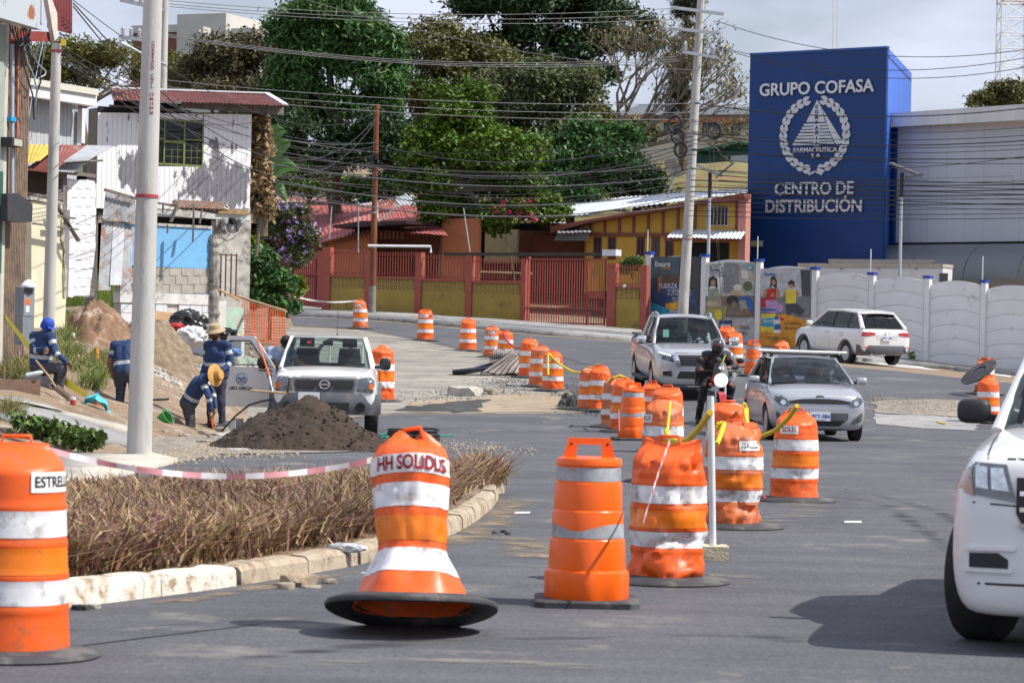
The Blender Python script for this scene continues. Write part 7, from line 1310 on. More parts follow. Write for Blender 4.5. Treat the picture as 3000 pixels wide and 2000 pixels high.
# ---------------------------------------------------------------- trees and plants
BARK = mat('bark',(.13,.10,.075),.95,var=.35,scale=4,bump=.8,stretch=(1,1,.3));BARKG = mat('grey_bark',(.17,.15,.13),.95,var=.3,scale=4,bump=.6)
def leaf_cloud(lobes,n,leaf=(.13,.24),aspect=.42,clump=.55,per=26,d_scale=.8,hollow=.62,droop=.2,seed=0,billow=9):
 """leaf-sized faces gathered in clumps through the crown's lobes; lobes: centre, (rx, ry, rz)"""
 rg = np.random.default_rng(seed)
 if billow:     # the crown breaks up into billows with hollows between them
  L2 = []
  for c,r in lobes:
   for _ in range(billow):
    dv = rg.normal(size=3);dv /= np.linalg.norm(dv);dv[2] = dv[2] if dv[2] > -.5 else -dv[2];s = rg.uniform(.24,.44);L2.append((Vector(np.array(c)+dv*np.array(r)*rg.uniform(.62,.98)),tuple(np.array([r[0],r[1],r[2]])*s+.12*np.mean(r)*s)))
  lobes = L2
 vol = np.array([(r[0]*r[1]*r[2])**(2/3) for _,r in lobes]);nc = max(1,n//per);pick = rg.choice(len(lobes),nc,p=vol/vol.sum())
 C = np.array([list(c) for c,_ in lobes])[pick];Rr = np.array([list(r) for _,r in lobes])[pick]
 d = rg.normal(size=(nc,3));d /= np.linalg.norm(d,axis=1)[:,None];d[:,2] = np.where(d[:,2] < -.3,d[:,2]*.6,d[:,2]);rad = np.where(rg.random(nc) < .74,rg.uniform(.80,1.06,nc),rg.uniform(hollow*.5,.85,nc))
 cc = C+d*Rr*rad[:,None];cs = clump*rg.uniform(.55,1.3,nc)
 P = np.repeat(cc,per,0)+np.clip(rg.normal(size=(nc*per,3)),-1.5,1.5)*np.repeat(cs,per)[:,None]*np.array([.55,.55,.38]);out = np.repeat(d,per,0);k = len(P)
 nr = out*.7+rg.normal(size=(k,3))*.75+np.array([0,0,.55]);nr /= np.linalg.norm(nr,axis=1)[:,None]
 t = np.cross(nr,rg.normal(size=(k,3)));t[:,2] -= droop;t -= nr*(t*nr).sum(1)[:,None];t /= np.linalg.norm(t,axis=1)[:,None]+1e-9;b = np.cross(nr,t);L = rg.uniform(leaf[0]*.9,leaf[1]*1.45,k)[:,None];w = L*aspect
 V = np.stack([P-t*L*.5,P+b*w*.5-t*L*.05,P+t*L*.5-nr*L*.12,P-b*w*.5-t*L*.05],1).reshape(-1,3);Q = np.arange(k*4).reshape(-1,4);return V,Q
def tree(name,label,d,lobes,base,n,m,cat='tree',trunk=.22,bark=BARK,group=None,extra=None,depth=.8,limbs=True,**kw):
 """lobes in photo pixels (cx, cy, rx, ry[, depth shift]); base: pixel where the trunk stands"""
 L = []
 for q in lobes:
  cx,cy,rx,ry = q[:4];dd = d+(q[4] if len(q) > 4 else 0);L.append((W(cx,cy,dd),(rx/F*dd,max(rx,ry)/F*dd*depth,ry/F*dd)))
 b = W(base[0],base[1],d);b.z = min(b.z,L[0][0].z-1);t = thing(name,label,cat,b,0,group);loc = Vector(b)
 V,Q = leaf_cloud(L,n,seed=hash(label) % 9999 if False else sum(map(ord,label)),**kw);o = bpy.data.objects.new('crown',np_mesh('crown',V-np.array(loc),Q,m));COL.objects.link(o);o.parent = t
 if trunk:
  mb = MB();top = L[0][0];mid = b.lerp(top,.55)+Vector((random.uniform(-.3,.3),0,0));mb.tube([b-Vector((0,0,.5)),b.lerp(mid,.4),mid,top],[trunk*1.3,trunk,trunk*.85,trunk*.5],8)
  if limbs:
   for c_,r_ in L[1:]:e = mid.lerp(c_,.45)+Vector((random.uniform(-.4,.4),random.uniform(-.4,.4),.3));mb.tube([mid-Vector((0,0,.2)),e,c_],[trunk*.55,trunk*.35,trunk*.12],6)
  mb.obj('trunk',bark,t,True)
 if extra:extra(t,L,loc)
 return t
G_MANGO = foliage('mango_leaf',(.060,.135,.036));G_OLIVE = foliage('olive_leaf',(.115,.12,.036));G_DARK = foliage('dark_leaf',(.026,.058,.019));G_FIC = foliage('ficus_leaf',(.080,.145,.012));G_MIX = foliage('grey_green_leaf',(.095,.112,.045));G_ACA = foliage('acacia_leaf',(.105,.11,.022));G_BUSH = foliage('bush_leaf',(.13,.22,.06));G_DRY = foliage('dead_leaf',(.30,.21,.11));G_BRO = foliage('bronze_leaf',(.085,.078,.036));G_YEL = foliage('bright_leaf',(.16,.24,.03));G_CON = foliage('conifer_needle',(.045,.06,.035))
tree('umbrella_tree','flat topped olive tree behind the metal clad building',150,[(230,175,130,42),(330,200,120,45,3),(130,205,80,45),(440,215,110,50,4),(330,150,60,22),(180,235,120,30),(520,230,60,50)],(260,480),17000,G_ACA,leaf=(.12,.22),clump=.7,hollow=.3)
tree('bronze_tree','dense bronze green tree behind the board house roof',136,[(640,190,100,75),(740,200,95,90),(600,240,90,55),(700,290,130,70,-2),(800,330,110,90,-3),(860,260,80,80)],(690,640),26000,G_BRO,clump=.65)
tree('mango_tree','tall glossy green mango tree rising behind the board house',128,[(950,90,130,95),(880,150,95,90),(1050,130,110,100),(960,30,95,60),(1100,220,85,110),(960,230,110,100),(860,230,70,80),(1130,300,55,90),(1010,330,110,60)],(985,700),42000,G_MANGO,leaf=(.18,.34),aspect=.28,clump=.6,droop=.7)
tree('olive_tree','yellowish olive tree between mango tree and tall dark tree',146,[(1270,130,120,70),(1370,170,120,80),(1230,220,100,90),(1340,260,130,90),(1460,240,110,85),(1200,330,70,90)],(1300,650),30000,G_OLIVE,clump=.6)
tree('tall_dark_tree','very tall dark tree with sky gaps reaching out of the picture',165,[(1500,30,180,60),(1660,20,200,70),(1420,15,110,35),(1780,60,110,50),(1560,120,130,50),(1700,140,120,55),(1830,135,70,45),(1620,215,110,50),(1740,230,70,40),(1500,170,60,35)],(1543,560),33000,G_DARK,trunk=.42,leaf=(.2,.36),clump=.75,hollow=.3)
tree('broad_tree','broad grey green tree in the middle behind the bright ficus',138,[(1540,270,130,80),(1640,300,100,90),(1450,300,110,80),(1560,370,150,80),(1680,380,70,80),(1700,240,60,45)],(1600,640),32000,G_MIX,clump=.55)
tree('ficus_tree','bright green ficus tree overhanging the red railing fence',121,[(1330,320,95,75),(1370,420,150,90),(1280,440,95,90),(1440,480,130,95),(1320,530,120,75),(1480,560,110,65),(1560,610,70,45),(1380,610,120,60),(1290,640,80,50),(1230,560,60,60),(1430,655,80,35),(1610,620,55,35)],(1312,800),60000,G_FIC,leaf=(.10,.20),aspect=.5,clump=.5,trunk=.36,bark=BARKG)
tree('garden_tree','dark leafy garden tree between ficus and leaning pole',127,[(1620,460,110,80),(1700,520,110,70),(1780,470,80,70),(1600,560,90,45),(1830,420,60,60),(1720,420,80,50),(1690,580,100,30)],(1680,760),30000,G_MANGO,clump=.5)
tree('feathery_tree','feathery deep green tree beside the satellite dish',130,[(1850,500,60,50),(1800,555,70,40),(1880,560,70,40),(1930,590,60,25)],(1850,720),12000,G_DARK,clump=.4,leaf=(.08,.16))
tree('cream_wall_tree','small tree against the cream apartment block',170,[(1760,350,55,40),(1700,400,60,40),(1860,395,60,40)],(1750,600),9000,G_OLIVE,clump=.5)
tree('edge_tree','round tree showing above the warehouse parapet',150,[(2940,285,70,40),(2890,300,40,25),(3000,290,60,45)],(2945,480),8000,G_OLIVE,clump=.5)
tree('low_bush','pale green bushes behind the rusty roof',134,[(880,540,80,50),(960,540,70,45),(820,560,60,40),(1040,560,60,35),(900,500,50,30)],(910,640),17000,G_BUSH,cat='bush',clump=.4,trunk=.08,leaf=(.10,.18))
tree('low_bush','small bush beside the rusty utility pole above the roof',133,[(1120,560,55,40),(1180,530,50,40),(1150,480,50,50)],(1130,640),9000,G_MANGO,cat='bush',clump=.4,trunk=.08)
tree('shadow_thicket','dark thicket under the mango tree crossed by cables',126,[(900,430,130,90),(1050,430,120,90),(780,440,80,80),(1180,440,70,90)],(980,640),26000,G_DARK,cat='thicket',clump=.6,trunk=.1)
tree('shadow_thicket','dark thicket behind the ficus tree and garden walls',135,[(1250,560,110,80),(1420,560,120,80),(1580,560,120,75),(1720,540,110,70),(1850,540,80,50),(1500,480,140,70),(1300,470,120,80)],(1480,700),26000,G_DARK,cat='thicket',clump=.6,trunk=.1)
tree('dead_creeper','dead brown creeper clinging to the board house corner',82,[(752,380,18,45),(770,430,24,60),(755,520,22,70),(765,600,24,50),(745,460,14,60)],(752,700),9000,G_DRY,cat='creeper',clump=.22,leaf=(.10,.20),trunk=.04,limbs=False)
FLOW = foliage('violet_petal',(.40,.30,.62),.3)
def flowers(col,n,size=.09,xs=None):
 def fn(t,L,loc):
  V,Q = leaf_cloud(L,n,leaf=(size*.7,size*1.2),aspect=.9,clump=.25,per=5,seed=5);o = bpy.data.objects.new('blossom',np_mesh('blossom',V-np.array(loc),Q,col));COL.objects.link(o);o.parent = t
 return fn
tree('flowering_shrub','shrub with violet and white flowers beside the mesh fence',98,[(835,640,65,40),(880,690,50,50),(810,700,60,50),(850,755,60,45),(780,640,40,35)],(845,890),15000,G_MIX,cat='shrub',clump=.25,leaf=(.06,.12),trunk=.06,extra=flowers(FLOW,700,.10),hollow=.3)
tree('leafy_shrub','dark leafy shrub at the house corner behind the orange mesh',91,[(765,790,45,50),(800,850,55,50),(760,860,40,60),(830,900,40,35),(845,850,25,30)],(790,950),12000,G_MANGO,cat='shrub',clump=.22,leaf=(.09,.2),trunk=.05)
tree('bougainvillea','crimson bougainvillea sprays hanging by the ficus',119.5,[(1480,620,30,25),(1545,630,28,25),(1530,600,30,15)],(1510,800),1500,G_FIC,cat='bougainvillea',clump=.25,leaf=(.08,.15),trunk=.03,limbs=False,extra=flowers(foliage('crimson_bract',(.42,.02,.10),.3),260,.12))
tree('hedge_bush','clipped green hedge bush behind the short railing beside the poster',111,[(1845,790,26,22),(1860,770,22,18)],(1850,830),5000,G_BUSH,cat='hedge',clump=.2,leaf=(.06,.11),trunk=.04)
# banana leaves
def banana(label,d,base,leaves):
 b = W(*base,d);t = thing('banana_plant',label,'banana plant',b);m = foliage('banana_leaf',(.10,.19,.06),.15,trl=.4)
 for (x0,y0,x1,y1,w) in leaves:
  a,e = W(x0,y0,d),W(x1,y1,d-.4);mb = MB();dv = (e-a);n_ = dv.cross(Vector((0,1,0))).normalized()
  mb.grid(lambda u,v:a+dv*u+Vector((0,0,.5*math.sin(math.pi*u)*.5))+n_*((v-.5)*w*math.sin(math.pi*min(1,u*.93+.06))**.7)+Vector((0,abs(v-.5)*.35,0)),10,4);mb.obj('banana_leaf',m,t,True)
 mb = MB();mb.tube([b-Vector((0,0,1)),b+Vector((0,0,1.6))],.12,8);mb.obj('stem',BARK,t,True)
banana('banana plant with broad pale leaves beside the board house',90,(775,600),[(790,480,850,415,.5),(785,430,835,380,.45),(795,520,870,490,.5),(790,560,840,590,.4)])
banana('banana plant with upright leaves behind the rusty utility pole',134.5,(1170,640),[(1165,500,1185,350,.6),(1120,480,1045,370,.6),(1160,480,1130,380,.5),(1185,520,1205,540,.8)])
tree('banana_leaf_plant','big lit green leaves poking from the shrub by the side gate',93,[(745,740,14,30),(870,830,12,10),(878,850,10,8)],(760,860),260,G_YEL,cat='plant',clump=.1,leaf=(.35,.6),aspect=.4,per=4,trunk=.02)  # large leaves in the brighter yellow-green tone
# leafless branching tree and conifer beside the leaning pole
def branch(mb,p,dv,r,L,depth,tips):
 q = p+dv*L;mid = p.lerp(q,.5)+Vector((random.uniform(-.1,.1),random.uniform(-.1,.1),random.uniform(-.05,.12)))*L;mb.tube([p,mid,q],[r,r*.82,r*.62],6 if r > .04 else 4,cap=False);tips.append(q)
 if depth <= 0:return
 for _ in range(random.choice((2,3,3)) if depth > 1 else 3):
  nd = (dv+Vector((random.uniform(-.75,.85),random.uniform(-.5,.5),random.uniform(-.32,.6)))).normalized();branch(mb,q,nd,r*random.uniform(.5,.66),L*random.uniform(.6,.84),depth-1,tips)
random.seed(21);b = W(1800,520,146);t = thing('bare_tree','half bare grey tree spreading branches behind the leaning pole','tree',b);mb = MB();tips = []
for dv in ((.55,0,.7),(.85,.2,.38),(.25,-.2,1.0),(.75,-.2,.60),(.05,0,1),(.95,0,.25)):branch(mb,b+Vector((0,0,1.2)),Vector(dv).normalized(),.15,2.3,5,tips)
mb.tube([b-Vector((0,0,2)),b+Vector((0,0,1.3))],[.3,.2],8);mb.obj('trunk',BARKG,t,True)
T_ = np.array([list(x) for x in random.sample(tips,min(len(tips),500))]);T2 = np.repeat(T_,5,0)+RNG.normal(0,.22,(len(T_)*5,3));V,Q = blades(T2,RNG.uniform(.1,.22,len(T2)),RNG.normal(0,.8,(len(T2),2)),RNG.uniform(.05,.10,len(T2)));o = blade_object('crown',V-np.array(b),Q,foliage('sparse_leaf',(.16,.14,.06)));o.parent = t
random.seed(5);b = W(2000,520,152);t = thing('conifer','sparse tall conifer directly behind the leaning pole','tree',b);mb = MB();top = W(2015,-60,152);mb.tube([b-Vector((0,0,1)),b.lerp(top,.5),top],[.28,.2,.06],8)
BT_ = []
for i in range(70):
 u = random.uniform(.30,1);p = b.lerp(top,u);an = random.uniform(0,6.28);L = (1.5-.7*u)*random.uniform(.6,1.2);e = p+Vector((math.cos(an)*L,math.sin(an)*L,random.uniform(-.2,.5)));mb.tube([p,p.lerp(e,.5)+Vector((0,0,.1)),e],[.05,.035,.015],4,cap=False)
 for k in range(16):BT_.append(list(p.lerp(e,random.uniform(.3,1.05))))
mb.obj('trunk',BARK,t,True);B2 = np.repeat(np.array(BT_),9,0)+RNG.normal(0,.13,(len(BT_)*9,3));V,Q = blades(B2,RNG.uniform(.12,.3,len(B2)),RNG.normal(0,.9,(len(B2),2)),RNG.uniform(.03,.05,len(B2)));o = blade_object('crown',V-np.array(b),Q,G_CON);o.parent = t
random.seed(77)
# grass and weeds on the verge
def tuft(name,label,spots,n,h,m,wid=(.006,.014),lean=.35,cat='grass',kind='stuff',spread=None):
 B = []
 for (px,py,rx,ry,*dd) in spots:
  c = G(px,py) if not dd else W(px,py,dd[0]);s = rx/F*c.y;k = int(n/len(spots));xy = np.c_[RNG.normal(c.x,s*.5,k),RNG.normal(c.y,max(ry,.3),k)];B.append(np.c_[xy,ground_np(xy) if not dd else np.full(k,c.z)])
 B = np.concatenate(B);k = len(B);V,Q = blades(B,np.clip(RNG.normal(h,h*.28,k),h*.3,h*1.7),RNG.normal(0,lean,(k,2)),RNG.uniform(*wid,k));mats = m if isinstance(m,list) else [m];tn = RNG.integers(0,len(mats),k);o = blade_object(name,V,Q,mats,np.r_[tn,tn]);return tag(o,label,cat,kind=kind)
G_GRS = foliage('fresh_green_grass',(.17,.24,.05));G_WEED = foliage('weed',(.10,.16,.035));G_STR = foliage('straw_grass',(.36,.29,.14))  # three leaf tones: yellow-green, darker weed green, straw
tuft('grass','tall green grass tuft on the soil bank below the block wall',[(290,890,55,1.2),(330,900,45,1),(250,860,35,1),(240,890,40,1)],9000,.75,[G_GRS,G_GRS,G_YEL],lean=.4)
tuft('grass','weeds growing along the foot of the thin pole and yellow wall',[(180,930,35,1),(190,1000,25,.8),(200,1050,18,.6),(170,900,30,1),(215,950,25,.8)],4500,.26,[G_WEED,G_GRS,G_STR],lean=.6)
tuft('grass','dry weeds in front of the ribbed shop front',[(60,1105,40,.25),(85,1080,25,.3),(40,1095,30,.2),(25,1220,30,.15)],2600,.22,[G_STR,G_STR,G_WEED],lean=.8)
tuft('grass','low weeds by the seated worker and rubble',[(250,1080,30,.5),(290,1100,30,.5),(270,1130,25,.4),(300,1060,25,.5)],2600,.20,[G_STR,G_WEED,G_GRS],lean=.7)
tuft('grass','sparse grass blades at the foot of the railing fence',[(1800,985,20,.3),(940,920,25,.3),(1100,928,10,.2)],600,.12,[G_WEED],lean=.6)
# leafy plant by the road edge
def weed_plant(label,spots,hh=.3,m=G_GRS,lf=(.08,.16),name='weed_plant'):
 c0 = G(*spots[len(spots)//2]);t = thing(name,label,'plant',c0);L = []
 for (px,py) in spots:c = G(px,py);L.append((c+Vector((0,0,hh*.5)),(.25,.25,hh*.6)))
 V,Q = leaf_cloud(L,240*len(spots),leaf=lf,aspect=.6,clump=.14,per=10,seed=len(label));o = bpy.data.objects.new('leaves',np_mesh('leaves',V-np.array(c0),Q,m));COL.objects.link(o);o.parent = t
 mb = MB()
 for c,r in L:mb.tube([c-Vector((0,0,hh*.6)),c+Vector((random.uniform(-.1,.1),0,hh*.5))],.008,5)
 mb.obj('stem',G_WEED,t)
weed_plant('leafy green plant trailing at the path edge beside the barrel',[(70,1275),(110,1285),(150,1290),(190,1310),(240,1325),(270,1328)],.24,G_WEED,(.05,.11))
weed_plant('small weed sprouting at the foot of the white precast wall',[(2680,1062)],.3,G_GRS,(.15,.3))
# ---------------------------------------------------------------- poles and cables
PCON = mat('pole_concrete',(.46,.45,.43),.9,var=.10,scale=3,bump=.25,dirt=(.30,.29,.28),dirt_amt=.25,dscale=2,stretch=(1,1,.25));GALV = mat('galvanised',(.42,.45,.47),.45,.6,.1);PORC = mat('porcelain',(.48,.50,.53),.3,var=.05);CBLM = mat('cable_black',(.018,.018,.02),.6,var=0);CBLG = mat('cable_grey',(.09,.092,.10),.5,.3,0)
def pole(label,base,top,d,r0,r1,m=PCON,name='utility_pole',ground=True):
 b = W(*base,d);tp = W(*top,d)
 if ground:b.z = gz(b.x,b.y)-.1
 t = thing(name,label,'pole',b);mb = MB();n = 8;mb.tube([b.lerp(tp,i/n) for i in range(n+1)],[r0+(r1-r0)*i/n for i in range(n+1)],20);mb.obj('shaft',m,t,R(40));return t,b,tp
def ring_on(t,b,tp,py,d,r,h,m,name='band'):
 u = max(0,min(1,(W(0,py,d).z-b.z)/(tp.z-b.z)));c = b.lerp(tp,u);mb = MB();a = (tp-b).normalized();mb.tube([c-a*h/2,c+a*h/2],r,20);return mb.obj(name,m,t,R(40))
t,b,tp = pole('thick pale concrete pole with red stencilled code standing at the kerb',(407,1345),(457,-300),38.7,.172,.120)
PB1,PT1 = b,tp;REDW = mat('worn_red_paint',(.38,.05,.07),.8,var=.3,scale=20)
ring_on(t,b,tp,566,38.7,.1585,.045,REDW);ring_on(t,b,tp,1335,38.7,.1755,.06,mat('worn_green_paint',(.30,.42,.33),.8,var=.3))
ax = (tp-b).normalized();tilt = math.atan2(ax.x,ax.z)
code = 'CORBRADOCNFL 13M 1309 20'
for i,ch in enumerate(['C','O','R','B','R','A','D','O',' ','C','N','F','L']):
 y = 120+i*10.6
 if ch == ' ':continue
 u = (W(0,y,38.7).z-b.z)/(tp.z-b.z);c = b.lerp(tp,u);r = .172+(.120-.172)*u;me = text_mesh('lettering',ch,.06,REDW,.0008,.001);a_ = .30
 for v in me.vertices:an = a_+v.co.x/r;v.co = Vector((math.sin(an)*(r+.003),-math.cos(an)*(r+.003),v.co.z))
 share('lettering',me,t,c-b)
for i,ch in enumerate(['13','M','13','09','20']):
 y = 270+i*13.5;u = (W(0,y,38.7).z-b.z)/(tp.z-b.z);c = b.lerp(tp,u);r = .172+(.120-.172)*u;me = text_mesh('lettering',ch,.06,REDW,.0008,.001)
 for v in me.vertices:an = .30+v.co.x/r;v.co = Vector((math.sin(an)*(r+.003),-math.cos(an)*(r+.003),v.co.z))
 share('lettering',me,t,c-b)
t,b,tp = pole('thin pale concrete pole behind the seated worker',(141,1010),(166,128),57,.125,.10);PB2,PT2 = b,tp;ring_on(t,b,tp,147,57,.106,.05,REDW)
mb = MB();mb.box(PT2+Vector((.10,-.12,-.05)),PT2+Vector((.2,-.08,.08)));mb.obj('yellow_tag',mat('tag_yellow',(.7,.55,.05),.6,var=0),t)
t,b,tp = pole('distant concrete pole with insulator crossarms behind the thick pole',(470,560),(485,-60),95,.15,.12,ground=False);PB3,PT3 = b,tp
def insulator(t,c,s=1.0,axis=(0,0,1)):
 mb = MB();pr = [(.03,0)]
 for k in range(4):pr += [(.085,.05+.07*k),(.085,.065+.07*k),(.04,.085+.07*k)]
 mb.lathe([(r*s,z*s) for r,z in pr]+[(.03*s,.36*s),(0,.37*s)],c,12,axis=axis);return mb.obj('insulator',PORC,t,R(50))
for (xa,ya,xb_,yb_) in ((352,0,484,30),(348,108,470,124)):
 mb = MB();mb.bar(W(xa,ya,94.6),W(xb_,yb_,94.6),.12,.12);mb.obj('crossarm',GALV,t)
 for k in range(3):insulator(t,W(xa+12+k*24,ya+(yb_-ya)*(12+k*24)/(xb_-xa)-3,94.6),.95)
mb = MB();mb.tube([W(485,190,94.6),W(420,160,93.8),W(380,138,93.5),W(352,128,93.3)],[.04,.04,.05,.12],8);mb.obj('street_light',GALV,t,True)
RPOL = mat('rusty_steel',(.17,.055,.025),.85,var=.3,scale=3,bump=.3,dirt=(.25,.12,.06),dirt_amt=.25,stretch=(1,1,.3));POLG = mat('pole_foot',(.22,.20,.18),.9,var=.25)
t,b,tp = pole('rusty brown steel utility pole in front of the perforated wall',(1090,925),(1104,306),112.5,.135,.10,RPOL);PB4,PT4 = b,tp
u0 = .17;mb = MB();mb.tube([b,b.lerp(tp,.15)],.142,18);mb.obj('concrete_foot',POLG,t,R(40))
for y in (600,585,450,700):ring_on(t,b,tp,y,112.5,.125,.05,GALV)
mb = MB();mb.tube([W(1106,640,112.3),W(1106,590,112.3),W(1120,585,112.3)],.03,6);mb.obj('service_head',mat('white_pipe',(.65,.66,.66),.5,var=.05),t,True)
for k in range(6):
 c = W(1100+random.uniform(-12,8),455+k*7,112.2);mb = MB();mb.box(c-Vector((.1,.06,.08)),c+Vector((.1,.06,.08)));mb.obj('cable_closure',BLACKP,t)
t,b,tp = pole('leaning pale concrete pole with crossarms in front of the posters',(1996,985),(2056,-40),103.6,.20,.135);PB5,PT5 = b,tp
for (xa,ya,xb_,yb_) in ((1968,22,2120,42),(1985,85,2100,98),(1998,152,2108,170)):
 mb = MB();mb.bar(W(xa,ya,103.2),W(xb_,yb_,103.2),.11,.11);mb.obj('crossarm',GALV,t)
for (a,b_) in (((2038,35),(2052,70)),((2085,40),(2056,70)),((2034,168),(2046,200)),((2072,172),(2048,202)),((2036,95),(2046,125)),((2076,98),(2050,125))):mb = MB();mb.bar(W(*a,103.2),W(*b_,103.3),.05,.02);mb.obj('arm_brace',GALV,t)
for (x,y) in ((2007,150),(2088,162)):insulator(t,W(x,y,103.2),1.0)
for (x,y) in ((1985,84),(2000,86)):insulator(t,W(x,y,103.2),.8,(-1,0,.1))
for y in (255,310,345,395,450,470):ring_on(t,PB5,PT5,y,103.6,.185,.07,GALV)
ring_on(t,PB5,PT5,645,103.6,.20,.03,GALV);ring_on(t,PB5,PT5,658,103.6,.20,.02,REDW)
# cable coils hung on it
for k,(x,y,r,lab) in enumerate(((1978,363,24,'upper coil of black cable hung on the leaning pole'),(1986,398,22,'middle coil of black cable hung on the leaning pole'),(1994,438,21,'lowest coil of black cable hung on the leaning pole'),(2092,382,24,'separate coil of black cable hanging from wires beside the leaning pole'))):
 c = W(x,y,103.0);rr = r/F*103;mb = MB()
 mb.tube([c+Vector((math.cos(a)*rr*.8,random.uniform(-.01,.01),math.sin(a)*rr)) for a in np.linspace(0,6.283,26,endpoint=False)],.055,8,close=True);o = mb.obj('cable_coil',CBLM,None,True);tag(o,lab,'cable coil','cable coils on the leaning pole')
# satellite dish
c = W(1972,492,116);t = thing('satellite_dish','grey oval satellite dish on a roof mast beside the leaning pole','satellite dish',c);mb = MB();mb.lathe([(.02,.10),(.2,.085),(.35,.04),(.43,0),(.44,-.01),(.35,.025),(.2,.07),(0,.085)],c,24,axis=(.62,.55,.56));mb.obj('reflector',mat('dish_grey',(.36,.37,.38),.6,var=.2),t,R(50));mb = MB();mb.tube([c,c+Vector((.0,.2,-.5)),c+Vector((-.2,.2,-1.2))],.04,8);mb.obj('mast',GALV,t,True);mb = MB();mb.tube([c+Vector((.1,0,-.3)),c+Vector((.6,-.2,-.1))],.02,6);mb.obj('feed_arm',GALV,t,True)
# solar street lamps
def solar(label,base,top,d,flip):
 t,b,tp = pole(label,base,top,d,.07,.06,mat('lamp_post_grey',(.42,.46,.52),.5,.3,.05),'street_lamp');t['category'] = 'street lamp'
 mb = MB();mb.tube([tp+Vector((0,0,-.7)),tp+Vector((0,0,.25))],.075,10);mb.obj('bracket',BLACKP,t,True)
 mb = MB();c = tp+Vector((flip*.15,0,.38));mb.obox(c,Vector((.62,0,-.24)),Vector((0,.3,0)),Vector((.012,0,.03)));mb.obj('solar_panel',mat('solar_panel',(.30,.31,.30),.3,.1,.05),t)
 mb = MB();c = tp+Vector((.45 if flip > 0 else .55,-.2,.12 if flip > 0 else .35));mb.obox(c,Vector((.32,0,.06 if flip > 0 else .28)),Vector((0,.14,0)),Vector((0,0,.05)));mb.obj('lamp_head',GREYP,t);return t
solar('solar street lamp in front of the warehouse wall',(2636,800),(2642,525),110,1);solar('solar street lamp between yellow house and leaning pole',(2074,780),(2080,525),110,-1)
# ---- overhead cables
def cable(a,b,sag,r,m,label,grp='overhead cables across the street'):
 mb = MB();mb.tube(catenary(a,b,sag,22),r*.78,5);o = mb.obj('overhead_cable',m,None,True);tag(o,label,'cable',grp);return o
def on5(y,off=0):u = (W(0,y,103.6).z-PB5.z)/(PT5.z-PB5.z);return PB5.lerp(PT5,u)+Vector((off,-.2,0))
def on4(y):u = (W(0,y,112.5).z-PB4.z)/(PT4.z-PB4.z);return PB4.lerp(PT4,u)+Vector((0,-.15,0))
def on3(y):u = (W(0,y,95).z-PB3.z)/(PT3.z-PB3.z);return PB3.lerp(PT3,u)+Vector((0,-.15,0))
LH = 'thin high voltage wire strung from the distant pole to the leaning pole crossarm';LM = 'thin neutral wire crossing the dark trees to the leaning pole';LB = 'black telecom cable drooping between the rusty pole and leaning pole';LR = 'black telecom cable running past the warehouse from the leaning pole';LS = 'service drop cable slanting down from the thin pole past the board house'
for k,(ya,xb_,yb_) in enumerate(((2,1985,24),(12,2000,40),(20,2010,55))):cable(W(486+k*6,ya,95),W(xb_,yb_,103.3),.35,.016,CBLG,LH)
for k,(ya,yb_) in enumerate(((100,165),(104,172),(108,178))):cable(W(486,ya,95),W(2000+k*4,yb_,103.3),.55,.016,CBLG,LH)
for k,(ya,yb_) in enumerate(((265,262),(285,288),(302,308))):cable(W(486,ya-30,95),on5(yb_),.3,.016,CBLG,LM)
cable(W(800,-30,90),on5(165),.5,.014,CBLG,LM)
for k in range(9):ya = 335+k*17+random.uniform(-5,5);cable(on4(ya+70),on5(345+k*13),random.uniform(.25,1.0),random.choice((.014,.018,.024)),CBLM if k % 3 else CBLG,LB)
for k in range(11):ya = 330+k*16+random.uniform(-6,6);cable(W(600+random.uniform(-40,40),ya+random.uniform(-10,20),84+random.uniform(0,4)),on4(min(560,ya+60)),random.uniform(.05,.6),random.choice((.012,.016,.022)),CBLM if k % 2 else CBLG,'black cable running from behind the board house to the rusty pole')
def far(px,py):return W(px,py,96)
for k,(ya,yb_,sg) in enumerate(((20,125,.35),(92,145,.3),(94,172,.4))):cable(on5(ya+0,.6),far(3120,yb_),sg+.5,.017,CBLM,'high wire sweeping over the blue tower from the leaning pole')
def LRL(ya,yb_,sg,r):
 ym = ya+.36*(yb_-ya)+sg*75;th_ = 'thick black cable' if r > .018 else ('thin black wire' if r < .014 else 'black cable')
 return th_+' '+('passing between the top lettering and laurel emblem' if ym < 330 else 'crossing the upper half of the laurel emblem' if ym < 395 else 'crossing the lower half of the laurel emblem' if ym < 460 else 'passing just below the laurel emblem' if ym < 525 else 'crossing the first line of the lower lettering' if ym < 560 else 'crossing the bottom line of tower lettering' if ym < 600 else 'passing under the tower lettering')
for k,(ya,yb_,sg) in enumerate(((262,290,.5),(322,352,.35),(345,378,.3),(352,392,.35),(368,408,.25),(380,418,.3),(395,470,.2),(398,450,.2),(412,425,.6),(452,515,.3),(486,530,.12),(505,545,.12),(520,560,.1),(535,570,.1),(548,585,.1),(560,600,.1),(575,615,.1),(590,628,.1))):
 rr_ = random.choice((.012,.016,.016,.026));cable(on5(ya),far(3150,yb_+8),sg,rr_,CBLM,LRL(ya,yb_+8,sg,rr_))
for k in range(6):rr_ = random.choice((.012,.02));cable(W(2105+0,500+k*14,103),far(3150,540+k*16),.1,rr_,CBLM,LRL(500+k*14,540+k*16,.1,rr_))
# long strands that cross in front of the trees low down
for k in range(7):cable(W(735,425+k*22,83),W(2000,470+k*22+random.uniform(-12,12),103.2),random.uniform(.3,.9),random.choice((.014,.02)),CBLM if k % 2 else CBLG,'low black cable crossing from the board house corner to the leaning pole')
for k in range(5):cable(on4(470+k*8),W(2004,430+k*40,103.3),.2+.2*k,.014,CBLM,LB)
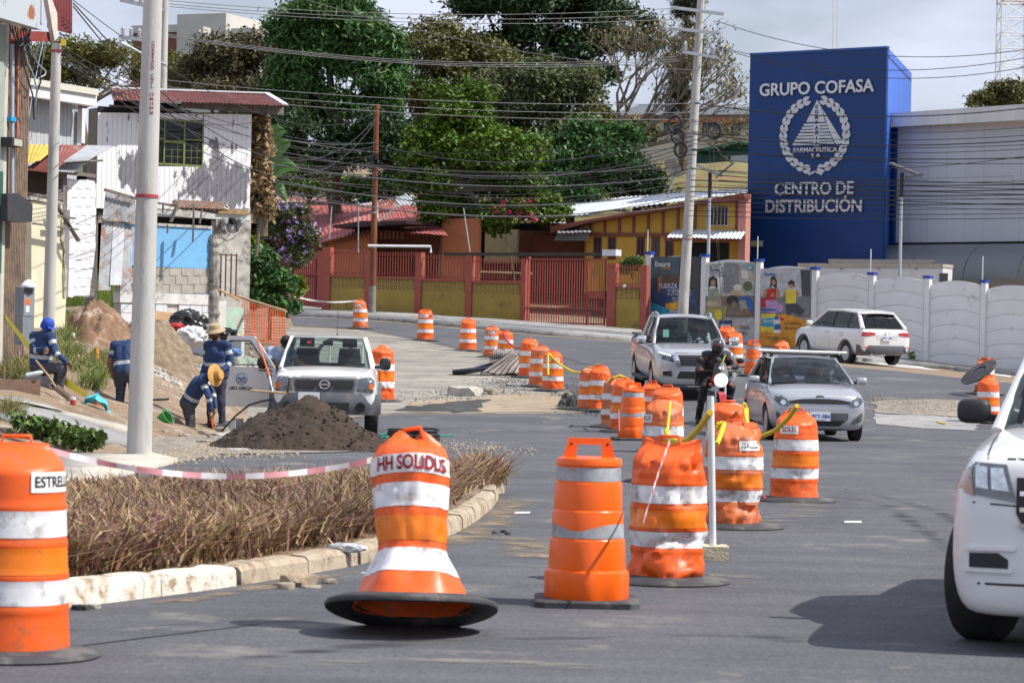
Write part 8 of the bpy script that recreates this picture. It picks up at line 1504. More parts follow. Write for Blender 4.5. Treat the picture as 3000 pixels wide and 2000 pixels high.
# from the thin pole past the thick pole
tp2 = PT2+Vector((.1,-.05,-.05))
for k,(xb_,yb_,dd,sg) in enumerate(((1090,440,112,.8),(1092,455,112,1.2),(735,400,79,.25),(1094,470,112,1.5),(735,360,80,.5),(1090,420,112,.5),(940,500,112,.4))):cable(tp2+Vector((0,0,-.06*k)),W(xb_,yb_,dd),sg,random.choice((.010,.014)),CBLM,LS)
for k,(y0,xb_,yb_,sg) in enumerate(((2,1100,330,1.2),(10,1102,345,2.2),(20,1102,352,2.6))):cable(W(215,y0,50),W(xb_,yb_,112),sg,.016 if k else .010,CBLM,'twisted supply cable leaving the torn awning towards the rusty pole')
for k in range(3):cable(W(120+8*k,120,55),W(70+10*k,330+40*k,50.5),-.1,.010,[CBLM,mat('blue_rope',(.25,.32,.5),.6,var=.2),CBLG][k],'stray wire hanging from the thin pole to the shop front')
for k,x in enumerate((2075,2093)):cable(W(x-12,260,103),W(x+45-20*k,960,101.5),0,.008,CBLG,'taut guy wire anchoring the leaning pole')
cable(W(2112,100,103),W(2104,148,103.1),.5,.015,CBLM,'short black jumper loop at the leaning pole crossarm')
# netting stays by the fence
for (a,b_) in (((1358,610),(1377,738)),((1050,590),(1050,740)),((972,605),(965,700))):
 mb = MB();mb.tube([W(*a,112),W(*b_,112)],.025,6);o = mb.obj('net_post',mat('net_post',(.45,.46,.48),.5,.3,0),None,True);tag(o,'thin grey post holding netting behind the railing fence','post','net posts behind the fence')
mb = MB();mb.tube([W(1078,720,108.5),W(1262,722,108.5),W(1262,740,108.5)],.05,8);o = mb.obj('white_pipe',mat('white_pvc',(.72,.73,.74),.45,var=.04),None,True);tag(o,'white pvc pipe running along the railing top beside the rusty pole','pipe')
mb = MB();mb.tube([W(1110,648,112),W(1140,625,111.5),W(1160,605,111),W(1176,601,111)],.04,8);o = mb.obj('white_pipe',_MC['white_pvc'],None,True);tag(o,'bent white pipe slanting off the rusty pole','pipe')
# ---------------------------------------------------------------- works, rubble and small things
def rock(mb,c,s,seed=0,flat=.6):
 rs = random.Random(seed);bm = bmesh.new();bmesh.ops.create_icosphere(bm,subdivisions=2,radius=1);off = Vector((rs.uniform(0,50),rs.uniform(0,50),0));rot = Matrix.Rotation(rs.uniform(0,6.28),3,'Z')
 for v in bm.verts:
  k = 1+.45*mnoise.noise(v.co*1.1+off)+.18*mnoise.noise(v.co*3+off);q = v.co*k;q = Vector((max(-.8,min(.8,q.x)),max(-.75,min(.75,q.y)),max(-.7,min(.7,q.z))));q = rot@q;v.co = Vector((q.x*s[0],q.y*s[1],q.z*s[2]))+Vector(c)
 mb.add([v.co for v in bm.verts],[tuple(v.index for v in f.verts) for f in bm.faces]);bm.free()
RUBC = mat('broken_concrete',(.46,.44,.40),.95,var=.2,scale=6,bump=.6,dirt=(.30,.26,.21),dirt_amt=.3,dscale=5);STONE = mat('brown_stone',(.30,.25,.19),.95,var=.25,scale=6,bump=.5);RUBG = mat('green_grey_rubble',(.36,.37,.32),.95,var=.25,scale=5,bump=.6)
DSOIL = mat('fresh_dark_soil',(.042,.028,.020),.95,var=.4,scale=9,bump=1,bscale=18,dirt=(.065,.046,.034),dirt_amt=.3,dscale=8)
# dark soil mound in front of the white pickup
c = G(905,1322);ml = Vector((c.x,c.y+1.0,0));Rm = 250/F*48;xs_ = np.linspace(-1.25,1.25,90);V = [];top = 132/F*47.5
XX,YY = np.meshgrid(xs_*Rm,np.linspace(-1.25,1.25,70)*Rm*.8);pr = np.c_[XX.ravel(),YY.ravel()]
def mound_h(x,y):
 r = math.hypot((x+.12)/Rm,y/(Rm*.8));p = Vector((x*2.2,y*2.2,3));k = max(0,1-r*(.97+.16*mnoise.noise(p*.5)));lump = .08*mnoise.noise(p*1.4)+.05*mnoise.noise(p*3.6)+.035*mnoise.noise(p*8)+.025*mnoise.noise(p*15)
 return top*1.12*k**.92+lump*min(1,k*5+.08)-(.08 if k <= 0 else .02)
h = [mound_h(x,y)+random.uniform(-.014,.014) for x,y in pr]
xy = pr+np.array([ml.x,ml.y]);z = ground_np(xy)+np.array(h);w_ = 90;i_ = np.arange(69*w_).reshape(69,w_)[:,:-1].ravel();me = np_mesh('soil_mound',np.c_[xy,z],np.c_[i_,i_+1,i_+w_+1,i_+w_],DSOIL,True);o = bpy.data.objects.new('soil_mound',me);COL.objects.link(o);tag(o,'heap of fresh dark brown soil in front of the white utility pickup','soil heap')
MT = Vector((ml.x-.12,ml.y,gz(ml.x,ml.y)+top*1.02))
# clods and stones: those one can pick out are single things, the fine grit is one mass
mb = MB()
for k in range(700):
 an = random.uniform(0,6.28);r = math.sqrt(random.uniform(.02,1.15))*Rm;x,y = math.cos(an)*r,math.sin(an)*r*.8;s = random.choice((.007,.010,.014,.018,.026))*random.uniform(.7,1.3);rock(mb,(ml.x+x,ml.y+y,gz(ml.x+x,ml.y+y)+max(0,mound_h(x,y))+s*.3),(s,s,s*.7),k)
o = mb.obj('soil_crumbs',DSOIL,None,False,fix=False);tag(o,'loose crumbs of dark soil scattered round the soil heap','soil crumbs',kind='stuff')
def grit(label,n,area,s,m,name='gravel'):
 mb = MB();proto = MB();rock(proto,(0,0,0),(1,1,.7),3);pv = np.array(proto.v);pf = np.array(proto.f);Vs,Fs = [],[]
 cs = []
 for k in range(n):
  px,py = area[k % len(area)][:2];rx,ry = area[k % len(area)][2:];q = None
  x_,y_ = random.gauss(px,rx),random.gauss(py,ry);cs.append((x_,y_))
 bm = bmesh.new();bmesh.ops.create_icosphere(bm,subdivisions=1,radius=1);pv = np.array([v.co[:] for v in bm.verts]);pf = np.array([[v.index for v in f.verts] for f in bm.faces]);bm.free()
 C = np.array([list(G(*q)) for q in cs[:60]]) if False else None
 # distances by area centre, then spread on the ground
 P = []
 for (px,py,rx,ry) in area:
  c_ = G(px,py);a_ = G(px,py-ry);b_ = G(px,py+ry);k = n//len(area);X = RNG.normal(c_.x,rx/F*c_.y,k);Y = RNG.normal(c_.y,max(.05,abs(a_.y-b_.y)/2),k);P.append(np.c_[X,Y])
 P = np.concatenate(P);Z = ground_np(P);k = len(P);S = RNG.uniform(s[0],s[1],(k,1,1))*RNG.uniform(.6,1.3,(k,1,3));V = pv[None]*S*(1+RNG.normal(0,.18,(k,len(pv),1)))+np.c_[P,Z+s[0]*.4][:,None,:]
 Q = pf[None]+(np.arange(k)*len(pv))[:,None,None];o = bpy.data.objects.new(name,np_mesh(name,V.reshape(-1,3),Q.reshape(-1,3),m));COL.objects.link(o);return tag(o,label,'gravel',kind='stuff')
grit('loose gravel and tar crumbs along the broken pavement edge',2600,[(1690,1175,50,22),(1640,1150,35,16),(1450,1150,70,10),(1300,1165,60,10),(1500,1120,50,8),(1740,1200,25,8)],(.008,.028),BLK)
grit('pale gravel along the verge below the thick pole',2200,[(560,1330,70,14),(700,1322,80,10),(480,1340,40,10),(620,1300,60,12)],(.01,.035),STONE)
grit('brown crumbs strewn across the asphalt beyond the soil heap',420,[(1350,1310,70,10),(1450,1318,70,8),(1250,1305,60,8)],(.008,.028),STONE)
grit('fine grit on the near asphalt beside the barrels',700,[(2500,1560,90,60),(2350,1560,60,60),(2450,1680,100,40),(1300,1600,100,30),(1480,1560,40,40),(2150,1680,60,40)],(.003,.009),STONE)
grit('white rubble grains at the foot of the soil bank',700,[(620,1090,60,14),(520,1085,50,14),(700,1100,40,16),(480,1110,40,10)],(.012,.045),RUBC)
grit('dug gravel and clods in the broken trench beyond the hatchback',1800,[(2640,1185,50,10),(2720,1195,60,12),(2800,1198,50,12)],(.010,.032),mat('trench_stone',(.20,.175,.15),.95,var=.3,scale=3))
def stone(label,px,py,w,h,m=RUBC,name='stone',seed=0,dep=None,cat='stone',grp=None,lift=0):
 p = G(px,py);s = (w/F*p.y/1.5,(dep or w*.7)/F*p.y/1.5,h/F*p.y/1.3);mb = MB();rock(mb,(p.x,p.y+s[1]*.5,p.z+s[2]*.45+lift),s,seed+int(px));o = mb.obj(name,m,None,R(28),fix=False);return tag(o,label,cat,grp)
stone('big broken concrete slab lying on the dusty pavement',1363,1160,84,32,RUBC,'concrete_slab',3,110,'slab');stone('angular stone beside the big broken slab',1440,1156,36,20,STONE);stone('small stone between slab and angular stone',1421,1157,15,9,STONE);stone('flake of broken concrete on the tar crumbs',1265,1153,14,9,RUBC)
for k,(x,y,w,h) in enumerate(((598,1278,62,22),(640,1290,60,24),(668,1284,40,20),(610,1300,70,14),(680,1300,40,28),(700,1322,70,10),(560,1272,34,12),(650,1265,40,16),(720,1312,26,12),(480,1272,30,14),(520,1268,26,10),(545,1280,22,10))):stone('broken pale concrete chunk piled at the trench edge',x,y,w,h,RUBC if k % 3 else STONE,'concrete_chunk',k,None,'chunk','concrete chunks at the trench edge')
for k in range(36):x,y = random.uniform(440,760),random.uniform(1015,1105);stone('lump of rubble strewn over the soil bank',x,y,random.uniform(9,24),random.uniform(6,15),random.choice((RUBC,RUBG,STONE)),'rubble_lump',k,None,'rubble','rubble lumps on the bank')
for k,(x,y,w,h) in enumerate(((870,1720,92,46),(838,1728,40,26),(965,1712,40,20),(910,1724,60,12))):stone('chunk of broken kerb lying against the island kerb',x,y,w,h,STONE if k != 0 else mat('kerb_chunk',(.36,.28,.20),.95,var=.3,bump=.6),'kerb_chunk',k+40,None,'chunk','broken kerb chunks');
for k,(x,y,w,h) in enumerate(((235,1790,50,22),(270,1785,40,20))):stone('dark clod at the kerb beside the nearest barrel'.replace('nearest','star lettered'),x,y,w,h,RUBG if k else BLK,'clod',k+60,None,'clod','clods at the kerb')
for k,(x,y) in enumerate(((1450,1566),(1475,1562),(1488,1568))):stone('black and white pebble by the island tip',x,y,18,12,RUB,'pebble',k+80,None,'pebble','pebbles at the island tip')
# rubble heap behind the open door
def heap(name,label,px,py,rx,hgt,m,d=None,cat='heap',seed=0,dep=1.0):
 c = G(px,py) if d is None else onground(W(px,py,d).x,d);r = rx/F*c.y;H = hgt/F*c.y;n = 70;V = [];
 for j in range(n):
  for i in range(n):
   x,y = (i/(n-1)-.5)*2.3*r,(j/(n-1)-.5)*2.3*r*dep;q = math.hypot(x/r,y/(r*dep));k = max(0,1-q*q);p = Vector((x*1.7+seed,y*1.7,seed));zz = H*k**.9+(.22*mnoise.noise(p)+.16*mnoise.noise(p*2.7)+.08*mnoise.noise(p*7)+.05*mnoise.noise(p*15))*min(1,k*3)-(.06 if k <= 0 else 0);V.append((c.x+x,c.y+y,gz(c.x+x,c.y+y)+zz))
 i_ = np.arange((n-1)*n).reshape(n-1,n)[:,:-1].ravel();o = bpy.data.objects.new(name,np_mesh(name,np.array(V),np.c_[i_,i_+1,i_+n+1,i_+n],m,True));COL.objects.link(o);return tag(o,label,cat)
BANKS = mat('reddish_soil',(.20,.12,.072),.95,var=.3,scale=3,bump=1,bscale=14,dirt=(.36,.30,.24),dirt_amt=.25,dscale=3);GREYS = mat('pale_spoil',(.21,.155,.105),.95,var=.3,scale=5,bump=1,bscale=16,dirt=(.30,.26,.21),dirt_amt=.25,dscale=5)
heap('soil_bank','reddish soil bank rising behind the orange pipe',290,1050,115,95,BANKS,58,'soil bank',2,2.2);heap('spoil_heap','pale spoil heap sloping behind the thick pole',470,1075,135,130,GREYS,60,'spoil heap',9,1.4);heap('rubble_heap','green grey rubble heap seen through the open pickup door window',735,1080,110,110,RUBG,62,'rubble heap',14,1.0)
heap('tar_pile','low pile of dark tar gravel at the pavement break',1690,1192,60,26,BLK,None,'gravel pile',5,1.0)
# rubbish on the heap
def blob(name,label,px,py,d,s,m,seed,cat,crump=.35,parent=None):
 c = W(px,py,d);bm = bmesh.new();bmesh.ops.create_icosphere(bm,subdivisions=4,radius=1);of = Vector((seed*5.3,1,2))
 for v in bm.verts:n_ = v.co.copy();k = 1+crump*(1-2*abs(mnoise.noise(n_*1.8+of)))*.5+crump*.5*(.5-abs(mnoise.noise(n_*4+of)));v.co = Vector((n_.x*s[0]*k,n_.y*s[1]*k,n_.z*s[2]*k))+c
 me = bpy.data.meshes.new(name);bm.to_mesh(me);bm.free();me.materials.append(m);[setattr(p,'use_smooth',True) for p in me.polygons];me.set_sharp_from_angle(angle=R(30));o = bpy.data.objects.new(name,me);COL.objects.link(o);return tag(o,label,cat)
BAGK = mat('black_plastic_bag',(.015,.016,.018),.35,var=.1,spec=.6);BAGW = mat('white_plastic_bag',(.66,.67,.70),.4,var=.05);CARD = mat('cardboard',(.36,.23,.12),.85,var=.12)
blob('rubbish_bag','crumpled black plastic bag on top of the spoil heap',552,948,62,(.33,.25,.24),BAGK,1,'rubbish bag',.6);blob('rubbish_bag','black plastic scrap lying by the mint green panel',655,978,63,(.28,.2,.11),BAGK,2,'rubbish bag',.6);blob('rubbish_bag','white shopping bag spilling on the spoil heap',562,985,61,(.24,.18,.15),BAGW,3,'rubbish bag',.9);blob('rubbish_bag','clear grey bag beside the black bag on the heap',583,962,62,(.12,.12,.22),mat('grey_film',(.45,.46,.46),.4,var=.1),4,'rubbish bag',.4);blob('red_rag','red rag under the cardboard on the spoil heap',515,955,61.5,(.16,.12,.06),REDP,5,'rag',.5)
blob('blue_scrap','blue and red plastic scrap on the rubble heap',690,1032,60,(.12,.1,.07),mat('blue_scrap',(.15,.25,.6),.5,var=.3),6,'scrap',.5);blob('white_cup','white foam cup in the weeds on the bank',212,982,56,(.05,.05,.06),BAGW,8,'cup',.1);blob('board_scrap','broken brown board on the rubble by the mesh',678,985,63,(.16,.1,.10),WOODT,9,'board',.6)
for (x0,x1,y0,y1,lab) in ((448,482,908,945,'flattened cardboard box leaning by the thick pole'),(468,528,912,948,'wider flattened cardboard box behind the black bag')):
 mb = MB();a,b,c_,d_ = W(x0,y1,63),W(x1,y1+6,63),W(x1,y0+6,63.4),W(x0,y0,63.4);mb.prism([a,b,c_,d_],(0,.05,0));o = mb.obj('cardboard_box',CARD,None);tag(o,lab,'cardboard')
# orange safety mesh
MESH = mat('orange_net',(.80,.16,.05),.6,var=.1);p00,p10,p11,p01 = W(708,1000,78),W(834,1010,75),W(836,912,75),W(712,876,78)
t = thing('safety_mesh','orange plastic safety mesh stretched beside the mint green panel','safety mesh',p00);nu,nv = 17,14
def mp_(u,v):p = p00.lerp(p10,u).lerp(p01.lerp(p11,u),v);p.y += .12*math.sin(u*7)*math.sin(v*5);p.z += .05*math.sin(u*5+v*3);return p
for i in range(nu+1):mb = MB();mb.tube([mp_(i/nu,j/nv) for j in range(nv+1)],.011,4,cap=False);mb.obj('strand',MESH,t)
for j in range(nv+1):mb = MB();mb.tube([mp_(i/nu,j/nv) for i in range(nu+1)],.011,4,cap=False);mb.obj('strand',MESH,t)
mb = MB();mb.bar(W(640,850,78.5),W(838,912,74.8),.08,.05);o = mb.obj('timber_rail',WOODT,None);tag(o,'weathered timber rail along the top of the orange mesh','timber')
# pipes, bucket, tarp, can, shovel
def tubeobj(name,label,pts,r,m,cat,n=12):mb = MB();mb.tube(pts,r,n);o = mb.obj(name,m,None,R(40));return tag(o,label,cat)
PIPO = mat('orange_pvc',(.68,.24,.05),.45,var=.08);p = W(282,1078,52);tubeobj('standing_pipe','orange pvc pipe standing upright in the weedy soil',[p-Vector((0,0,.15)),W(282,1020,52)],.047,PIPO,'pipe',16)
p = W(283,1226,45.5);tubeobj('standing_pipe','short orange brown pipe stub under the blue tarp',[p,W(283,1163,45.5)],.085,mat('brown_pipe',(.42,.15,.06),.6,var=.25),'pipe',18)
c = W(283,1160,45.4);mb = MB();TARP = mat('turquoise_tarp',(.07,.42,.50),.55,var=.2,scale=6)
tp_x,tp_y,tp_w = [243,252,266,285,302,314,322,328],[1182,1166,1155,1152,1163,1182,1200,1213],[6,14,20,22,24,22,16,6]
mb.slab(lambda u,v:W(np.interp(u*7,range(8),tp_x)+3*math.sin(u*20+v*3),np.interp(u*7,range(8),tp_y)+np.interp(u*7,range(8),tp_w)*v*1.2+2.5*math.sin(u*26),45.2)+Vector((0,.05*math.sin(7*v+u*14)-.10*math.sin(v*3.1),0)),30,12,(0,.006,0));o = mb.obj('tarp',TARP,None,R(50));tag(o,'turquoise plastic tarp draped over the pipe stub','tarp')
c = W(461,1244,47);t = thing('bucket','green plastic bucket lying behind the thick pole','bucket',c);mb = MB();GRB_ = mat('green_bucket',(.04,.30,.07),.45,var=.1);mb.lathe([(.11,0),(.125,.24),(.135,.245),(.135,.26),(.12,.26),(.105,.02),(0,.02)],c,24,axis=(.75,-.35,.55));mb.obj('bucket_body',GRB_,t,R(40));mb = MB();mb.tube([c+Vector((.10,-.12,.28)),c+Vector((.25,-.18,.18)),c+Vector((.27,-.12,.02))],.005,5);mb.obj('bail',GALV,t)
c = W(213,1202,44.5);c.z = gz(c.x,c.y);t = thing('glue_can','small red and white glue can on the path','can',c);mb = MB();mb.lathe([(.045,0),(.045,.115),(0,.115)],c,16);mb.obj('can_body',REDP,t,R(40));mb = MB();mb.lathe([(.0465,.08),(.0465,.12),(.03,.125),(0,.125)],c,16);mb.obj('lid',BAGW,t,R(40))
blob('paper_scrap','crumpled white paper beside the glue can',188,1184,44.6,(.10,.05,.03),BAGW,12,'paper',.6)
t = thing('shovel','long handled shovel leaning in front of the seated worker','shovel',W(205,1170,44.8));mb = MB();mb.tube([W(105,1056,45.3),W(140,1098,45.1),W(165,1136,44.9)],.018,8);mb.obj('handle',mat('ash_handle',(.36,.24,.13),.7,var=.15),t,True);mb = MB();mb.slab(lambda u,v:W(163+45*v+(u-.5)*(-12),1134+35*v+(u-.5)*16,44.85)+Vector((0,.05*(u-.5)**2,0)),4,6,(0,.01,0));mb.obj('blade',mat('worn_steel',(.26,.20,.15),.6,.4,.2),t,True)
c = W(100,1100,44.6);mb = MB();mb.tube([c+Vector((-.12,0,.0)),c+Vector((.1,0,.05)),c+Vector((.14,0,.055))],[.04,.038,.015],10);o = mb.obj('water_bottle',mat('bottle_film',(.55,.65,.66),.25,var=.1),None,True);tag(o,'plastic bottle lying on the brown planter wall','bottle')
# yellow caution tape
YTAPE = mat('caution_yellow',(.72,.62,.06),.5,var=.15);mb = MB();a,b = W(15,925,47.3),W(256,1158,45.3)
mb.slab(lambda u,v:a.lerp(b,u)+Vector((0,.03*math.sin(u*9),-.30*4*u*(1-u)*.5+(.035+.03*math.sin(u*6)**2)*(v*2-1))),40,2,(0,.004,0));o = mb.obj('caution_tape',YTAPE,None,True);tag(o,'yellow caution tape slanting down past the seated worker','tape')
# orange marking rod, pick, hose, coil, teal pipes, blocks beside the mound
tubeobj('marking_rod','orange and white rod leaning against the white pickup',[W(753,992,47.2),W(789,1100,47.0)],[.012,.016],ORAH,'rod',8);BRrod = tubeobj('rod_foot','white lower end of the orange rod in the soil heap',[W(789.3,1100.8,47.0),W(800,1150,46.9)],.014,WHB,'rod',8)
t = thing('pickaxe','pickaxe with pale wooden handle lying on top of the soil heap','pickaxe',MT);mb = MB();mb.tube([W(732,1143,46.9),W(835,1151,46.9)],[.018,.022],8);mb.obj('handle',WOODT,t,True);mb = MB();mb.tube([W(848,1107,46.9),W(846,1130,46.9),W(842,1152,46.9),W(833,1160,46.8)],[.012,.02,.022,.012],8);mb.obj('pick_head',mat('rust_iron',(.10,.05,.035),.8,.3,.2),t,True)
tubeobj('hose','black hose arching from the trench into the soil heap',[W(650,1262,47.3),W(690,1218,47.2),W(730,1186,47.1),W(770,1174,47.0),W(800,1170,46.9)],.016,CBLM,'hose',8)
tubeobj('hose','black hose end lying on the verge behind the bent worker',[W(445,1171,48),W(495,1169,48)],.018,CBLM,'hose',8)
cc = G(1210,1294);cc.y += .25;t = thing('pipe_coil','flat coil of black pipe tied with wire beside the pickup wheel','pipe coil',cc)
for k in range(7):
 r = .42-.012*(k % 3);mb = MB();zc = cc.z+.025+.028*k;mb.tube([Vector((cc.x+math.cos(a)*r+.02*math.sin(k),cc.y+math.sin(a)*r,zc+.01*math.sin(2*a+k))) for a in np.linspace(0,6.283,32,endpoint=False)],.016,6,close=True);mb.obj('pipe_turn',CBLM,t,True)
for an in (-1.9,-1.25):mb = MB();q = Vector((cc.x+math.cos(an)*.415,cc.y+math.sin(an)*.415,cc.z+.10));mb.tube([q+Vector((math.cos(an)*.04*math.cos(s_),math.sin(an)*.04*math.cos(s_),.12*math.sin(s_))) for s_ in np.linspace(0,6.283,12,endpoint=False)],.006,5,close=True);mb.obj('wire_tie',GALV,t)
TEALP = mat('teal_pipe',(.02,.38,.30),.5,var=.1)
tubeobj('teal_pipe','teal pvc pipe poking from the coil towards the soil heap',[W(1075,1282,47.6),W(1155,1268,47.4)],.018,TEALP,'pipe',8);tubeobj('teal_pipe','thin teal pipe lying under the coil across the asphalt',[W(1085,1284,47.2),W(1328,1275,47.2)],.012,TEALP,'pipe',8);tubeobj('teal_pipe','short teal pipe stub beside the coil',[W(1098,1285,46.9),W(1130,1279,46.9)],.02,TEALP,'pipe',8)
for k,(x,y) in enumerate(((672,1262),(695,1255))):
 c = G(x,y+2);t = thing('concrete_block',['hollow grey concrete block at the foot of the soil heap','second hollow grey block set behind the soil heap edge'][k],'block',c);bm_ = mat('new_block_grey',(.40,.41,.41),.9,var=.1,bump=.3)
 for j in range(4):mb = MB();x0 = -.1+.062*j;mb.box(c+Vector((x0,-.07,0)),c+Vector((x0+.012,.07,.19)));mb.obj('web',bm_,t)
 for y_ in (-.07,.055):mb = MB();mb.box(c+Vector((-.1,y_+.002,.002)),c+Vector((.098,y_+.013,.188)));mb.obj('shell',bm_,t)
# striped mattress folded on the road
def stripes(name):
 m = bpy.data.materials.new(name);m.use_nodes = True;n = m.node_tree.nodes;l = m.node_tree.links;b = n['Principled BSDF'];uv = n.new('ShaderNodeAttribute');uv.attribute_name = 'across';mu = n.new('ShaderNodeMath');mu.operation = 'MULTIPLY';mu.inputs[1].default_value = 9;fr = n.new('ShaderNodeMath');fr.operation = 'FRACT';l.new(uv.outputs['Fac'],mu.inputs[0]);l.new(mu.outputs[0],fr.inputs[0]);cr = n.new('ShaderNodeValToRGB');cr.color_ramp.interpolation = 'CONSTANT';e = cr.color_ramp.elements
 e[0].position,e[0].color = 0,(.03,.035,.06,1);e[1].position,e[1].color = .30,(.52,.45,.36,1)
 for p_,c_ in ((.42,(.20,.12,.08,1)),(.50,(.52,.45,.36,1)),(.62,(.05,.05,.08,1)),(.68,(.45,.38,.30,1)),(.80,(.10,.11,.17,1)),(.92,(.5,.43,.35,1))):x = e.new(p_);x.color = c_
 l.new(fr.outputs[0],cr.inputs[0]);nz = n.new('ShaderNodeTexNoise');nz.inputs['Scale'].default_value = 6;hs = n.new('ShaderNodeHueSaturation');mr = n.new('ShaderNodeMapRange');mr.inputs[3].default_value = .6;mr.inputs[4].default_value = 1.2;l.new(nz.outputs['Fac'],mr.inputs[0]);l.new(mr.outputs[0],hs.inputs['Value']);l.new(cr.outputs[0],hs.inputs['Color']);l.new(hs.outputs[0],b.inputs['Base Color']);b.inputs['Roughness'].default_value = .9;return m
c = G(1455,1098);t = thing('striped_mattress','folded striped mattress slumped on the pavement beside the barrels','mattress',c);STR = stripes('striped_ticking')
def cloth(fn,nu,nv,across,th,name):
 mb = MB();mb.grid(fn,nu,nv);o = mb.obj(name,STR,t,True,False,fix=False);at = o.data.attributes.new('across','FLOAT','POINT');at.data.foreach_set('value',[across(i/nu,j/nv) for j in range(nv+1) for i in range(nu+1)]);sd = o.modifiers.new('t','SOLIDIFY');sd.thickness = th;sd.offset = 0;bake(o);return o
for (x0,z0,r,x1) in ((-.12,.50,.125,.62),(-.18,.31,.12,.42)):     # two rolled folds
 cloth(lambda u,v:Vector((x0+(x1-x0)*u,-.10+r*math.cos(v*6.283),z0+r*.9*math.sin(v*6.283)+.02*math.sin(u*8))),40,16,lambda u,v:u*1.6,.02,'rolled_fold')
cloth(lambda u,v:Vector((.62*u-.05+(.02)*math.sin(v*5),.05-.30*v+.02*math.sin(u*9),.60*(1-v)+.02)),30,14,lambda u,v:u*1.5,.06,'inner_fold')
# slanting flap on the road side, stripes running down it
A_,B_,C_,D_ = Vector((-.42,-.52,.03)),Vector((.72,-.50,.03)),Vector((.70,-.20,.36)),Vector((.36,-.26,.63))
cloth(lambda u,v:(A_.lerp(B_,u)).lerp(D_.lerp(C_,u),v)+Vector((0,.03*math.sin(u*7)*math.sin(v*5),.025*math.sin(u*11+v*4))),34,18,lambda u,v:u*.78,.05,'slanting_flap')
cloth(lambda u,v:Vector((-1.12+.95*u,-.38+.5*v,.06+.16*u*u+.03*math.sin(v*6+u*4))),26,12,lambda u,v:v*.8,.09,'trailing_end')
cloth(lambda u,v:Vector((-.55+.60*u,-.30+.3*v,.14+.20*u+.03*math.sin(v*6))),20,10,lambda u,v:v*.8,.08,'trailing_fold')
# white pipe post with concrete foot
c = G(2088,1640);t = thing('pipe_post','white pipe post in a concrete foot between crumpled barrels','post',c);mb = MB();tp_ = W(2082,1160,c.y);mb.tube([c+Vector((0,0,.08)),tp_],.027,12);mb.obj('pipe',mat('white_pipe_post',(.70,.71,.72),.5,var=.06),t,R(40));s_ = F/c.y
mb = MB();mb.slab(lambda u,v:(c.x-.10+.22*u,c.y-.12+.24*v,c.z+.115+.012*math.sin(u*9)*math.sin(v*7)),6,6,(0,0,-.115));mb.obj('concrete_foot',mat('yellowed_concrete',(.50,.44,.32),.9,var=.25,bump=.5,dirt=(.48,.32,.10),dirt_amt=.3),t,R(30))
# red and white tape between the first barrels
def tape(a,b,sag,w,label,mats,n=60,segs=18):
 t = thing('barrier_tape',label,'tape',a);P = catenary(a,b,sag,n)
 for k in range(segs):
  i0,i1 = int(n*k/segs),int(n*(k+1)/segs);mb = MB();vs = []
  for i in range(i0,i1+1):tw = math.sin(i*.35)*.5;vs += [P[i]+Vector((0,-w*.5*math.sin(tw),-w*.5*math.cos(tw))),P[i]+Vector((0,w*.5*math.sin(tw),w*.5*math.cos(tw)))]
  m_ = i1-i0;mb.add(vs,[(2*j,2*j+2,2*j+3,2*j+1) for j in range(m_)]);mb.obj('tape_stripe',mats[k % 2],t,True)
 return t
TW,TR = mat('tape_white',(.66,.64,.66),.5,var=.12),mat('tape_red',(.50,.22,.25),.5,var=.1)
tape(W(85,1300,15.4),W(1195,1318,16.9),.165,.035,'red and white barrier tape sagging in front of the dry island',[TW,TR])
tape(W(862,868,100),W(1048,880,101),.12,.05,'white tape from the shrub to the barrel by the rusty pole',[TW,TW],30,4);tape(W(1262,920,94),W(1405,942,90),.15,.05,'white tape between the two upper road barrels',[TW,TW],30,4)
tape(W(1962,1292,18.6),W(1885,1530,18.0),-.02,.035,'twisted red and white tape hanging down the crumpled barrel',[TW,TR],40,14);tape(W(2208,1005,71.5),W(2230,1065,71.2),-.05,.06,'white tape hanging on the rigid drum by the wall',[TW,TW],12,2)
# yellow ropes and chains
YRO = mat('yellow_rope',(.72,.50,.01),.6,var=.15,scale=30)
def rope(label,pts,r,m=YRO,links=False):
 P = []
 for a,b in zip(pts[:-1],pts[1:]):P += [Vector(a).lerp(Vector(b),i/8) for i in range(8)]
 P.append(Vector(pts[-1]));Q = P
 for _ in range(2):Q = [Q[0]]+[(Q[i-1]+Q[i]*2+Q[i+1])/4 for i in range(1,len(Q)-1)]+[Q[-1]]
 D = []
 for a,b in zip(Q[:-1],Q[1:]):n_ = max(1,int((b-a).length/(r*1.1)));D += [a.lerp(b,i/n_) for i in range(n_)]
 D.append(Q[-1]);t = thing('rope' if not links else 'chain',label,'rope' if not links else 'chain',D[0]);mb = MB();mb.tube(D,[r*(1+.22*math.sin(i*2.1)) for i in range(len(D))],8);mb.obj('strand',m,t,True)
 return t
rope('thick yellow rope looping from the lettered barrel towards the folded barrel',[W(2335,1188,29.7),W(2310,1225,30.2),W(2270,1262,30.8),W(2225,1280,31.5),W(2196,1272,32),W(2186,1225,33),W(2180,1182,33.8)],.024)
rope('thick yellow rope from the white pipe post to the worn barrel chain',[W(2080,1208,21),W(2050,1252,22),W(2020,1284,23),W(1995,1296,24),W(1960,1286,26),W(1952,1262,28)],.022)
rope('short yellow rope loop on the star lettered barrel',[W(2100,1300,25.4),W(2112,1272,25.6),W(2122,1240,26),W(2106,1240,26),W(2095,1262,26)],.022)
CH = mat('yellow_chain',(.70,.47,.01),.5,var=.1);CHR = mat('red_chain',(.45,.05,.06),.5,var=.1)
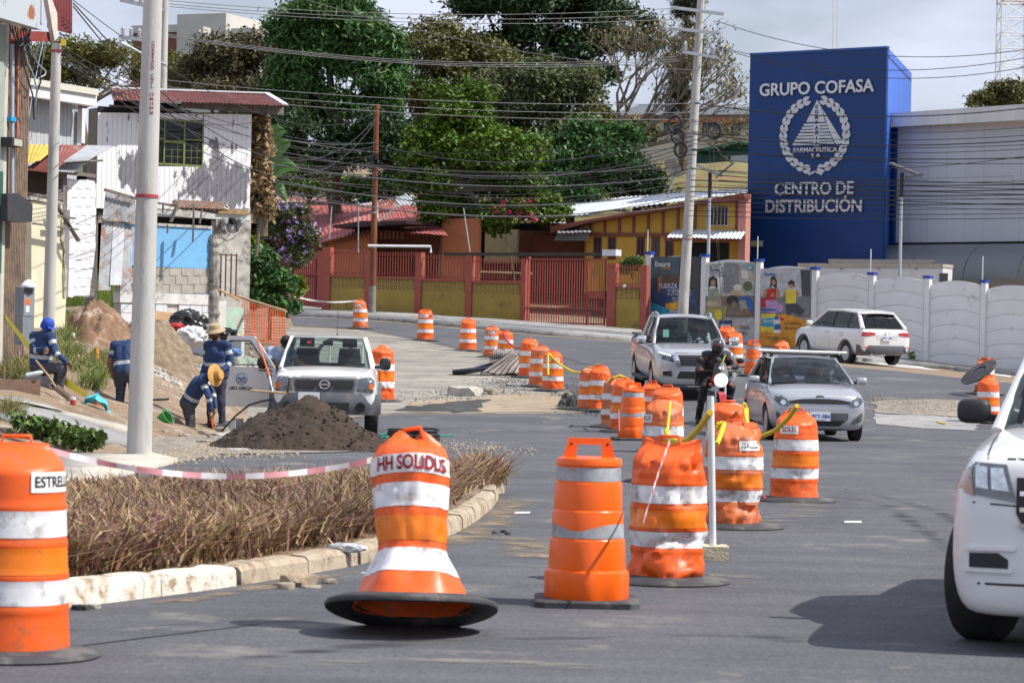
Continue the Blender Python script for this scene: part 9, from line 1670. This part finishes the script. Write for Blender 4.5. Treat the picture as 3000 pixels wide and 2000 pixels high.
rope('yellow plastic chain sagging between the gravel edge barrels',[W(1607,1036,65),W(1640,1068,65),W(1680,1090,64.5),W(1715,1092,64),W(1735,1080,63),W(1752,1068,62)],.028,CH,True);rope('yellow chain end hanging down the lettered barrel',[W(1606,1035,64.8),W(1605,1060,64.7),W(1606,1098,64.5)],.024,CH,True);rope('yellow chain hanging down the chain draped barrel',[W(1772,1082,61),W(1773,1120,60.8),W(1772,1168,60.5)],.022,CH,True)
rope('yellow chain looped between faded barrel and rigid drum',[W(1778,1128,55),W(1795,1108,54),W(1815,1100,54),W(1835,1108,54),W(1845,1118,53)],.028,CH,True);rope('yellow chain hanging in front of the worn barrel top',[W(1963,1178,34),W(1960,1215,33.8),W(1955,1262,33.5)],.018,CH,True);rope('yellow chain looped at the side of the folded barrel',[W(2182,1182,33.5),W(2190,1200,33.5),W(2186,1230,33.4)],.018,CH,True)
rope('red rope lying between the barrels behind the mattress',[W(1475,975,82),W(1490,1005,81),W(1512,1020,79),W(1530,1018,77)],.03,CHR);rope('red chain hanging at the rigid drum side',[W(1812,1200,48),W(1813,1240,47.8),W(1814,1262,47.7)],.012,CHR,True);rope('tangle of pink cord on the asphalt between banded barrels',[W(2215,1440,30),W(2235,1452,30),W(2245,1462,29.8)],.012,CHR)
rope('yellow and red cord scrap on the concrete strip beyond the hatchback',[G(2745,1240)+Vector((0,0,.03)),G(2770,1246)+Vector((0,0,.03))],.02,CH)
# paper litter
for (x,y,w,h,lab) in ((2498,1532,60,7,'torn white paper lying on the near asphalt'),(1530,1505,50,7,'flat white paper beyond the island tip'),(1330,950,24,4,'scrap of white litter before the fence wall')):
 c = G(x,y);s = w/F*c.y/2;mb = MB();mb.prism([c+Vector((-s,-.15,.012)),c+Vector((s*.8,-.1,.012)),c+Vector((s,.15,.016)),c+Vector((-s*.7,.1,.014))],(0,0,.002));o = mb.obj('paper_scrap',BAGW,None);tag(o,lab,'paper')
blob('plastic_film','clear plastic film snagged on the island kerb',1012,1604,21.1,(.12,.05,.03),mat('clear_film',(.48,.50,.54),.25,var=.1),21,'plastic',.6);blob('plastic_film','grey plastic wrapper at the foot of the dry plants',880,1600,21.9,(.06,.04,.02),_MC['clear_film'],22,'plastic',.5)
blob('plastic_film','white plastic scrap under the kerb beside the tipped barrel',1062,1690,20.6,(.05,.05,.03),BAGW,23,'plastic',.5)
# grey meter cabinet
c = W(84,1010,47.6);t = thing('meter_cabinet','tall grey meter cabinet with white hood against the ribbed wall','cabinet',c);CF = Face(66,47.3,101,47.6);CF.part('cabinet_body',mat('cabinet_grey',(.20,.22,.25),.5,.2,.1),t,67,842,100,1010,-.15,.02);CF.part('door',mat('cabinet_door',(.25,.27,.30),.5,.2,.1),t,70,858,98,925,.02,.03)
mb = MB();mb.lathe([(.14,0),(.14,.03),(.08,.10),(0,.14)],W(84,842,47.4),16);mb.obj('hood',WBLK,t,R(30));CF.part('orange_notice',ORAH,t,76,876,88,892,.03,.034);CF.part('white_notice',WBLK,t,76,896,86,914,.03,.034)
for k in range(4):CF.part('louvre',BLACKP,t,71,847+k*4,97,849+k*4,.03,.036)
# ---------------------------------------------------------------- motorcycle and rider
RZ = R(4);p = W(2098,1205,56);p.z = gz(p.x,p.y);t = thing('motorcycle','red and black motorcycle with round headlamp and number 44 fly screen','motorcycle',p,RZ);MRED = mat('motor_red',(.38,.012,.018),.3,var=.03,coat=.6)
for y in (-.65,.65):
 e = bpy.data.objects.new('wheel',None);COL.objects.link(e);e.parent = t;e.location = (0,y,.30);mb = MB();mb.tube([Vector((0,math.cos(a)*.25,math.sin(a)*.25)) for a in np.linspace(0,6.283,28,endpoint=False)],.05,8,close=True);mb.obj('tyre',TYRE,e,True,False);mb = MB()
 for k in range(6):a = k*math.pi/3;mb.bar((0,0,0),(0,math.cos(a)*.22,math.sin(a)*.22),.03,.02)
 mb.tube([(-.06,0,0),(.06,0,0)],.04,10);mb.obj('rim',GREYP,e,False,False)
for s in (-1,1):mb = MB();mb.tube([(s*.09,-.65,.30),(s*.09,-.48,.95)],.024,8);mb.obj('fork',GALV,t,True,False)
mb = MB();mb.slab(lambda u,v:((v-.5)*.14,-.65-math.cos(u*2.2+.35)*.34,.30+math.sin(u*2.2+.35)*.35),12,2,(0,0,.012));mb.obj('mudguard',MRED,t,True,False)
mb = MB();mb.lathe([(0,.10),(.06,.09),(.10,.05),(.115,0)],(0,-.58,.88),20,axis=(0,1,0));mb.obj('headlamp_shell',BLACKP,t,True,False);mb = MB();mb.lathe([(.14,0),(.12,.03),(.06,.045),(0,.048)],(0,-.58,.88),20,axis=(0,-1,0));mb.obj('headlamp',mat('bike_lamp',(.85,.86,.85),.1,.3,.1,coat=1,emit=.8),t,True,False)
mb = MB();mb.slab(lambda u,v:((u-.5)*.30*(1-.35*v*v),-.60+.14*v+.12*abs(u-.5),.98+v*.24),8,6,(0,.012,0));mb.obj('fly_screen',BLACKP,t,R(50),False);share('lettering',text_mesh('lettering','44',.12,WHT,.001,.002),t,(0,-.60,1.12),(R(-28),0,0))
mb = MB();mb.tube([(-.38,-.30,1.05),(-.2,-.42,1.06),(0,-.47,1.0),(.2,-.42,1.06),(.38,-.30,1.05)],.016,8);mb.obj('handlebar',BLACKP,t,True,False)
for s in (-1,1):
 mb = MB();mb.tube([(s*.30,-.36,1.06),(s*.38,-.42,1.24)],.008,6);mb.ball((s*.40,-.42,1.27),(.075,.025,.06),12,8);mb.obj('mirror',BLACKP,t,True,False);mb = MB();mb.ball((s*.20,-.55,.80),(.035,.03,.03),10,8);mb.obj('indicator',AMBER,t,True,False);mb = MB();mb.tube([(s*.33,-.34,1.05),(s*.43,-.28,1.04)],.02,8);mb.obj('grip',BLACKP,t,True,False)
mb = MB();mb.ball((0,-.15,.88),(.16,.30,.14),16,10);mb.obj('fuel_tank',MRED,t,True,False);mb = MB();mb.ball((0,.35,.82),(.15,.42,.08),16,8);mb.obj('saddle',BLACKP,t,True,False);mb = MB();mb.box((-.16,-.25,.35),(.16,.25,.65));mb.obj('engine',GREYP,t,False,False);mb = MB();mb.tube([(.16,-.2,.4),(.2,.1,.28),(.2,.7,.38)],[.025,.03,.05],8);mb.obj('exhaust',CHROME,t,True,False)
mb = MB();mb.tube([(-.30,-.28,.42),(-.26,-.33,.55),(0,-.36,.62),(.26,-.33,.55),(.30,-.28,.42)],.014,8);mb.obj('crash_bar',BLACKP,t,True,False)
J = dict(pelvis=(0,.25,.92),chest=(0,.12,1.24),neck=(0,.05,1.42),head=(0,.0,1.53),sl=(.20,.08,1.36),sr=(-.20,.08,1.36),el=(.36,-.02,1.14),er=(-.36,-.02,1.12),wl=(.24,-.24,1.14),wr=(-.37,-.26,1.07),handl=(-.6,-.4,-.2),handr=(0,-.8,-.1),hl=(.11,.2,.90),hr=(-.11,.2,.90),kl=(.27,-.16,.74),kr=(-.27,-.16,.74),al=(.22,.10,.34),ar=(-.34,.12,.10),tl=(.24,-.06,.28),tr=(-.36,-.05,.045),face=(0,-1,-.1))
r_,H = person('motorcyclist in black jacket and dark helmet with lime strap',p,RZ,J,dict(torso=BJACK,uarm=BJACK,farm=BJACK,legs=BJACK,boot=BOOT,skin=SKIN),bands=False,hair=False,bulk=1.32)
mb = MB();HELM = mat('helmet_black',(.02,.021,.024),.2,var=.05,coat=1);mb.ball((0,0,.0),(.132,.152,.15),22,14);o = mb.obj('helmet',HELM,r_,True,False);o.matrix_local = hat_frame(H,.02)
mb = MB();mb.slab(lambda u,v:(math.sin((u-.5)*2.3)*.138,-math.cos((u-.5)*2.3)*.160,.055-v*.095),12,4,(0,.008,0));o = mb.obj('visor',mat('visor_smoke',(.03,.032,.036),.08,var=0,coat=1),r_,True,False);o.matrix_local = hat_frame(H,.02);mb = MB();mb.box((-.02,-.155,.085),(.045,-.135,.105));o = mb.obj('helmet_badge',REDM,r_,False,False);o.matrix_local = hat_frame(H,.02)
mb = MB();LIME = mat('lime_strap',(.42,.62,.14),.6,var=.1);mb.slab(lambda u,v:(.13-.26*u+.03*v,-.10-.05*math.sin(u*3.1)-.03*u,1.40-.40*u+.05*v),12,2,(0,.008,0));mb.obj('strap',LIME,r_,True,False);mb = MB();mb.slab(lambda u,v:(.13-.12*u+.03*v,-.11-.06*u,1.38-.34*u),10,2,(0,.008,0));mb.obj('strap',LIME,r_,True,False)
for s in (-1,1):mb = MB();mb.tube([(s*.16,.02,1.38),(s*.22,-.03,1.28)],.012,6);mb.obj('jacket_trim',REDM,r_,True,False)
q = p+Matrix.Rotation(RZ,3,'Z')@Vector((-.30,.15,.92));mb = MB();mb.obox(q,Vector((.11,.02,0)),Vector((0,.1,0)),Vector((0,0,.17)));o = mb.obj('shoulder_bag',mat('bag_black',(.02,.02,.022),.8,var=.2),None);tag(o,'black shoulder bag hanging at the motorcyclist side','bag')
